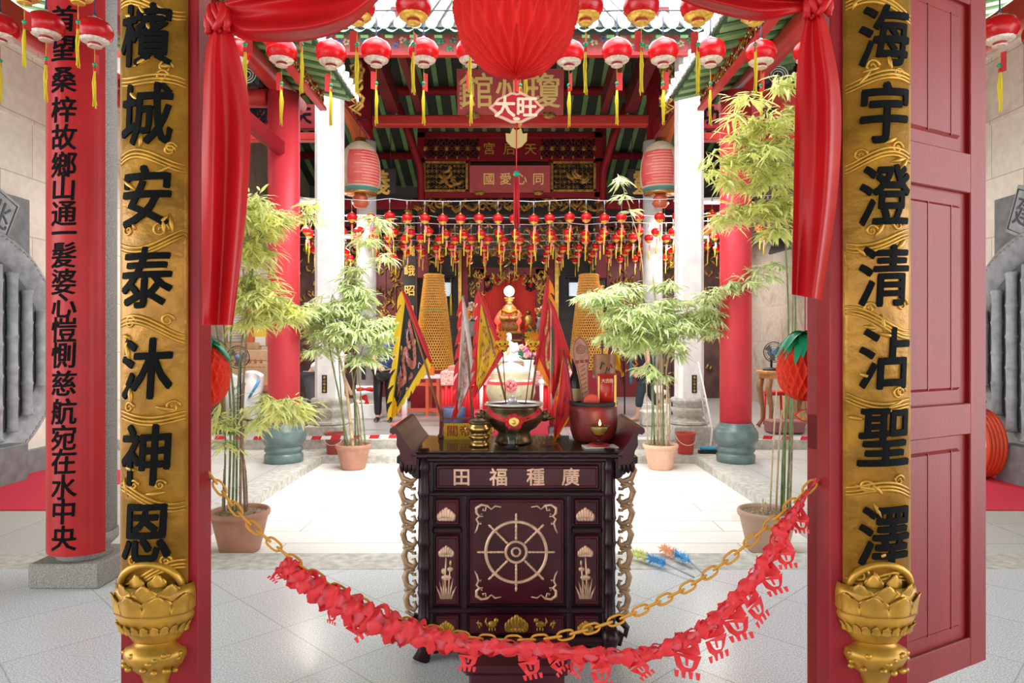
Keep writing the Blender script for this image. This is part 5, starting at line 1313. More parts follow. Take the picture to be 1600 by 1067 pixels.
root = thing('little_pagoda_finial', 'tiny dark finial on a rod above the fortune stick tube', 'finial', tuple(PB(941, 550, .04)))
c0 = PB(941, 553, .04); MB().lathe([(.004, 0), (.004, .03), (.016, .036), (.006, .044), (.012, .052), (.004, .06), (.008, .068), (0, .082)], tuple(c0), 12).build('rod', WOODR, root)
# oil lamp on a red saucer and white paper
Y = 3.52; x = at(936, Y); m = MB().box((x + .004, Y - .005, ZT + .004), (.17, .10, .007), rz=.12); tag(m.build('paper_sheet', PAPER), 'folded white paper under the red saucer on the altar table', 'paper')
t = MB().lathe([(0, 0), (.045, 0), (.056, .006), (.054, .009), (0, .004)], (x, Y, ZT + .008), 26).build('saucer', mk('red saucer', (.62, .02, .02), .3)); tag(t, 'red saucer under the burning oil lamp', 'saucer')
root = thing('oil_lamp', 'burning oil lamp in a stemmed glass bowl on a red saucer', 'lamp', (x, Y, ZT + .016))
zb = ZT + .0165; MB().lathe([(.026, 0), (.026, .004), (.008, .010), (.007, .03), (.022, .042), (.043, .065), (.051, .10), (.0495, .10), (.041, .067), (.02, .046), (0, .042)], (x, Y, zb), 26).build('glass_bowl', GLASS, root)
MB().lathe([(0, .044), (.02, .048), (.039, .069), (.044, .084), (0, .084)], (x, Y, zb), 24).build('oil', OIL, root)
MB().lathe([(0, 0), (.005, .004), (.006, .012), (.002, .026), (0, .032)], (x + .004, Y, zb + .094), 10).build('flame', FLAME, root)
MB().tube([(x + .004, Y, zb + .075), (x + .004, Y, zb + .096)], .0015, 5).build('wick', DARK, root)
lp = bpy.data.lights.new('lamp_flame', 'POINT'); lp.energy = 0.22; lp.color = (1, .6, .25); lp.shadow_soft_size = .02; lo = bpy.data.objects.new('flame_light', lp); COL.objects.link(lo); lo.parent = root; lo.location = (.0, 0, .14)
# little glass, dark spoon
Y = 3.80; x = at(867, Y); g = MB().lathe([(.018, 0), (.018, .003), (.005, .008), (.005, .025), (.02, .035), (.022, .075), (.0205, .075), (.018, .036), (0, .03)], (x - .02, Y, ZT), 18).build('wine_cup', GLASS); tag(g, 'tiny stemmed glass cup standing behind the crimson flag tail', 'cup')
Y = 3.56; x = at(857, Y); root = thing('spoon', 'small dark wooden spoon lying on the altar table', 'spoon', (x, Y, ZT))
MB().ball((x - .012, Y, ZT + .006), (.024, .016, .006), 12, 7).build('bowl', WOODR, root); MB().tube([(x + .008, Y, ZT + .007), (x + .05, Y + .008, ZT + .009)], .004, 7).build('handle', WOODR, root)
# ============================================================ bamboo in pots
def pot(root, x, y, z, mat, s=1.0):
    prof = [(.0, 0), (.145, 0), (.155, .01)]
    n = 15
    for i in range(n): prof += [(.155 + .058 * (i + .15) / n, .012 + .255 * (i + .1) / n), (.158 + .058 * (i + .6) / n, .012 + .255 * (i + .6) / n)]
    prof += [(.216, .28), (.232, .288), (.236, .30), (.236, .325), (.228, .335), (.214, .333), (.208, .30)]
    MB().lathe([(r * s, zz * s) for r, zz in prof], (x, y, z), 36, caps=False).lathe([(0, .003), (.145 * s, .003)], (x, y, z), 24).build('pot', mat, root)
    rn = random.Random(int(x * 100)); m = MB()
    m.grid(lambda a, b: (x + .213 * s * b * cos(2 * pi * a), y + .213 * s * b * sin(2 * pi * a), z + .30 * s + .022 * (1 - b) + rn.uniform(-.006, .006)), 26, 9, smooth=False)
    m.build('soil', SOIL, root)
def cane(mb, pts, r):
    """jointed bamboo cane"""
    n = 26; ps, rs = [], []
    for i in range(n + 1):
        p = bez(pts, i / n); ps.append(p); rs.append(r * (1 - .45 * i / n))
        if i % 3 == 0: ps.append((p[0], p[1], p[2] + .006)); rs.append(r * 1.28 * (1 - .45 * i / n)); ps.append((p[0], p[1], p[2] + .012)); rs.append(r * (1 - .45 * i / n))
    mb.tube(ps, rs, 7)
def leaf(mb, o, d, L, w, rn):
    side = d.cross(Vector((rn.uniform(-.5, .5), rn.uniform(-.5, .5), 1))).normalized() * w; dn = Vector((0, 0, -1)) * L
    up = d.cross(side).normalized() * w * .35
    a = o; b = o + d * L * .35 + dn * .05; c = o + d * L * .72 + dn * .16; e = o + d * L * .97 + dn * .32
    mb.add([a, b + side + up, b, b - side + up, c + side * .7 + up * .6, c, c - side * .7 + up * .6, e], [(0, 2, 1), (0, 3, 2), (1, 2, 5, 4), (2, 3, 6, 5), (4, 5, 7), (5, 6, 7)], True)
def spray(mb, tw, c, r, n, rn, Lr=(.09, .16), wr=.0095, flatz=.8):
    """a tuft of twigs with drooping lance leaves around c"""
    k = max(1, n // 9)
    for _ in range(k):
        d = Vector((rn.gauss(0, 1), rn.gauss(0, 1), rn.gauss(0, .7))).normalized(); rad = r * rn.random() ** .45
        o = c + Vector((d.x * rad, d.y * rad, d.z * rad * flatz))
        td = Vector((d.x + rn.uniform(-.4, .4), d.y + rn.uniform(-.4, .4), rn.uniform(-.5, .35))).normalized(); TL = rn.uniform(.10, .22)
        tw.tube([o - td * TL * .5, o, o + td * TL * .5 + Vector((0, 0, -.02))], [.0022, .0018, .001], 4, caps=False)
        for j in range(9):
            q = o + td * (TL * (j / 8 - .5)); sg = 1 if j % 2 else -1
            sd = td.cross(Vector((0, 0, 1))); sd = sd.normalized() if sd.length > .01 else Vector((1, 0, 0))
            ld = (td * rn.uniform(.35, 1) + sd * sg * rn.uniform(.3, .9) + Vector((0, 0, rn.uniform(-.45, .25)))).normalized()
            leaf(mb, q, ld, rn.uniform(*Lr), wr * rn.uniform(.8, 1.3), rn)
def plant(lab, px, pyb, zf, Yc, potmat, canes, clusters, leafmat, seed, sticks=()):
    x = (px - 800) * Yc / FPX; root = thing('potted_bamboo', lab, 'potted plant', (x, Yc, zf)); pot(root, x, Yc, zf, potmat)
    rn = random.Random(seed)
    for i, (pts, r, mat) in enumerate(canes):
        w = []
        for j, (a, b) in enumerate(pts):
            dy = rn.uniform(-.08, .08) if j == 0 else rn.uniform(-.15, .15); q = P(a, b, Yc + dy); w.append(tuple(q))
        w[0] = (w[0][0], w[0][1], zf + .26)
        m = MB(); cane(m, w, r); m.build('cane', mat, root)
    ml, mt = MB(), MB()
    for (a, b, r, n, *rest) in clusters:
        n = int(n * (2.3 if Yc > 7 else 1.9))
        dy = rest[0] if rest else rn.uniform(-.12, .12); c = P(a, b, Yc + dy); spray(ml, mt, c, r * Yc / FPX, n, rn, *(rest[1] if len(rest) > 1 else ()))
    ml.build('foliage', leafmat, root); mt.build('twigs', CANEG, root)
    return root
ff = ((.10, .17), .0098, .8)
back = ((.12, .20), .013, .75)
plant('broad crowned bamboo in a brown pot at the far left courtyard corner', 552, 735, -.10, 9.12, TERRA,
      [([(545, 695), (530, 620), (512, 520), (520, 460)], .014, CANEG), ([(552, 695), (540, 600), (522, 530)], .026, CANEP), ([(556, 697), (552, 600), (536, 500), (548, 450)], .014, CANEG), ([(562, 697), (555, 620), (549, 560), (565, 480)], .013, CANEG), ([(540, 697), (533, 620), (528, 540)], .011, CANEG), ([(566, 697), (560, 640), (552, 600), (580, 500)], .011, CANEB), ([(572, 697), (566, 640), (558, 560)], .012, CANEG)],
      [(490, 487, 26, 150, -.1, back), (520, 480, 34, 250, 0, back), (560, 470, 28, 200, .1, back), (545, 515, 36, 300, -.1, back), (580, 515, 34, 280, 0, back), (600, 505, 22, 160, .1, back), (515, 520, 30, 200, .1, back), (555, 450, 16, 80, 0, back), (475, 500, 14, 60, 0, back), (500, 545, 16, 60, -.1, back), (565, 560, 18, 70, -.1, back), (590, 545, 15, 60, 0, back),
       (590, 345, 16, 50, 0, back), (575, 375, 18, 55, 0, back), (560, 420, 16, 45, 0, back), (600, 400, 10, 25, 0, back), (545, 435, 10, 30, 0, back)], LEAF, 51)
plant('broad crowned bamboo in a pale terracotta pot at the far right courtyard corner', 1032, 735, -.10, 9.12, TERRAP,
      [([(1023, 697), (1020, 620), (1022, 540), (1000, 450)], .016, CANEG), ([(1028, 697), (1027, 600), (1030, 540), (1020, 430)], .018, CANEP), ([(1033, 697), (1032, 600), (1032, 540)], .016, CANEP), ([(1037, 697), (1036, 620), (1038, 560), (1050, 480)], .014, CANEG), ([(1041, 697), (1042, 620), (1044, 560), (1080, 470)], .014, CANEP), ([(1017, 697), (1019, 640), (1016, 580)], .010, CANEG), ([(1045, 697), (1046, 640), (1043, 590)], .011, CANEP), ([(1012, 560), (1005, 430), (985, 330), (965, 272)], .008, CANEP)],
      [(940, 465, 26, 150, -.1, back), (975, 490, 34, 260, 0, back), (1010, 500, 40, 340, -.1, back), (1050, 505, 36, 280, 0, back), (1085, 500, 28, 200, .1, back), (965, 525, 26, 170, .1, back), (1005, 535, 32, 220, .1, back), (1045, 540, 26, 140, -.1, back), (1110, 490, 20, 90, .0, back), (920, 462, 14, 60, 0, back), (975, 452, 24, 120, 0, back), (1040, 445, 16, 60, 0, back), (1055, 470, 20, 90, 0, back), (1120, 520, 14, 36, 0, back),
       (1105, 465, 18, 60, -.2, back), (1135, 448, 18, 60, -.2, back), (1165, 440, 18, 54, -.3, back), (1190, 425, 18, 50, -.3, back), (1210, 412, 12, 30, -.3, back), (968, 280, 7, 18, 0, back), (975, 305, 6, 12, 0, back), (984, 330, 5, 9, 0, back), (1030, 590, 12, 30, -.1, back), (1015, 575, 12, 30, -.1, back)], LEAF, 52)
plant('tall bamboo with yellow green leaves in a ribbed brown pot by the left doorpost', 375, 870, -.10, 5.55, TERRA,
      [([(350, 800), (352, 660), (345, 560), (330, 470)], .009, CANEG), ([(357, 800), (360, 650), (352, 540), (343, 430)], .010, CANEG), ([(363, 802), (366, 650), (360, 540), (372, 400)], .010, CANEG), ([(369, 802), (371, 660), (375, 560), (395, 420)], .010, CANEG), ([(375, 804), (378, 640), (385, 520), (380, 420)], .012, CANEB), ([(384, 804), (379, 700), (376, 640)], .014, CANEB), ([(387, 800), (384, 740), (378, 690), (382, 600)], .009, CANEB), ([(347, 800), (350, 740), (352, 728)], .008, CANEB)],
      [(400, 325, 30, 170, 0, ff), (420, 335, 26, 120, .1, ff), (390, 345, 26, 120, -.1, ff), (375, 385, 32, 170, 0, ff), (400, 395, 26, 100, .1, ff), (440, 350, 20, 60, .1, ff), (385, 445, 36, 240, 0, ff), (410, 470, 34, 200, -.1, ff), (440, 485, 26, 120, 0, ff), (370, 475, 26, 120, .1, ff), (395, 500, 18, 60, 0, ff), (455, 480, 16, 50, 0, ff), (405, 370, 18, 60, 0, ff),
       (440, 635, 28, 110, -.25, ff), (415, 630, 20, 60, -.2, ff), (465, 640, 20, 60, -.25, ff), (400, 655, 14, 30, -.2, ff), (345, 660, 14, 30, -.1, ff), (340, 645, 10, 20, -.1, ff), (352, 695, 12, 20, -.1, ff), (385, 665, 12, 24, 0, ff), (490, 320, 14, 30, .3, ff), (480, 340, 10, 20, .3, ff)], LEAFY, 53)
plant('tall bamboo with pale bare stakes in a ribbed grey brown pot by the right doorpost', 1199, 870, -.10, 5.55, mk('grey brown plastic pot', (.46, .30, .22), .55),
      [([(1203, 800), (1207, 720), (1214, 600), (1222, 500)], .008, CANEP), ([(1212, 800), (1217, 700), (1222, 640)], .010, CANEP), ([(1224, 800), (1228, 640), (1232, 500), (1225, 330)], .011, CANEG), ([(1230, 800), (1236, 640), (1243, 480), (1230, 300)], .011, CANEG), ([(1220, 802), (1225, 680), (1236, 600), (1240, 400)], .009, CANEG), ([(1234, 800), (1237, 720), (1240, 620)], .009, CANEB), ([(1196, 800), (1196, 785)], .012, CANEP), ([(1190, 802), (1192, 780)], .010, CANEP)],
      [(1200, 195, 26, 110, 0, ff), (1225, 180, 22, 90, .1, ff), (1215, 225, 30, 170, 0, ff), (1190, 245, 28, 130, -.1, ff), (1170, 235, 18, 50, 0, ff), (1225, 265, 26, 130, .1, ff), (1200, 285, 26, 110, 0, ff), (1160, 215, 16, 40, 0, ff), (1225, 320, 28, 150, 0, ff), (1195, 330, 26, 110, 0, ff), (1160, 325, 20, 70, 0, ff), (1135, 280, 18, 50, 0, ff), (1130, 250, 16, 40, 0, ff), (1215, 360, 22, 80, 0, ff), (1140, 340, 16, 40, 0, ff), (1110, 270, 12, 26, 0, ff), (1170, 150, 16, 36, 0, ff), (1235, 120, 16, 30, 0, ff), (1215, 135, 12, 20, 0, ff), (1155, 180, 12, 20, 0, ff), (1125, 345, 14, 30, 0, ff), (1115, 240, 10, 18, 0, ff)], LEAFY, 54)
# ------------------------------------------------------------ buckets, broom, dusters, tape
def bucket(px, py, Y, z, lab, mat):
    x = (px - 800) * Y / FPX; root = thing('bucket', lab, 'bucket', (x, Y, z))
    MB().lathe([(0, 0), (.105, 0), (.108, .008), (.135, .27), (.146, .278), (.146, .30), (.138, .302), (.130, .275), (.103, .012), (0, .01)], (x, Y, z), 28).build('tub', mat, root)
    MB().tube([(x + .145 * cos(A), Y - .02 - .14 * sin(A), z + .27 - .13 * sin(A)) for A in [pi * i / 12 for i in range(13)]], .005, 6).build('handle', STEEL, root)
bucket(1071, 690, 9.72, .004, 'red plastic bucket beside the right stone pillar, next to the pale pot', BUCKET)
bucket(523, 690, 9.72, .004, 'dull red plastic bucket behind the brown bamboo pot on the left', mk('dull red plastic', (.40, .07, .06), .5))
root = thing('broom', 'blue push broom leaning on the right white pillar, head on the step', 'broom', tuple(P(1107, 708, 9.8)))
q = P(1108, 704, 9.75); MB().box((q.x, 9.75, .075), (.26, .07, .06), bev=.02).build('head', BLUEP, root); MB().box((q.x - .01, 9.75, .025), (.28, .09, .045)).build('bristles', DARK, root)
MB().tube([(q.x + .02, 9.75, .10), P(1113, 670, 9.95), P(1091, 565, 10.1)], .013, 8).build('pole', WHITE, root)
root = thing('mop_handle', 'thin grey pole leaning on the right white pillar beside the broom', 'pole', tuple(P(1110, 690, 9.9)))
MB().tube([P(1111, 697, 9.95), P(1092, 600, 10.15)], .009, 8).build('pole', mk('grey pole', (.5, .5, .5), .5), root); MB().tube([P(1111, 697, 9.95), P(1112, 701, 9.94)], .02, 8).build('socket', mk('pale green socket', (.4, .6, .5), .5), root)
def duster(pa, pb, pc, Y, mats, lab):
    z = .035; f = lambda px, py: Vector(((px - 800) * (CAMH - z) / (py - 533.5), FPX * (CAMH - z) / (py - 533.5), z)); a, b, c = f(*pa), f(*pb), f(*pc)
    root = thing('feather_duster', lab, 'duster', (b.x, b.y, 0)); rn = random.Random(int(b.x * 99)); a.z = .055; b.z = .05
    for k_, mt in enumerate(mats):
        m = MB()
        for i in range(170):
            t_ = (k_ + rn.random()) / len(mats); o = a.lerp(b, t_); d = Vector((rn.gauss(0, 1), rn.gauss(0, 1), rn.gauss(0, 1))).normalized(); d = (d + (a - b).normalized() * .8).normalized(); L = .055
            e = o + d * L; e.z = max(.006, e.z); sd = d.orthogonal().normalized() * .006
            m.add([o + sd, o - sd, e], [(0, 1, 2)])
        m.build('fibres', mt, root)
    MB().tube([b, c], .006, 7).build('handle', mk('grey handle', (.35, .36, .4), .4), root)
duster((992, 868), (1040, 884), (1085, 902), 5, [YELD, BLUED], 'blue and pale yellow feather duster lying at the courtyard edge beside the altar table')
duster((1036, 860), (1078, 880), (1102, 900), 5, [ORAD, BLUED], 'blue and peach feather duster lying at the courtyard edge, second from the altar table')
for (x0, x1, lab) in ((-5.2, -1.45, 'left'), (2.95, 5.3, 'right')):
    root = thing('barrier_tape', 'red and white striped barrier tape strung across the %s side walk' % lab, 'tape', (x0, 9.45, .32)); n = int((x1 - x0) / .13)
    for k_, mt in ((0, CRED), (1, WHITE)):
        m = MB()
        for i in range(k_, n, 2):
            a, b = x0 + (x1 - x0) * i / n, x0 + (x1 - x0) * (i + 1) / n; sg = lambda x: .29 - .03 * sin(pi * (x - x0) / (x1 - x0))
            m.add([(a, 9.47, sg(a) - .025), (b, 9.47, sg(b) - .025), (b + .02, 9.472, sg(b) + .025), (a + .02, 9.472, sg(a) + .025)], [(0, 1, 2, 3)])
        m.build('stripes', mt, root)

# ============================================================ lanterns
def big_lantern(zt, capmat, nm, lab):
    """oblate ribbed lantern, cap at the origin; hangs down: shell, petals, cap, cord, tag, bead, tassel"""
    root = thing(nm, lab, 'lantern', (0, 0, 0)); R = .128
    m = MB(); m.lathe([(.035, -.03), (.065, -.036), (.10, -.056), (.122, -.09), (.128, -.122), (.124, -.152), (.110, -.182), (.090, -.206), (.05, -.215)], (0, 0, 0), 40, rad=lambda A, z: 1 + .018 * abs(cos(A * 10)) - .01, caps=False); m.build('shell', LANT, root)
    m = MB(); m.lathe([(.097, -.199), (.094, -.206), (.078, -.220), (.046, -.226), (.038, -.228), (.038, -.243), (.050, -.246), (.050, -.253), (.03, -.255), (0, -.249)], (0, 0, 0), 32, rad=lambda A, z: 1 + .09 * abs(cos(A * 7)) if z > -.222 else 1.0, caps=False); m.build('petals', capmat, root)
    MB().lathe([(.046, -.2262), (.0388, -.2285), (.0388, -.2425), (.044, -.2445)], (0, 0, 0), 20, caps=False).build('neck', CMAR, root)
    m = MB(); m.lathe([(0, .0), (.012, 0), (.016, -.02), (.03, -.026), (.062, -.032), (.058, -.04), (.03, -.036)], (0, 0, 0), 20); m.build('cap', capmat, root)
    m = MB().tube([(0, 0, -.01), (0, 0, .05), (0, 0, .22)], [.014, .005, .004], 7); m.build('cord', NAVY, root)
    m = MB().tube([(0, 0, -.25), (0, 0, -.40)], .0018, 4); m.build('thread', TASS, root)
    MB().ball((0, 0, -.40), .017, 10, 7).build('bead', BEAD, root)
    MB().box((.028, 0.004, -.38), (.044, .002, .15)).build('tag', TAGR, root)
    m = MB(); rn = random.Random(3)
    for i in range(11): m.tube([(rn.uniform(-.006, .006), rn.uniform(-.006, .006), -.415), (rn.uniform(-.013, .013), rn.uniform(-.013, .013), -.55), (rn.uniform(-.012, .012), rn.uniform(-.012, .012), -.74 + rn.uniform(-.02, .02))], [.005, .0045, .003], 5)
    tb_ = m.build('tassel', TASS, root)
    m = MB().lathe([(.008, -.415), (.011, -.43), (.011, -.45), (.008, -.455)], (0, 0, 0), 10); m.build('binding', TAGR, tb_)
    return root
def hang(px, py, Y):                                  # py is the middle of the shell
    q = P(px, py, Y); return Vector((q.x, q.y, q.z + .12))
silver = big_lantern(0, SILV, 'red_lantern', 'x'); gold = big_lantern(0, LGOLD, 'red_lantern', 'x')
G1, G2 = 'large red lanterns strung over the courtyard front', 'gold footed red lanterns of the nearer string'
xs2 = [0, 72, 148, 296, 368, 440, 517, 588, 662, 736, 813, 889, 964, 1036, 1110, 1189, 1264, 1562, 1628]
names2 = {0: 'red lantern cut by the left picture edge, of the silver footed string', 72: 'silver footed red lantern left of the curved red couplet board', 148: 'silver footed red lantern in front of the curved red couplet board', 1562: 'silver footed red lantern right of the open door leaf', 1628: 'silver footed red lantern cut by the right picture edge', 296: 'silver footed red lantern next to the left gold couplet board, behind it'}
cents2 = []
rn = random.Random(77); i2 = 0; first = True
for px in xs2:
    py = {0: 50, 72: 46, 148: 56, 1562: 45, 1628: 50}.get(px, 80 + (2 if px % 2 else -1))
    lab = names2.get(px)
    if not lab:
        i2 += 1; lab = 'silver footed red lantern, %s from the left of those between the doorposts' % ORD[i2]
    near = px < 200; loc = hang(px, py, 4.15 if near else (5.8 if px < 1500 else 5.2)); cents2.append(loc)
    if first: silver.location = loc; silver['label'] = lab; silver['group'] = G1; silver.rotation_euler = (0, 0, rn.uniform(0, 6)); first = False; q = silver
    else: q = dup(silver, loc, lab, G1, rn.uniform(0, 6))
    q.scale = (.80, .80, .74) if near else (1, 1, 1)
xs1 = [38, 122, 383, 471, 558, 646, 735, 822, 915, 1002, 1091, 1180]; first = True; i1 = 0; cents1 = []
names1 = {38: 'gold footed red lantern at the top left corner of the picture', 122: 'gold footed red lantern just above the curved red couplet board'}
for px in xs1:
    lab = names1.get(px)
    if not lab:
        i1 += 1; lab = 'gold footed red lantern, %s from the left of the upper string in the doorway' % ORD[i1]
    near = px < 200; loc = hang(px, -12 if near else 8, 3.85 if near else 4.85)
    if not near: cents1.append(loc)
    if first: gold.location = loc; gold['label'] = lab; gold['group'] = G2; gold.rotation_euler = (0, 0, 1); first = False; q = gold
    else: q = dup(gold, loc, lab, G2, rn.uniform(0, 6))
    q.scale = (.74, .74, .72) if near else (1, 1, 1)
o = MB().tube([(-5.9, 4.15, 4.35)] + [p + Vector((0, 0, .16)) for p in cents2[:3]] + [(-2.4, 4.15, 4.2), (-1.2, 4.6, 4.45)], .005, 6).build('lantern_cable', mk('dark cable', (.05, .05, .06), .6)); tag(o, 'dark cable carrying the lanterns in front of the curved red couplet board', 'cable')
for pts, lab, Y in ((cents2[3:-2], 'dark cable carrying the silver footed red lanterns over the courtyard front', 5.8), (cents1, 'dark cable carrying the gold footed red lanterns', 4.85)):
    m = MB(); v = [p + Vector((0, 0, .22)) for p in pts]; v = ([Vector((-2.62, Y, 4.83))] if Y > 5 else [Vector((-2.62, Y, 4.40))]) + v + [Vector((2.62, Y, 4.83 if Y > 5 else 4.40))]; m.tube(v, .006, 6); o = m.build('lantern_cable', mk('dark cable', (.05, .05, .06), .6)); tag(o, lab, 'cable')
# small lanterns in the hall
def small_lantern():
    root = thing('small_lantern', 'x', 'lantern', (0, 0, 0)); R = .088
    m = MB().lathe([(.02, -.022), (.05, -.03), (.078, -.052), (.088, -.085), (.080, -.118), (.055, -.145)], (0, 0, 0), 14, caps=False); m.build('shell', LANT, root)
    m = MB().lathe([(.062, -.138), (.058, -.155), (.03, -.168), (.028, -.18), (0, -.18)], (0, 0, 0), 12, caps=False).lathe([(0, .008), (.012, .0), (.02, -.018), (.045, -.028), (.02, -.026)], (0, 0, 0), 12); m.build('caps', LGOLD, root)
    m = MB().tube([(0, 0, 0), (0, 0, .19)], .0035, 4).lathe([(.006, .12), (.012, .14), (.012, .19), (0, .19)], (0, 0, 0), 6); m.build('cord', WIRE, root)
    m = MB().tube([(0, 0, -.18), (0, 0, -.27)], .003, 4).tube([(0, 0, -.27), (0, 0, -.48)], [.010, .012], 6); m.build('tassel', TASS, root)
    MB().box((.012, -.008, -.265), (.036, .003, .11)).build('tag', TAGP, root)
    return root
sm = small_lantern(); first = True
rows = [(10.9, 341, .287, 'front'), (12.25, 364, .313, 'second'), (12.62, 373, .30, 'third'), (14.1, 387, .33, 'fourth'), (15.2, 397, .345, 'fifth'), (16.4, 407, .36, 'rear')]
for ri, (Y, py, sp, nm) in enumerate(rows):
    H = CAMH - (py - 533.5) * Y / FPX + .085; n = int(4.6 / sp); idx = 0; rn = random.Random(ri + 60); off = rn.uniform(0, .5) * sp; tops = []
    xs = [k_ * sp + off for k_ in range(-n, n + 1)]
    for x in xs:
        pxx = 800 + x * FPX / Y
        if not (380 < pxx < 1240): continue
        sagz = .10 * (abs(x) / 4.5) ** 2 + rn.uniform(-.02, .02); loc = Vector((x + rn.uniform(-.02, .02), Y + rn.uniform(-.04, .04), H + sagz)); tops.append(loc + Vector((0, 0, .19)))
        if any(abs(x - cx) < .38 and abs(Y - cy) < .45 for cx, cy in ((-2.79, 13.1), (2.70, 13.1))): pass
        idx += 1
        lab = 'small red lantern with yellow tassel, %s from the left on the %s hall string' % (ORD[idx], nm)
        rz = rn.uniform(-1.2, 1.2)
        if first: sm.location = loc; sm['label'] = lab; sm['group'] = 'small red lanterns strung through the hall'; first = False
        else: dup(sm, loc, lab, 'small red lanterns strung through the hall', rz)
    o = MB().tube([Vector((-5.92, Y, tops[0].z + .05))] + tops + [Vector((5.92, Y, tops[-1].z + .05))], .006, 5).build('lantern_cable', WIREW); tag(o, 'pale cable carrying the %s string of small hall lanterns' % nm, 'cable')
# two big painted paper lanterns
for px, sd_, flip in ((563, 'left', 1), (1032, 'right', -1)):
    Y = 11.75; c = P(px, 263, Y); root = thing('paper_lantern', 'big oval oiled paper lantern with a red painted panel, %s of the hall front' % sd_, 'lantern', tuple(c + Vector((0, 0, .46)))); s_ = Y / FPX
    prof = [(7, 41.5), (12, 39), (18, 35), (23, 29), (27, 21), (30, 11), (31.5, -2), (32, -14), (30.5, -26), (27, -35), (22.5, -39)]
    MB().lathe([(r * s_, z * s_) for r, z in prof[::-1]], tuple(c), 36, caps=False).build('shell', LPAPER, root)
    def sh(A, z): 
        for (r0, z0), (r1, z1) in zip(prof, prof[1:]):
            if z1 <= z <= z0: r = r0 + (r1 - r0) * (z0 - z) / (z0 - z1); break
        return Vector((c.x + (r + .35) * s_ * cos(A), c.y + (r + .35) * s_ * sin(A), c.z + z * s_))
    A0 = -pi / 2 + flip * .45
    m = MB().grid(lambda a, b: sh(A0 + (a - .5) * 1.8, -30 + 53 * b), 18, 20); m.build('red_panel', mk('faded red lantern paint', (.70, .05, .05), .55, col2=(.74, .20, .18), vscale=3, transl=.2), root)
    m = MB()
    for i in range(11):
        z = -27 + i * 4.6; m.tube([sh(A0 + (q / 10 - .5) * 1.8, z) for q in range(2 if i % 3 == 0 else 4, 11)], .006, 4)
    m.build('writing', mk('pale lantern strokes', (.85, .50, .38), .6), root)
    m = MB().grid(lambda a, b: sh(2 * pi * a, -37.5 + 5 * b), 40, 2); m.build('painted_band', mk('green band', (.06, .22, .20), .5), root)
    m = MB().lathe([(25 * s_, -41 * s_), (26 * s_, -39.5 * s_), (24 * s_, -38.5 * s_)], tuple(c), 32).lathe([(8 * s_, 47 * s_), (9 * s_, 41 * s_), (12 * s_, 40 * s_)], tuple(c), 20); m.build('rims', BRASS, root)
    m = MB().lathe([(0, -62 * s_), (9 * s_, -61 * s_), (13 * s_, -55 * s_), (12 * s_, -52 * s_), (9 * s_, -50 * s_), (12 * s_, -47 * s_), (9 * s_, -43 * s_), (8 * s_, -40 * s_)], tuple(c - Vector((0, 0, 0))), 20); m.build('foot_bowl', mk('orange red lacquer', (.5, .10, .04), .35), root)
    MB().tube([c + Vector((0, 0, 46 * s_)), c + Vector((0, 0, 5.43 - c.z))], .008, 6).build('rope', CMAR, root)

# ============================================================ things in the hall
HZ = .14
def bank(Y, py): return CAMH - (py - 533.5) * Y / FPX
# conical shrine towers
for px, sd_ in ((678, 'left'), (920, 'right')):
    Y = 15.0; x = (px - 800) * Y / FPX; z0, z1 = bank(Y, 577), bank(Y, 430); s_ = Y / FPX
    root = thing('light_tower', 'conical orange gold tower of tiny shrine niches %s of the altar' % sd_, 'tower', (x, Y, z0))
    def rad_(t): return (31 - 16.5 * t ** 1.15) * s_
    m = MB().lathe([(rad_(t) - .02, z0 + (z1 - z0) * t) for t in [i / 20 for i in range(21)]], (x, Y, 0), 36); m.build('core', TOWERD, root)
    m = MB(); n = 36
    for i in range(n):
        t = i / n; h = (z1 - z0) / n; z = z0 + h * i; r = rad_(t)
        m.lathe([(r - .02, z), (r + .006, z), (r + .006, z + h * .28), (r - .015, z + h * .38)], (x, Y, 0), 36, smooth=False, caps=False)
        k_ = 44
        for j in range(k_):
            A = 2 * pi * (j + .5 * (i % 2)) / k_
            if sin(A) > .35: continue
            m.box((x + r * cos(A), Y + r * sin(A), z + h * .62), (.02, r * 2 * pi / k_ * .42, h * .62), rz=A)
    m.build('niches', TOWER, root)
    m = MB().lathe([(rad_(1) + .01, z1 - .02), (rad_(1) + .03, z1), (rad_(1) - .02, z1 + .03), (0, z1 + .03)], (x, Y, 0), 30); m.build('cap', TOWER, root)
    zz = z0 + (z1 - z0) * .62; MB().lathe([(rad_(.62) + .012, zz), (rad_(.62) + .018, zz + .01), (rad_(.62) + .012, zz + .025)], (x, Y, 0), 36, caps=False).build('green_band', mk('green ribbon', (.25, .35, .06), .5), root)
    m = MB(); m.box((x, Y, (z0 + HZ) / 2), (.9, .8, z0 - HZ)); o = m.build('tower_plinth', CMAR); tag(o, 'maroon draped plinth under the %s conical tower' % sd_, 'plinth')
# globe lamp over the altar
Y = 18.4; q = P(795.6, 455, Y); root = thing('globe_lamp', 'glowing white globe lamp hanging above the deity statue', 'lamp', (q.x, Y, q.z))
MB().ball(q, .145, 20, 14).build('globe', LAMPE, root); MB().lathe([(.05, .14), (.07, .145), (.03, .19), (.01, .2)], tuple(q), 14).build('cap', BLACK, root); MB().tube([q + Vector((0, 0, .19)), q + Vector((0, 0, 2.4))], .008, 6).build('cord', BLACK, root)
ld = bpy.data.lights.new('globe_light', 'POINT'); ld.energy = 28; ld.color = (1, .9, .78); ld.shadow_soft_size = .15; lo = bpy.data.objects.new('globe_light', ld); COL.objects.link(lo); lo.parent = root; lo.location = (0, -.25, .0)
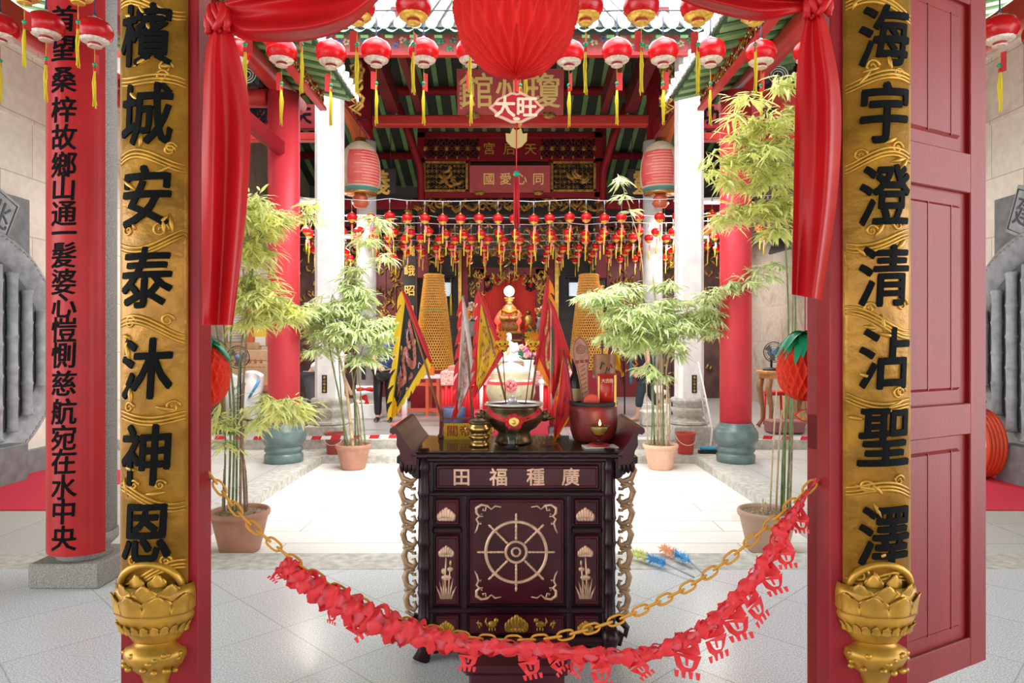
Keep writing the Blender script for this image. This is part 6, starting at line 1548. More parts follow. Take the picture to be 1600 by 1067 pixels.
# fluorescent tubes
for i, (px, py, Y, sd_) in enumerate(((483, 317, 12.0, 'left, nearer'), (1106, 317, 12.0, 'right, nearer'), (548, 371, 15.6, 'left, farther'), (1066, 371, 15.6, 'right, farther'))):
    q = P(px, py, Y); root = thing('fluorescent_lamp', 'lit fluorescent tube lamp hanging in the hall, %s one' % sd_, 'lamp', (q.x, Y, q.z))
    MB().box((q.x, Y, q.z + .05), (1.2, .09, .05), bev=.01).build('fixture', WHITE, root); MB().tube([(q.x - .58, Y, q.z), (q.x + .58, Y, q.z)], .02, 10).build('tube', TUBEE, root)
    for dx in (-.4, .4): MB().tube([(q.x + dx, Y, q.z + .07), (q.x + dx, Y, (7.42 if Y < 13 else 7.28))], .005, 5).build('wire', WIRE, root)
    ld = bpy.data.lights.new('tube_light', 'AREA'); ld.shape = 'RECTANGLE'; ld.size = 1.15; ld.size_y = .08; ld.energy = 70; ld.color = (1, .93, .84); lo = bpy.data.objects.new('tube_light', ld); COL.objects.link(lo); lo.parent = root; lo.location = (0, 0, -.03)
# wall lanterns
for px, sd_ in ((697, 'left'), (897, 'right')):
    Y = 19.4; c = P(px, 452, Y); s_ = Y / FPX; root = thing('wall_lantern', 'black framed glass lantern on the dark wall %s of the shrine' % sd_, 'lantern', tuple(c - Vector((0, 0, .4))))
    m = MB()
    for a in (-1, 1):
        for b in (-1, 1): m.box((c.x + a * .17, Y + b * .12, c.z), (.03, .03, .7))
    for z, w in ((.34, .46), (.20, .38), (-.22, .38), (-.36, .42)): m.box((c.x, Y, c.z + z), (w, .30, .035))
    m.tube([(c.x - .23, Y, c.z + .3), (c.x - .2, Y, c.z + .38), (c.x + .2, Y, c.z + .38), (c.x + .23, Y, c.z + .3)], .02, 6); m.box((c.x, Y + .25, c.z + .3), (.06, .4, .06)); m.build('frame', BLACK, root)
    MB().box((c.x, Y, c.z), (.30, .20, .40)).build('glass', WALLLIT, root)
    m = MB(); m.tube([(c.x + .15, Y - .2, c.z + .3), (c.x + .15, Y - .2, c.z - .15)], .005, 4).tube([(c.x + .15, Y - .2, c.z - .15), (c.x + .15, Y - .2, c.z - .75)], [.03, .035], 6); m.build('tassel', TASS, root)
# deity statue, seated
Y = 18.6; s_ = Y / FPX; zb = bank(Y, 517); x = (796 - 800) * s_; Q_ = .84
root = thing('deity_statue', 'seated robed deity statue with tall crown on the altar ledge', 'statue', (x, Y, zb))
def sz(v): return zb + v * Q_
MB().lathe([(.36, 0), (.37, .10), (.33, .26), (.27, .42), (.25, .54), (.19, .66), (.09, .73), (.07, .78), (0, .78)], (x, Y, zb), 24, rad=lambda A, z: (1 + .10 * abs(cos(A))) * Q_).tube([(x - .20, Y - .02, sz(.62)), (x - .31, Y - .12, sz(.42)), (x - .14, Y - .26, sz(.36)), (x, Y - .28, sz(.40))], [.08, .09, .08, .05], 10).tube([(x + .20, Y - .02, sz(.62)), (x + .31, Y - .12, sz(.42)), (x + .14, Y - .26, sz(.36)), (x, Y - .28, sz(.40))], [.08, .09, .08, .05], 10).build('robe', mk('statue robe', (.26, .05, .03), .5, col2=(.45, .26, .05), vscale=16), root)
MB().ball((x, Y - .03, sz(.87)), (.085, .09, .11), 14, 10).ball((x, Y - .12, sz(.86)), (.015, .02, .025), 6, 5).build('head', mk('dark bronze face', (.22, .12, .06), .4), root)
MB().lathe([(.10, .93 * Q_), (.12, .97 * Q_), (.11, 1.06 * Q_), (0, 1.07 * Q_)], (x, Y, zb), 16).box((x, Y - .02, sz(1.06)), (.28, .16, .04), bev=.01).build('crown', GOLDD, root)
MB().tube([(x - .19, Y - .12, sz(.66)), (x, Y - .24, sz(.58)), (x + .19, Y - .12, sz(.66))], .04, 8).build('collar', YELO, root)
MB().box((x, Y - .27, sz(.28)), (.12, .03, .40), bev=.01).build('sash', CRED, root)
for px in (753, 833):
    xx = (px - 796) * s_ * .8 + x; t = thing('attendant_statue', 'small dark attendant statue standing %s of the seated deity' % ('left' if px < 796 else 'right'), 'statue', (xx, Y, zb))
    MB().lathe([(.13, 0), (.14, .2), (.11, .36), (.05, .42), (0, .43)], (xx, Y, zb), 14).build('robe', GOLDD, t); MB().ball((xx, Y, zb + .5), .07, 10, 8).build('head', BRONZE, t)
for px in (777.5, 810): o = MB().lathe([(0, 0), (.04, .02), (.09, .10), (.06, .2), (.0, .28)], ((px - 800) * s_, Y - .2, bank0(18.3, 518) + .18), 12).lathe([(.05, -.18), (.02, -.1), (.02, 0)], ((px - 800) * s_, Y - .2, bank0(18.3, 518) + .18), 10).build('altar_candle', mk('red lit candle', (.9, .05, .03), .4, emis=1.2)); tag(o, 'glowing red lotus candle on the altar ledge, %s one' % ('left' if px < 796 else 'right'), 'candle')
m = MB(); rn = random.Random(14)
# flower vases by the shrine
def flowers(px, py, Y, r, cols, lab, vase, n=26, leafy=True):
    c = P(px, py, Y); s_ = Y / FPX; root = thing('flower_vase', lab, 'flowers', (c.x, Y, c.z - r * s_ - .4)); rn = random.Random(px)
    for k_, mt in enumerate(cols):
        m = MB()
        for i in range(n // len(cols)):
            d = Vector((rn.gauss(0, 1), rn.gauss(0, .5), rn.gauss(0, 1))).normalized() * r * s_ * rn.random() ** .4; o = c + d
            for q in range(5): m.ball(o + Vector((.05 * cos(q * 1.257), -.02, .05 * sin(q * 1.257))) * (r * s_ / .3), (.045 * r * s_ / .3, .03 * r * s_ / .3, .045 * r * s_ / .3), 6, 4)
        m.build('blossoms', mt, root)
    m = MB()
    for i in range(14): m.tube([c + Vector((0, 0, -r * s_ * 1.1)), c + Vector((rn.uniform(-1, 1), rn.uniform(-.3, .3), rn.uniform(-.6, .8))) * r * s_], .01, 4)
    m.build('stems', CGREEN, root); h = .42; zz = c.z - r * s_ - .4
    MB().lathe([(.07, 0), (.10, .04), (.12, .2), (.08, .36), (.10, .42), (.09, .42)], (c.x, Y, zz), 18).build('vase', vase, root)
    if Y < 18 and zz > HZ: MB().box((c.x, Y, (zz + HZ) / 2), (.34, .34, zz - HZ), bev=.01).build('pedestal', REDD, root)
flowers(736, 488, 18.2, 15, [PORC, YELO], 'white and orange flowers in a grey vase left of the shrine', mk('grey vase', (.25, .25, .27), .4), 22)
flowers(845, 488, 18.2, 9, [PORC, YELO], 'white flowers right of the shrine behind the red flags', mk('grey vase', (.25, .25, .27), .4), 12)
flowers(829, 524, 17.0, 15, [YEL, CRED, CGREEN], 'yellow and red flowers in a vase on the right of the altar ledge', mk('grey vase', (.25, .25, .27), .4), 30)
flowers(826, 548, 11.42, 16, [mk('peach petals', (.9, .5, .35), .6), mk('pink petals', (.85, .3, .45), .6), CGREEN], 'peach and pink flowers beside the white figure', PORC, 28)
# offering table with patterned cloth, in front of the shrine
Y = 11.6; root = thing('offering_table', 'long offering table with a patterned cloth over a red skirt in mid hall', 'table', (0, 12.2, HZ))
def R3(mb, x0, y0, x1, y1, Y, d, bev=0.0): rect(mb, x0, y0, x1, y1, Y, d, bev)
m = MB(); R3(m, 688, 580, 905, 603, Y, 1.1, .02); m.build('cloth', CLOTHP, root)
m = MB(); a = P(690, 600, Y); b = P(903, 654, Y); n = 70
m.grid(lambda u, v: (a.x + (b.x - a.x) * u, Y + .03 + .02 * sin(u * 150), a.z + (HZ + .01 - a.z) * v), 210, 2, thick=(0, .02, 0)); m.build('skirt', CRED, root)
m = MB(); R3(m, 700, 572, 890, 581, Y + .15, .7, .01); m.build('cloth_runner', mk('pink brown runner', (.45, .2, .17), .7), root)
# cream urn with flower and the white figure
Y = 10.85; x = (798 - 800) * Y / FPX; s_ = Y / FPX; zb = bank(Y, 641)
st = MB(); st.box((x, Y, (zb + HZ) / 2), (1.2, .5, zb - HZ), bev=.01); o = st.build('urn_stand', CMAR); tag(o, 'low red stand under the cream urn', 'stand')
root = thing('cream_urn', 'bulbous cream ceramic urn with a red ribbon and pink rosette', 'urn', (x, Y, zb))
MB().lathe([(20 * s_, 6 * s_), (34 * s_, 14 * s_), (39 * s_, 28 * s_), (38 * s_, 40 * s_), (34 * s_, 47 * s_), (30 * s_, 50 * s_), (31 * s_, 58 * s_), (29 * s_, 60 * s_), (27 * s_, 58 * s_), (0, 57 * s_)], (x, Y, zb), 36).build('body', CREAM, root)
MB().lathe([(29 * s_, 59 * s_), (26 * s_, 64 * s_), (14 * s_, 72 * s_), (4 * s_, 75 * s_), (3 * s_, 80 * s_), (0, 80 * s_)], (x, Y, zb), 30).build('lid', PORC, root)
m = MB()
for q in range(4): m.tube([(x + 24 * s_ * cos(q * pi / 2 + .78), Y + 24 * s_ * sin(q * pi / 2 + .78), zb + 12 * s_), (x + 26 * s_ * cos(q * pi / 2 + .78), Y + 26 * s_ * sin(q * pi / 2 + .78), zb)], [.05, .035], 8)
m.build('feet', GOLDD, root)
MB().lathe([(37.6 * s_, 41.5 * s_), (35.2 * s_, 46 * s_)], (x, Y, zb), 36, caps=False).build('ribbon', CRED, root)
m = MB(); rn = random.Random(6); c = Vector((x, Y - 38 * s_, zb + 41 * s_))
for q in range(40): d = Vector((rn.gauss(0, 1), -abs(rn.gauss(0, .5)), rn.gauss(0, 1))).normalized() * .075; m.ball(c + d, (.028, .018, .028), 6, 4)
m.build('rosette', mk('pink rosette', (.75, .16, .18), .6), root)
m = MB()
for q in range(7): m.tube([(x - .16 + q * .05, Y - 39.2 * s_ + abs(q - 3) * .012, zb + (24 + 3 * sin(q * 2)) * s_), (x - .13 + q * .05, Y - 39.2 * s_ + abs(q - 3) * .012, zb + (28 + 3 * cos(q * 3)) * s_)], .006, 5)
m.build('painting', mk('grey brush painting', (.3, .28, .25), .6), root)
for px in (752, 846): o = MB().tube([P(px, 640.8, Y), P(px, 600, Y)], .03, 8).ball(P(px, 597, Y), .05, 8, 6).build('altar_post', PORC); tag(o, 'pale little post beside the cream urn, on its %s' % ('left' if px < 800 else 'right'), 'post')
Y = 11.9; x = (796 - 800) * Y / FPX; s_ = Y / FPX; zb = bank(Y, 566)
root = thing('porcelain_figure', 'white porcelain seated robed figure behind the cream urn', 'statue', (x, Y, zb))
MB().lathe([(25 * s_, 0), (26 * s_, 5 * s_), (20 * s_, 10 * s_), (12 * s_, 18 * s_), (11 * s_, 25 * s_), (8 * s_, 30 * s_), (3 * s_, 33 * s_), (0, 33 * s_)], (x, Y, zb), 24, rad=lambda A, z: 1 + .06 * sin(A * 7)).tube([(x - 8 * s_, Y - .03, zb + 28 * s_), (x - 14 * s_, Y - .1, zb + 24 * s_), (x - 13 * s_, Y - .14, zb + 33 * s_)], [.05, .045, .025], 8).tube([(x + 9 * s_, Y - .03, zb + 28 * s_), (x + 12 * s_, Y - .1, zb + 20 * s_), (x + 4 * s_, Y - .16, zb + 16 * s_)], [.05, .045, .03], 8).build('body', PORC, root)
MB().ball((x - 1 * s_, Y - .01, zb + 38 * s_), (5 * s_, 5.5 * s_, 6.2 * s_), 14, 10).ball((x - 1 * s_, Y - .075, zb + 37.5 * s_), (.012, .015, .02), 6, 5).build('head', PORC, root); MB().ball((x - 1 * s_, Y + .02, zb + 42.5 * s_), (4.6 * s_, 5 * s_, 4 * s_), 12, 8).build('topknot', mk('pale blue glaze', (.55, .68, .72), .3), root)
MB().lathe([(26 * s_, -8 * s_), (27 * s_, -2 * s_), (25 * s_, 0), (0, 0)], (x, Y, zb), 24).build('pedestal', mk('gilt black pedestal', (.4, .28, .12), .4), root)
MB().tube([(x - 2 * s_, Y - .13, zb + 30 * s_), (x - 1 * s_, Y - .16, zb + 20 * s_), (x - 3 * s_, Y - .2, zb + 10 * s_)], [.02, .035, .02], 6).build('scarf', mk('pale gold glaze', (.85, .6, .3), .4), root)
# orange legged side table with bowls
Y = 13.4; root = thing('side_table', 'white topped side table on orange red legs left of the offering table', 'table', tuple(P(655, 650, Y)))
m = MB(); R3(m, 612, 587, 692, 592, Y, .7, .01); m.build('top', WHITE, root)
for px in (618, 667, 684):
    for dy in (.05, .62):
        a = P(px, 592, Y); MB().box((a.x, Y + dy, (a.z + HZ) / 2), (.06, .06, a.z - HZ)).build('leg', YELO if False else mk('orange red legs', (.75, .13, .06), .5), root)
m = MB(); R3(m, 618, 638, 684, 643, Y + .04, .04); R3(m, 640, 598, 684, 603, Y + .04, .04); m.build('stretcher', mk('orange red rail', (.75, .13, .06), .5), root)
for px, mt, h, lab in ((665, mk('lilac box', (.5, .45, .62), .5), .09, 'small lilac box on the white topped side table'), (674, YELO, .18, 'orange tin on the white topped side table')):
    a = P(px, 587, Y + .2); o = MB().box((a.x, Y + .2, bank(Y, 587) + h / 2 + .002), (.12, .1, h), bev=.008).build('offering_box', mt); tag(o, lab, 'box')
# blue bin, dark chair, boxes under tables
o = MB().lathe([(0, 0), (.16, 0), (.19, .38), (.18, .38), (.15, .02), (0, .02)], ((710 - 800) * 11.2 / FPX, 11.2, HZ), 20).build('waste_bin', BLUEBIN); tag(o, 'dark blue bin in front of the red table skirt', 'bin')
# stanchion
Y = 11.9; x = (632 - 800) * Y / FPX; root = thing('stanchion', 'pale post on a round pink red foot, left of the altar table', 'post', (x, Y, HZ))
MB().lathe([(0, 0), (.24, 0), (.25, .012), (.14, .055), (.05, .085), (0, .085)], (x, Y, HZ), 28).build('foot', mk('pink red plastic', (.78, .15, .18), .4), root); MB().tube([(x, Y, HZ + .08), (x, Y, HZ + .75)], .05, 14).build('post', WHITE, root)
m = MB()
for q in range(8): m.lathe([(.052, .78 + q * .085), (.06, .79 + q * .085), (.06, .82 + q * .085), (.052, .83 + q * .085)], (x - .26 + .26, Y, HZ), 14, caps=False)
m.build('rings', mk('pink rings', (.7, .25, .35), .5), root); MB().tube([(x, Y, HZ + .74), (x, Y, HZ + 1.47)], .05, 14).build('upper_post', mk('dark purple tube', (.2, .12, .25), .5), root)
# red ribbon on the far left pillar
root = thing('ribbon_bow', 'red ribbon tied round the foot of the round left pillar', 'ribbon', (-2.79, 12.9, .9))
c = Vector((-2.79, 13.1, bank(13.1, 610))); m = MB().lathe([(.20, -.05), (.205, 0), (.20, .06)], tuple(c), 24, caps=False); m.build('band', CRED, root)
m = MB(); c2 = c + Vector((.02, -.21, 0))
for sg in (-1, 1): m.ball(c2 + Vector((sg * .08, 0, .03)), (.09, .03, .05), 10, 7)
m.grid(lambda a, b: c2 + Vector((-.04 + .10 * (a - .5) * (1 + b) + .03 * b, -.02 + .02 * sin(a * 6), -.28 * b)), 6, 8, thick=(0, .01, 0)); m.build('bow', CRED, root)
# right side: fan on a wooden stand, stool, box
Y = 11.2; root = thing('wood_stand', 'tall honey brown wooden stand with curved legs by the right wall', 'table', tuple(P(1225, 660, Y)))
m = MB(); R3(m, 1198, 580, 1275, 585, Y, .5, .01); R3(m, 1201, 585, 1272, 592, Y + .02, .44); m.build('top', WOODL, root)
for px, sx in ((1205, -1), (1268, 1)):
    for dy in (.04, .44):
        z = bank(Y, 592); xx = (px - 800) * Y / FPX; h = z - HZ; m = MB().tube([(xx, Y + dy, z), (xx + sx * .03, Y + dy, z - .2 * h), (xx - sx * .02, Y + dy, z - .6 * h), (xx - sx * .01, Y + dy, z - .85 * h), (xx + sx * .06, Y + dy, HZ + .02)], [.05, .055, .035, .028, .04], 8); m.build('leg', WOODM, root)
def fan_(px, py, Y, zt, r, lab):
    c = P(px, py, Y); root = thing('electric_fan', lab, 'fan', (c.x, Y, zt)); m = MB()
    for rr in (r, r * .82, r * .6): m.tube([(c.x + rr * cos(q * pi / 16), Y - .06, c.z + rr * sin(q * pi / 16)) for q in range(32)], .008 if rr == r else .003, 6, closed=True)
    for q in range(28): m.tube([(c.x + .05 * cos(q * pi / 14), Y - .09, c.z + .05 * sin(q * pi / 14)), (c.x + r * cos(q * pi / 14), Y - .06, c.z + r * sin(q * pi / 14))], .002, 4)
    m.build('guard', DARK, root); m = MB()
    for q in range(3):
        A = q * 2.094 + .4; m.prism([(.03, -.02), (r * .8, -.06), (r * .86, .05), (.03, .03)], (c.x, Y - .04, c.z), (cos(A), 0, sin(A)), (-sin(A), .1, cos(A)), (0, .006, 0))
    m.build('blades', mk('smoky fan blades', (.22, .2, .2), .3), root)
    mm = MB().lathe([(0, -.1), (.05, -.1), (.055, -.05), (.07, .02), (.05, .12), (0, .13)], (0, 0, 0), 16); m = MB().add([(c.x + a, Y + b_, c.z + c_) for a, c_, b_ in mm.v], mm.f, True); m.build('motor', mk('fan hub blue', (.12, .2, .35), .4), root)
    m = MB().tube([(c.x, Y + .05, c.z), (c.x, Y + .05, zt + .03)], .02, 8).lathe([(0, 0), (.14, 0), (.13, .03), (.03, .05)], (c.x, Y + .05, zt), 18); m.build('stand', DARK, root)
fan_(1207, 550, Y + .25, bank(Y, 580), .16 * 1.05, 'black electric fan on the honey brown stand by the right wall')
fan_(374, 558, 12.2, HZ, .2, 'dark electric fan standing before the cardboard boxes on the left')
Y = 11.75; root = thing('plastic_stool', 'red plastic stool under the honey brown stand', 'stool', tuple(P(1216, 650, Y)))
m = MB(); R3(m, 1203, 612, 1232, 618, Y, .3, .01); m.build('seat', CRED, root)
for px in (1205, 1230):
    for dy in (.02, .28): a = P(px, 618, Y); MB().tube([(a.x, Y + dy, a.z), (a.x + (-.02 if px < 1216 else .02), Y + dy, HZ)], .02, 6).build('leg', CRED, root)
a = P(1225, 652, 10.9); o = MB().box((a.x, 10.9, HZ + .11), (.52, .35, .20), bev=.02).build('low_box', mk('dusty maroon box', (.26, .10, .10), .6)); tag(o, 'low dusty maroon box on the floor in front of the honey brown stand', 'box')
o = MB().box(((1246 - 800) * 12.3 / FPX, 12.3, HZ + .3), (.5, .4, .6), bev=.01).build('cardboard_box', CARD); tag(o, 'cardboard box behind the honey brown stand on the right', 'box')
# left side: boxes, notice boards, bags
Y = 13.0
for (x0, y0, x1, y1, dy, lab, pr) in ((360, 547, 424, 602, 0, 'printed brown cardboard box on top of the left stack', 1), (366, 604, 426, 640, .02, 'lower brown cardboard box of the left stack', 0), (330, 535, 402, 648, .45, 'big plain cardboard box behind the left stack', 0)):
    root = thing('cardboard_box', lab, 'box', tuple(P((x0 + x1) / 2, y1, Y + dy))); m = MB(); R3(m, x0, y0, x1, y1, Y + dy, .4 if dy < .4 else .25, .008); m.build('carton', CARD, root)
    m = MB(); R3(m, x0, (y0 * .72 + y1 * .28), x1, (y0 * .70 + y1 * .30), Y + dy - .003, .004); m.build('flap_seam', CARDR, root)
    if pr:
        m = MB()
        for q in range(3):
            c = P(390 + q * 9, 565, Y - .003); m.box(tuple(c), (.05, .003, .06)); m.box(tuple(c + Vector((0, 0, .04))), (.02, .003, .03))
        for q in range(5): m.box(tuple(P(388 + q * 6, 573, Y - .003)), (.05, .003, .012))
        m.build('printing', CARDR, root)
root = thing('wooden_bench', 'red brown wooden bench under the printed cardboard box', 'bench', tuple(P(400, 640, Y - .05))); m = MB(); R3(m, 350, 601, 432, 612, Y - .08, .5, .01); m.build('seat', mk('red brown bench', (.50, .15, .09), .5), root)
for px in (356, 428): a = P(px, 612, Y); MB().box((a.x, Y + .1, (a.z + HZ) / 2), (.06, .3, a.z - HZ)).build('leg', CARDR, root)
root = thing('notice_board', 'orange notice board with yellow and cream papers left of the red pillar', 'board', tuple(P(402, 545, 13.6))); m = MB(); R3(m, 385, 470, 428, 541, 13.6, .06, .01); m.build('board', ORBOARD, root)
m = MB(); R3(m, 396, 480, 416, 526, 13.57, .01); m.build('yellow_paper', mk('yellow paper', (.75, .55, .06), .8), root); m = MB(); R3(m, 398, 526, 415, 540, 13.57, .01); m.build('cream_paper', PAPER, root)
root = thing('paper_notice', 'large white printed notice behind the bamboo canes on the left', 'notice', tuple(P(372, 535, 13.9))); m = MB(); R3(m, 356, 470, 385, 534, 13.9, .02); m.build('sheet', PAPER, root); m = MB(); a = P(370, 500, 13.93); m.box((a.x, 13.94, (a.z + HZ) / 2), (.5, .03, a.z - HZ)); m.build('easel_board', CARD, root); m = MB()
for q in range(14): R3(m, 360, 476 + q * 4, 381, 477.2 + q * 4, 13.89, .008)
m.build('printing', mk('grey print', (.45, .42, .45), .8), root)
root = thing('plastic_sack', 'white printed plastic sack on the floor behind the left bamboo', 'sack', tuple(P(378, 655, 12.6))); Ys = 12.6
def sk(a, b):
    px = 352 + (404 - 352) * a + 10 * (b - .5) * .6; py = 657 - 74 * b + 4 * sin(a * 7); q = P(px, py, Ys); q.y += -.16 * sin(pi * a) * sin(pi * min(1, .15 + b)) + .015 * sin(a * 14 + b * 9); q.z = max(HZ + .01, q.z); return q
m = MB().grid(sk, 20, 20, thick=(0, .2, 0)); m.build('bag', mk('white sack plastic', (.74, .73, .76), .45), root)
m = MB()
for q in range(5): c = sk(.30 + q * .075, .72) + Vector((0, -.006, 0)); m.box(tuple(c), (.03, .006, .07))
c = sk(.45, .4)
m.tube([sk(.47 + .17 * cos(q * pi / 12), .38 + .22 * sin(q * pi / 12)) + Vector((0, -.006, 0)) for q in range(24)], .006, 5, closed=True)
for q in range(3): m.box(tuple(sk(.47, .30 + q * .09) + Vector((0, -.006, 0))), (.12, .005, .02))
m.build('printing', mk('grey sack print', (.3, .32, .36), .6), root); m = MB().tube([sk(.78 + .1 * q, .45 + .22 * q) + Vector((0, -.01, 0)) for q in range(3)], .022, 5); m.build('blue_stripe', BLUEP, root)
o = MB().ball((P(362, 650, 10.95).x, 10.95, HZ + .098), (.34, .2, .10), 14, 8).build('grey_bag', mk('slumped grey bag', (.12, .12, .14), .6)); tag(o, 'slumped dark grey bag on the floor below the white sack', 'bag')
o = MB().ball((P(440, 615, 12.4).x, 12.4, HZ + .158), (.2, .2, .16), 14, 8).build('black_bag', BLACK); tag(o, 'black bag between the cardboard boxes and the left red pillar', 'bag')
# right: hose reel, black bag, green box in front of the moon window
root = thing('hose_coil', 'coil of orange red hose leaning by the right moon window', 'hose', (5.5, 8.1, 0)); c = Vector((5.42, 8.04, .41))
for q in range(5):
    MB().tube([(c.x - .05 + q * .045, c.y + .36 * cos(A), c.z + .38 * sin(A)) for A in [2 * pi * i / 28 for i in range(28)]], .028, 8, closed=True).build('loop', HOSE, root)
o = MB().ball((5.38, 8.08, .90), (.16, .25, .13), 14, 8).tube([(5.38, 8.08, .95), (5.40, 7.9, 1.06), (5.42, 8.1, 1.02)], .02, 6).build('black_pouch', BLACK); tag(o, 'black pouch resting on the orange red hose coil', 'bag')
o = MB().box((5.62, 7.08, .475), (.14, .22, .085), bev=.01).build('green_box', mk('green plastic', (.05, .55, .12), .4)); tag(o, 'small green plastic box on the stone sill of the right moon window', 'box')
# teal and red cloths hanging by the right hall pillar, stone block
o = MB().grid(lambda a, b: P(984 + 4 * a, 560 + 40 * b, 13.62 + .01 * sin(a * 9)), 4, 6, thick=(0, .02, 0)).build('hanging_cloth', TEAL); tag(o, 'narrow teal cloth hanging left of the walking person', 'cloth')
root = thing('clothes_rail', 'thin dark rail with hanging cloths behind the walking person', 'rail', tuple(P(984, 640, 13.65)))
a = P(976, 559, 13.66); b = P(1050, 559, 13.66); MB().tube([(a.x, 13.66, HZ), a, b, (b.x, 13.66, HZ)], .015, 7).build('frame', DARK, root)
o = MB().grid(lambda a, b: P(1024 + 14 * a, 560 + 78 * b, 13.62 + .03 * sin(a * 9)), 6, 8, thick=(0, .02, 0)).build('hanging_cloth', CRED); tag(o, 'bright red cloth hanging behind the right bamboo canes', 'cloth')
a = P(1020, 655, 11.9); o = MB().box((a.x, 11.9, HZ + .13), (.42, .35, .26), bev=.02).build('stone_block', GRANP); tag(o, 'grey stone block on the hall floor behind the right bamboo', 'block')

# ============================================================ people
def skin_mesh(nodes, edges, sub=2):
    """one continuous surface grown round a jointed skeleton: nodes = (x, y, z, radius)"""
    me = bpy.data.meshes.new('tmp'); me.from_pydata([n[:3] for n in nodes], edges, []); me.update(); ob = bpy.data.objects.new('tmp', me); COL.objects.link(ob)
    md = ob.modifiers.new('s', 'SKIN'); md.use_smooth_shade = True
    for v, n in zip(me.skin_vertices[0].data, nodes):
        r = n[3]; v.radius = r if isinstance(r, tuple) else (r, r)
    me.skin_vertices[0].data[0].use_root = True
    ob.modifiers.new('u', 'SUBSURF').levels = sub
    dg = bpy.context.evaluated_depsgraph_get(); e = ob.evaluated_get(dg).to_mesh(); vs = [tuple(v.co) for v in e.vertices]; fs = [tuple(p.vertices) for p in e.polygons]
    ob.evaluated_get(dg).to_mesh_clear(); bpy.data.objects.remove(ob); bpy.data.meshes.remove(me); return vs, fs
def person(lab, J, top, bot, hair=HAIR, shoes=None, sleeves=.55, face=(0, -1, 0), bare=False, bot_end=.82):
    """J: joints in world space: pelvis, chest, neck, head, and per side shoulder, elbow, wrist, hip, knee, ankle, toe"""
    V = {k: Vector(v) for k, v in J.items()}; zf = min(V['ankle_l'].z, V['ankle_r'].z) - .07
    root = thing('person', lab, 'person', (V['pelvis'].x, V['pelvis'].y, HZ)); N, E = [], []
    def nd(p, r): N.append((p.x, p.y, p.z, r)); return len(N) - 1
    pel = nd(V['pelvis'], (.15, .12)); ch = nd(V['chest'], (.16, .12)); nk = nd(V['neck'], .058); hb = nd(V['neck'].lerp(V['head'], .45), .06); hd = nd(V['head'], (.085, .10)); ht = nd(V['head'] + (V['head'] - V['neck']).normalized() * .09, .07)
    E += [(pel, ch), (ch, nk), (nk, hb), (hb, hd), (hd, ht)]
    for s in 'lr':
        sh = nd(V['shoulder_' + s], .062); el = nd(V['elbow_' + s], .045); wr = nd(V['wrist_' + s], .03); E += [(ch, sh), (sh, el), (el, wr)]
        d = (V['wrist_' + s] - V['elbow_' + s]).normalized(); pm = nd(V['wrist_' + s] + d * .06, (.042, .02)); E.append((wr, pm)); sd = d.orthogonal().normalized()
        for q in range(4): f1 = nd(V['wrist_' + s] + d * .11 + sd * (.028 - .018 * q), .009); f2 = nd(V['wrist_' + s] + d * (.17 - .012 * abs(q - 1.5)) + sd * (.028 - .018 * q) + Vector((0, 0, -.015)), .008); E += [(pm, f1), (f1, f2)]
        t1 = nd(V['wrist_' + s] + d * .06 + sd * .06, .010); E.append((pm, t1))
        hp = nd(V['hip_' + s], .088); kn = nd(V['knee_' + s], .058); an = nd(V['ankle_' + s], .04); td = (V['toe_' + s] - V['ankle_' + s]); hl = nd(V['ankle_' + s] - Vector((td.x, td.y, 0)) * .25 + Vector((0, 0, -.04)), .033); ft = nd(V['ankle_' + s] + td * .6 + Vector((0, 0, -.005)), (.04, .028)); to = nd(V['toe_' + s], (.038, .018)); E += [(pel, hp), (hp, kn), (kn, an), (an, hl), (an, ft), (ft, to)]
    vs, fs = skin_mesh(N, E); m = MB().add(vs, fs, True); f = Vector(face).normalized(); up = (V['head'] - V['neck']).normalized(); rt = f.cross(up)
    m.ball(V['head'] + f * .098 + up * -.005, (.014, .014, .02), 7, 5)
    for sg in (-1, 1): m.ball(V['head'] + rt * (sg * .085), (.014, .02, .03), 7, 5)
    m.ball(V['head'] + f * .09 - up * .045, (.024, .012, .008), 7, 5); m.build('body', SKIN, root)
    m = MB()
    for sg in (-1, 1): m.ball(V['head'] + f * .088 + rt * (sg * .032) + up * .02, .011, 7, 5)
    m.build('eyes', BLACK, root)
    MB().ball(V['head'] - f * .02 + up * .045, (.104, .108, .095), 16, 10).build('hair', hair, root)
    N, E = [], []                                     # shirt
    pel = nd(V['pelvis'] + (V['chest'] - V['pelvis']) * .02, (.185, .155)); md = nd(V['pelvis'].lerp(V['chest'], .5), (.175, .14)); ch = nd(V['chest'], (.18, .14)); nk = nd(V['chest'].lerp(V['neck'], .75), .085); E += [(pel, md), (md, ch), (ch, nk)]
    for s in 'lr': sh = nd(V['shoulder_' + s], .08); e2 = nd(V['shoulder_' + s].lerp(V['elbow_' + s], sleeves * 1.6 if sleeves < .6 else 1), .066); E += [(ch, sh), (sh, e2)]
    vs, fs = skin_mesh(N, E); MB().add(vs, fs, True).build('shirt', top, root)
    N, E = [], []
    pel = nd(V['pelvis'] + Vector((0, 0, .01)), (.175, .145))
    for s in 'lr': hp = nd(V['hip_' + s], .115); kn = nd(V['knee_' + s], .085); an = nd(V['knee_' + s].lerp(V['ankle_' + s], bot_end), .07); E += [(pel, hp), (hp, kn), (kn, an)]
    vs, fs = skin_mesh(N, E); MB().add(vs, fs, True).build('trousers', bot, root)
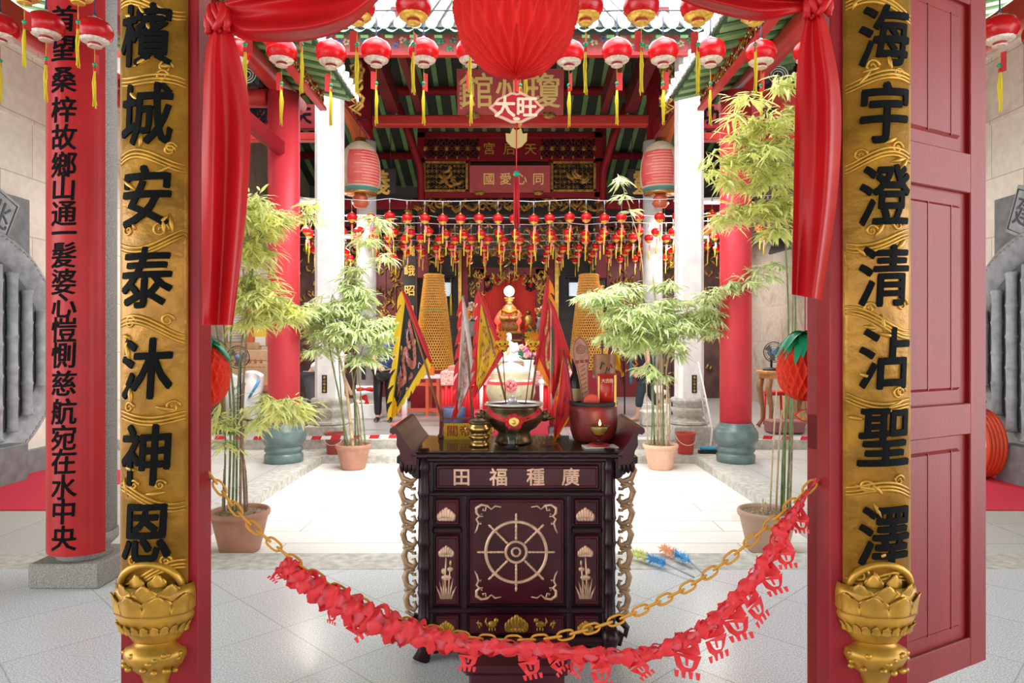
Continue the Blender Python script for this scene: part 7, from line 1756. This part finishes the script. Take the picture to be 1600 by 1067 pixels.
    if shoes:
        for s in 'lr': td = V['toe_' + s] - V['ankle_' + s]; N, E = [], []; a = nd(V['ankle_' + s] - Vector((td.x, td.y, 0)) * .28 + Vector((0, 0, -.03)), .045); b = nd(V['ankle_' + s] + td * .5, .048); c_ = nd(V['toe_' + s], (.045, .028)); vs, fs = skin_mesh(N, [(a, b), (b, c_)]); MB().add(vs, fs, True).build('shoe', shoes, root)
    return root
def J_(x, y, z0, **k): return {n: (x + a, y + b, z0 + c) for n, (a, b, c) in k.items()}
# bending man in a white shirt, half hidden by the left white pillar
person('person in a white shirt and grey trousers bending down behind the left white pillar', J_(-3.36, 11.5, HZ, pelvis=(0, 0, .92), chest=(.30, 0, 1.18), neck=(.48, 0, 1.20), head=(.62, 0, 1.17), shoulder_l=(.36, -.17, 1.16), elbow_l=(.42, -.2, .9), wrist_l=(.52, -.18, .68), shoulder_r=(.36, .17, 1.16), elbow_r=(.44, .2, .9), wrist_r=(.55, .18, .7), hip_l=(-.02, -.1, .86), knee_l=(.03, -.1, .48), ankle_l=(-.05, -.1, .08), toe_l=(.12, -.11, .025), hip_r=(-.02, .1, .86), knee_r=(.05, .11, .48), ankle_r=(.02, .12, .08), toe_r=(.19, .13, .025)), SHIRTW, TROUG, shoes=BLACK, face=(.3, 0, -.95), sleeves=.3, bot_end=.95)
# person in blue, behind the black flag
person('person in a dark blue patterned shirt and black trousers behind the black flag', J_(-2.33, 12.45, HZ, pelvis=(0, 0, .92), chest=(.05, -.03, 1.24), neck=(.08, -.06, 1.44), head=(.1, -.1, 1.58), shoulder_l=(-.12, -.02, 1.36), elbow_l=(-.16, -.12, 1.1), wrist_l=(-.02, -.3, 1.02), shoulder_r=(.22, -.04, 1.36), elbow_r=(.3, -.14, 1.1), wrist_r=(.24, -.34, 1.0), hip_l=(-.1, 0, .86), knee_l=(-.11, -.04, .48), ankle_l=(-.12, .03, .08), toe_l=(-.13, -.15, .025), hip_r=(.1, 0, .86), knee_r=(.11, -.05, .48), ankle_r=(.11, .02, .08), toe_r=(.12, -.16, .025)), SHIRTB, BLACK, shoes=BLACK, sleeves=.3, bot_end=.95)
# barefoot walker behind the right bamboo
xp = (1007 - 800) * 12.5 / FPX
pr = person('barefoot person in dark clothes walking behind the right bamboo, pink paper in hand', J_(xp, 12.5, HZ, pelvis=(.03, 0, .93), chest=(.0, 0, 1.22), neck=(-.03, 0, 1.44), head=(-.08, 0, 1.58), shoulder_l=(-.02, -.18, 1.36), elbow_l=(.02, -.24, 1.08), wrist_l=(-.12, -.28, .95), shoulder_r=(-.01, .18, 1.36), elbow_r=(-.12, .2, 1.12), wrist_r=(-.3, .12, 1.2), hip_l=(.02, -.09, .87), knee_l=(-.10, -.10, .50), ankle_l=(-.14, -.10, .09), toe_l=(-.32, -.11, .03), hip_r=(.04, .09, .87), knee_r=(.13, .10, .50), ankle_r=(.36, .10, .16), toe_r=(.22, .11, .035)), SHIRTK, TROUN, face=(-1, 0, -.1), sleeves=.3, bot_end=.62)
q = P(990, 548, 12.3); o = MB().grid(lambda a, b: (q.x - .09 + .2 * a, q.y + .03 * sin(b * 4), q.z - .10 + .2 * b + .05 * a), 5, 5, thick=(0, .004, 0)).build('pink_paper', mk('pink paper', (.85, .45, .42), .7)); tag(o, 'sheet of pink paper held by the barefoot walker', 'paper')
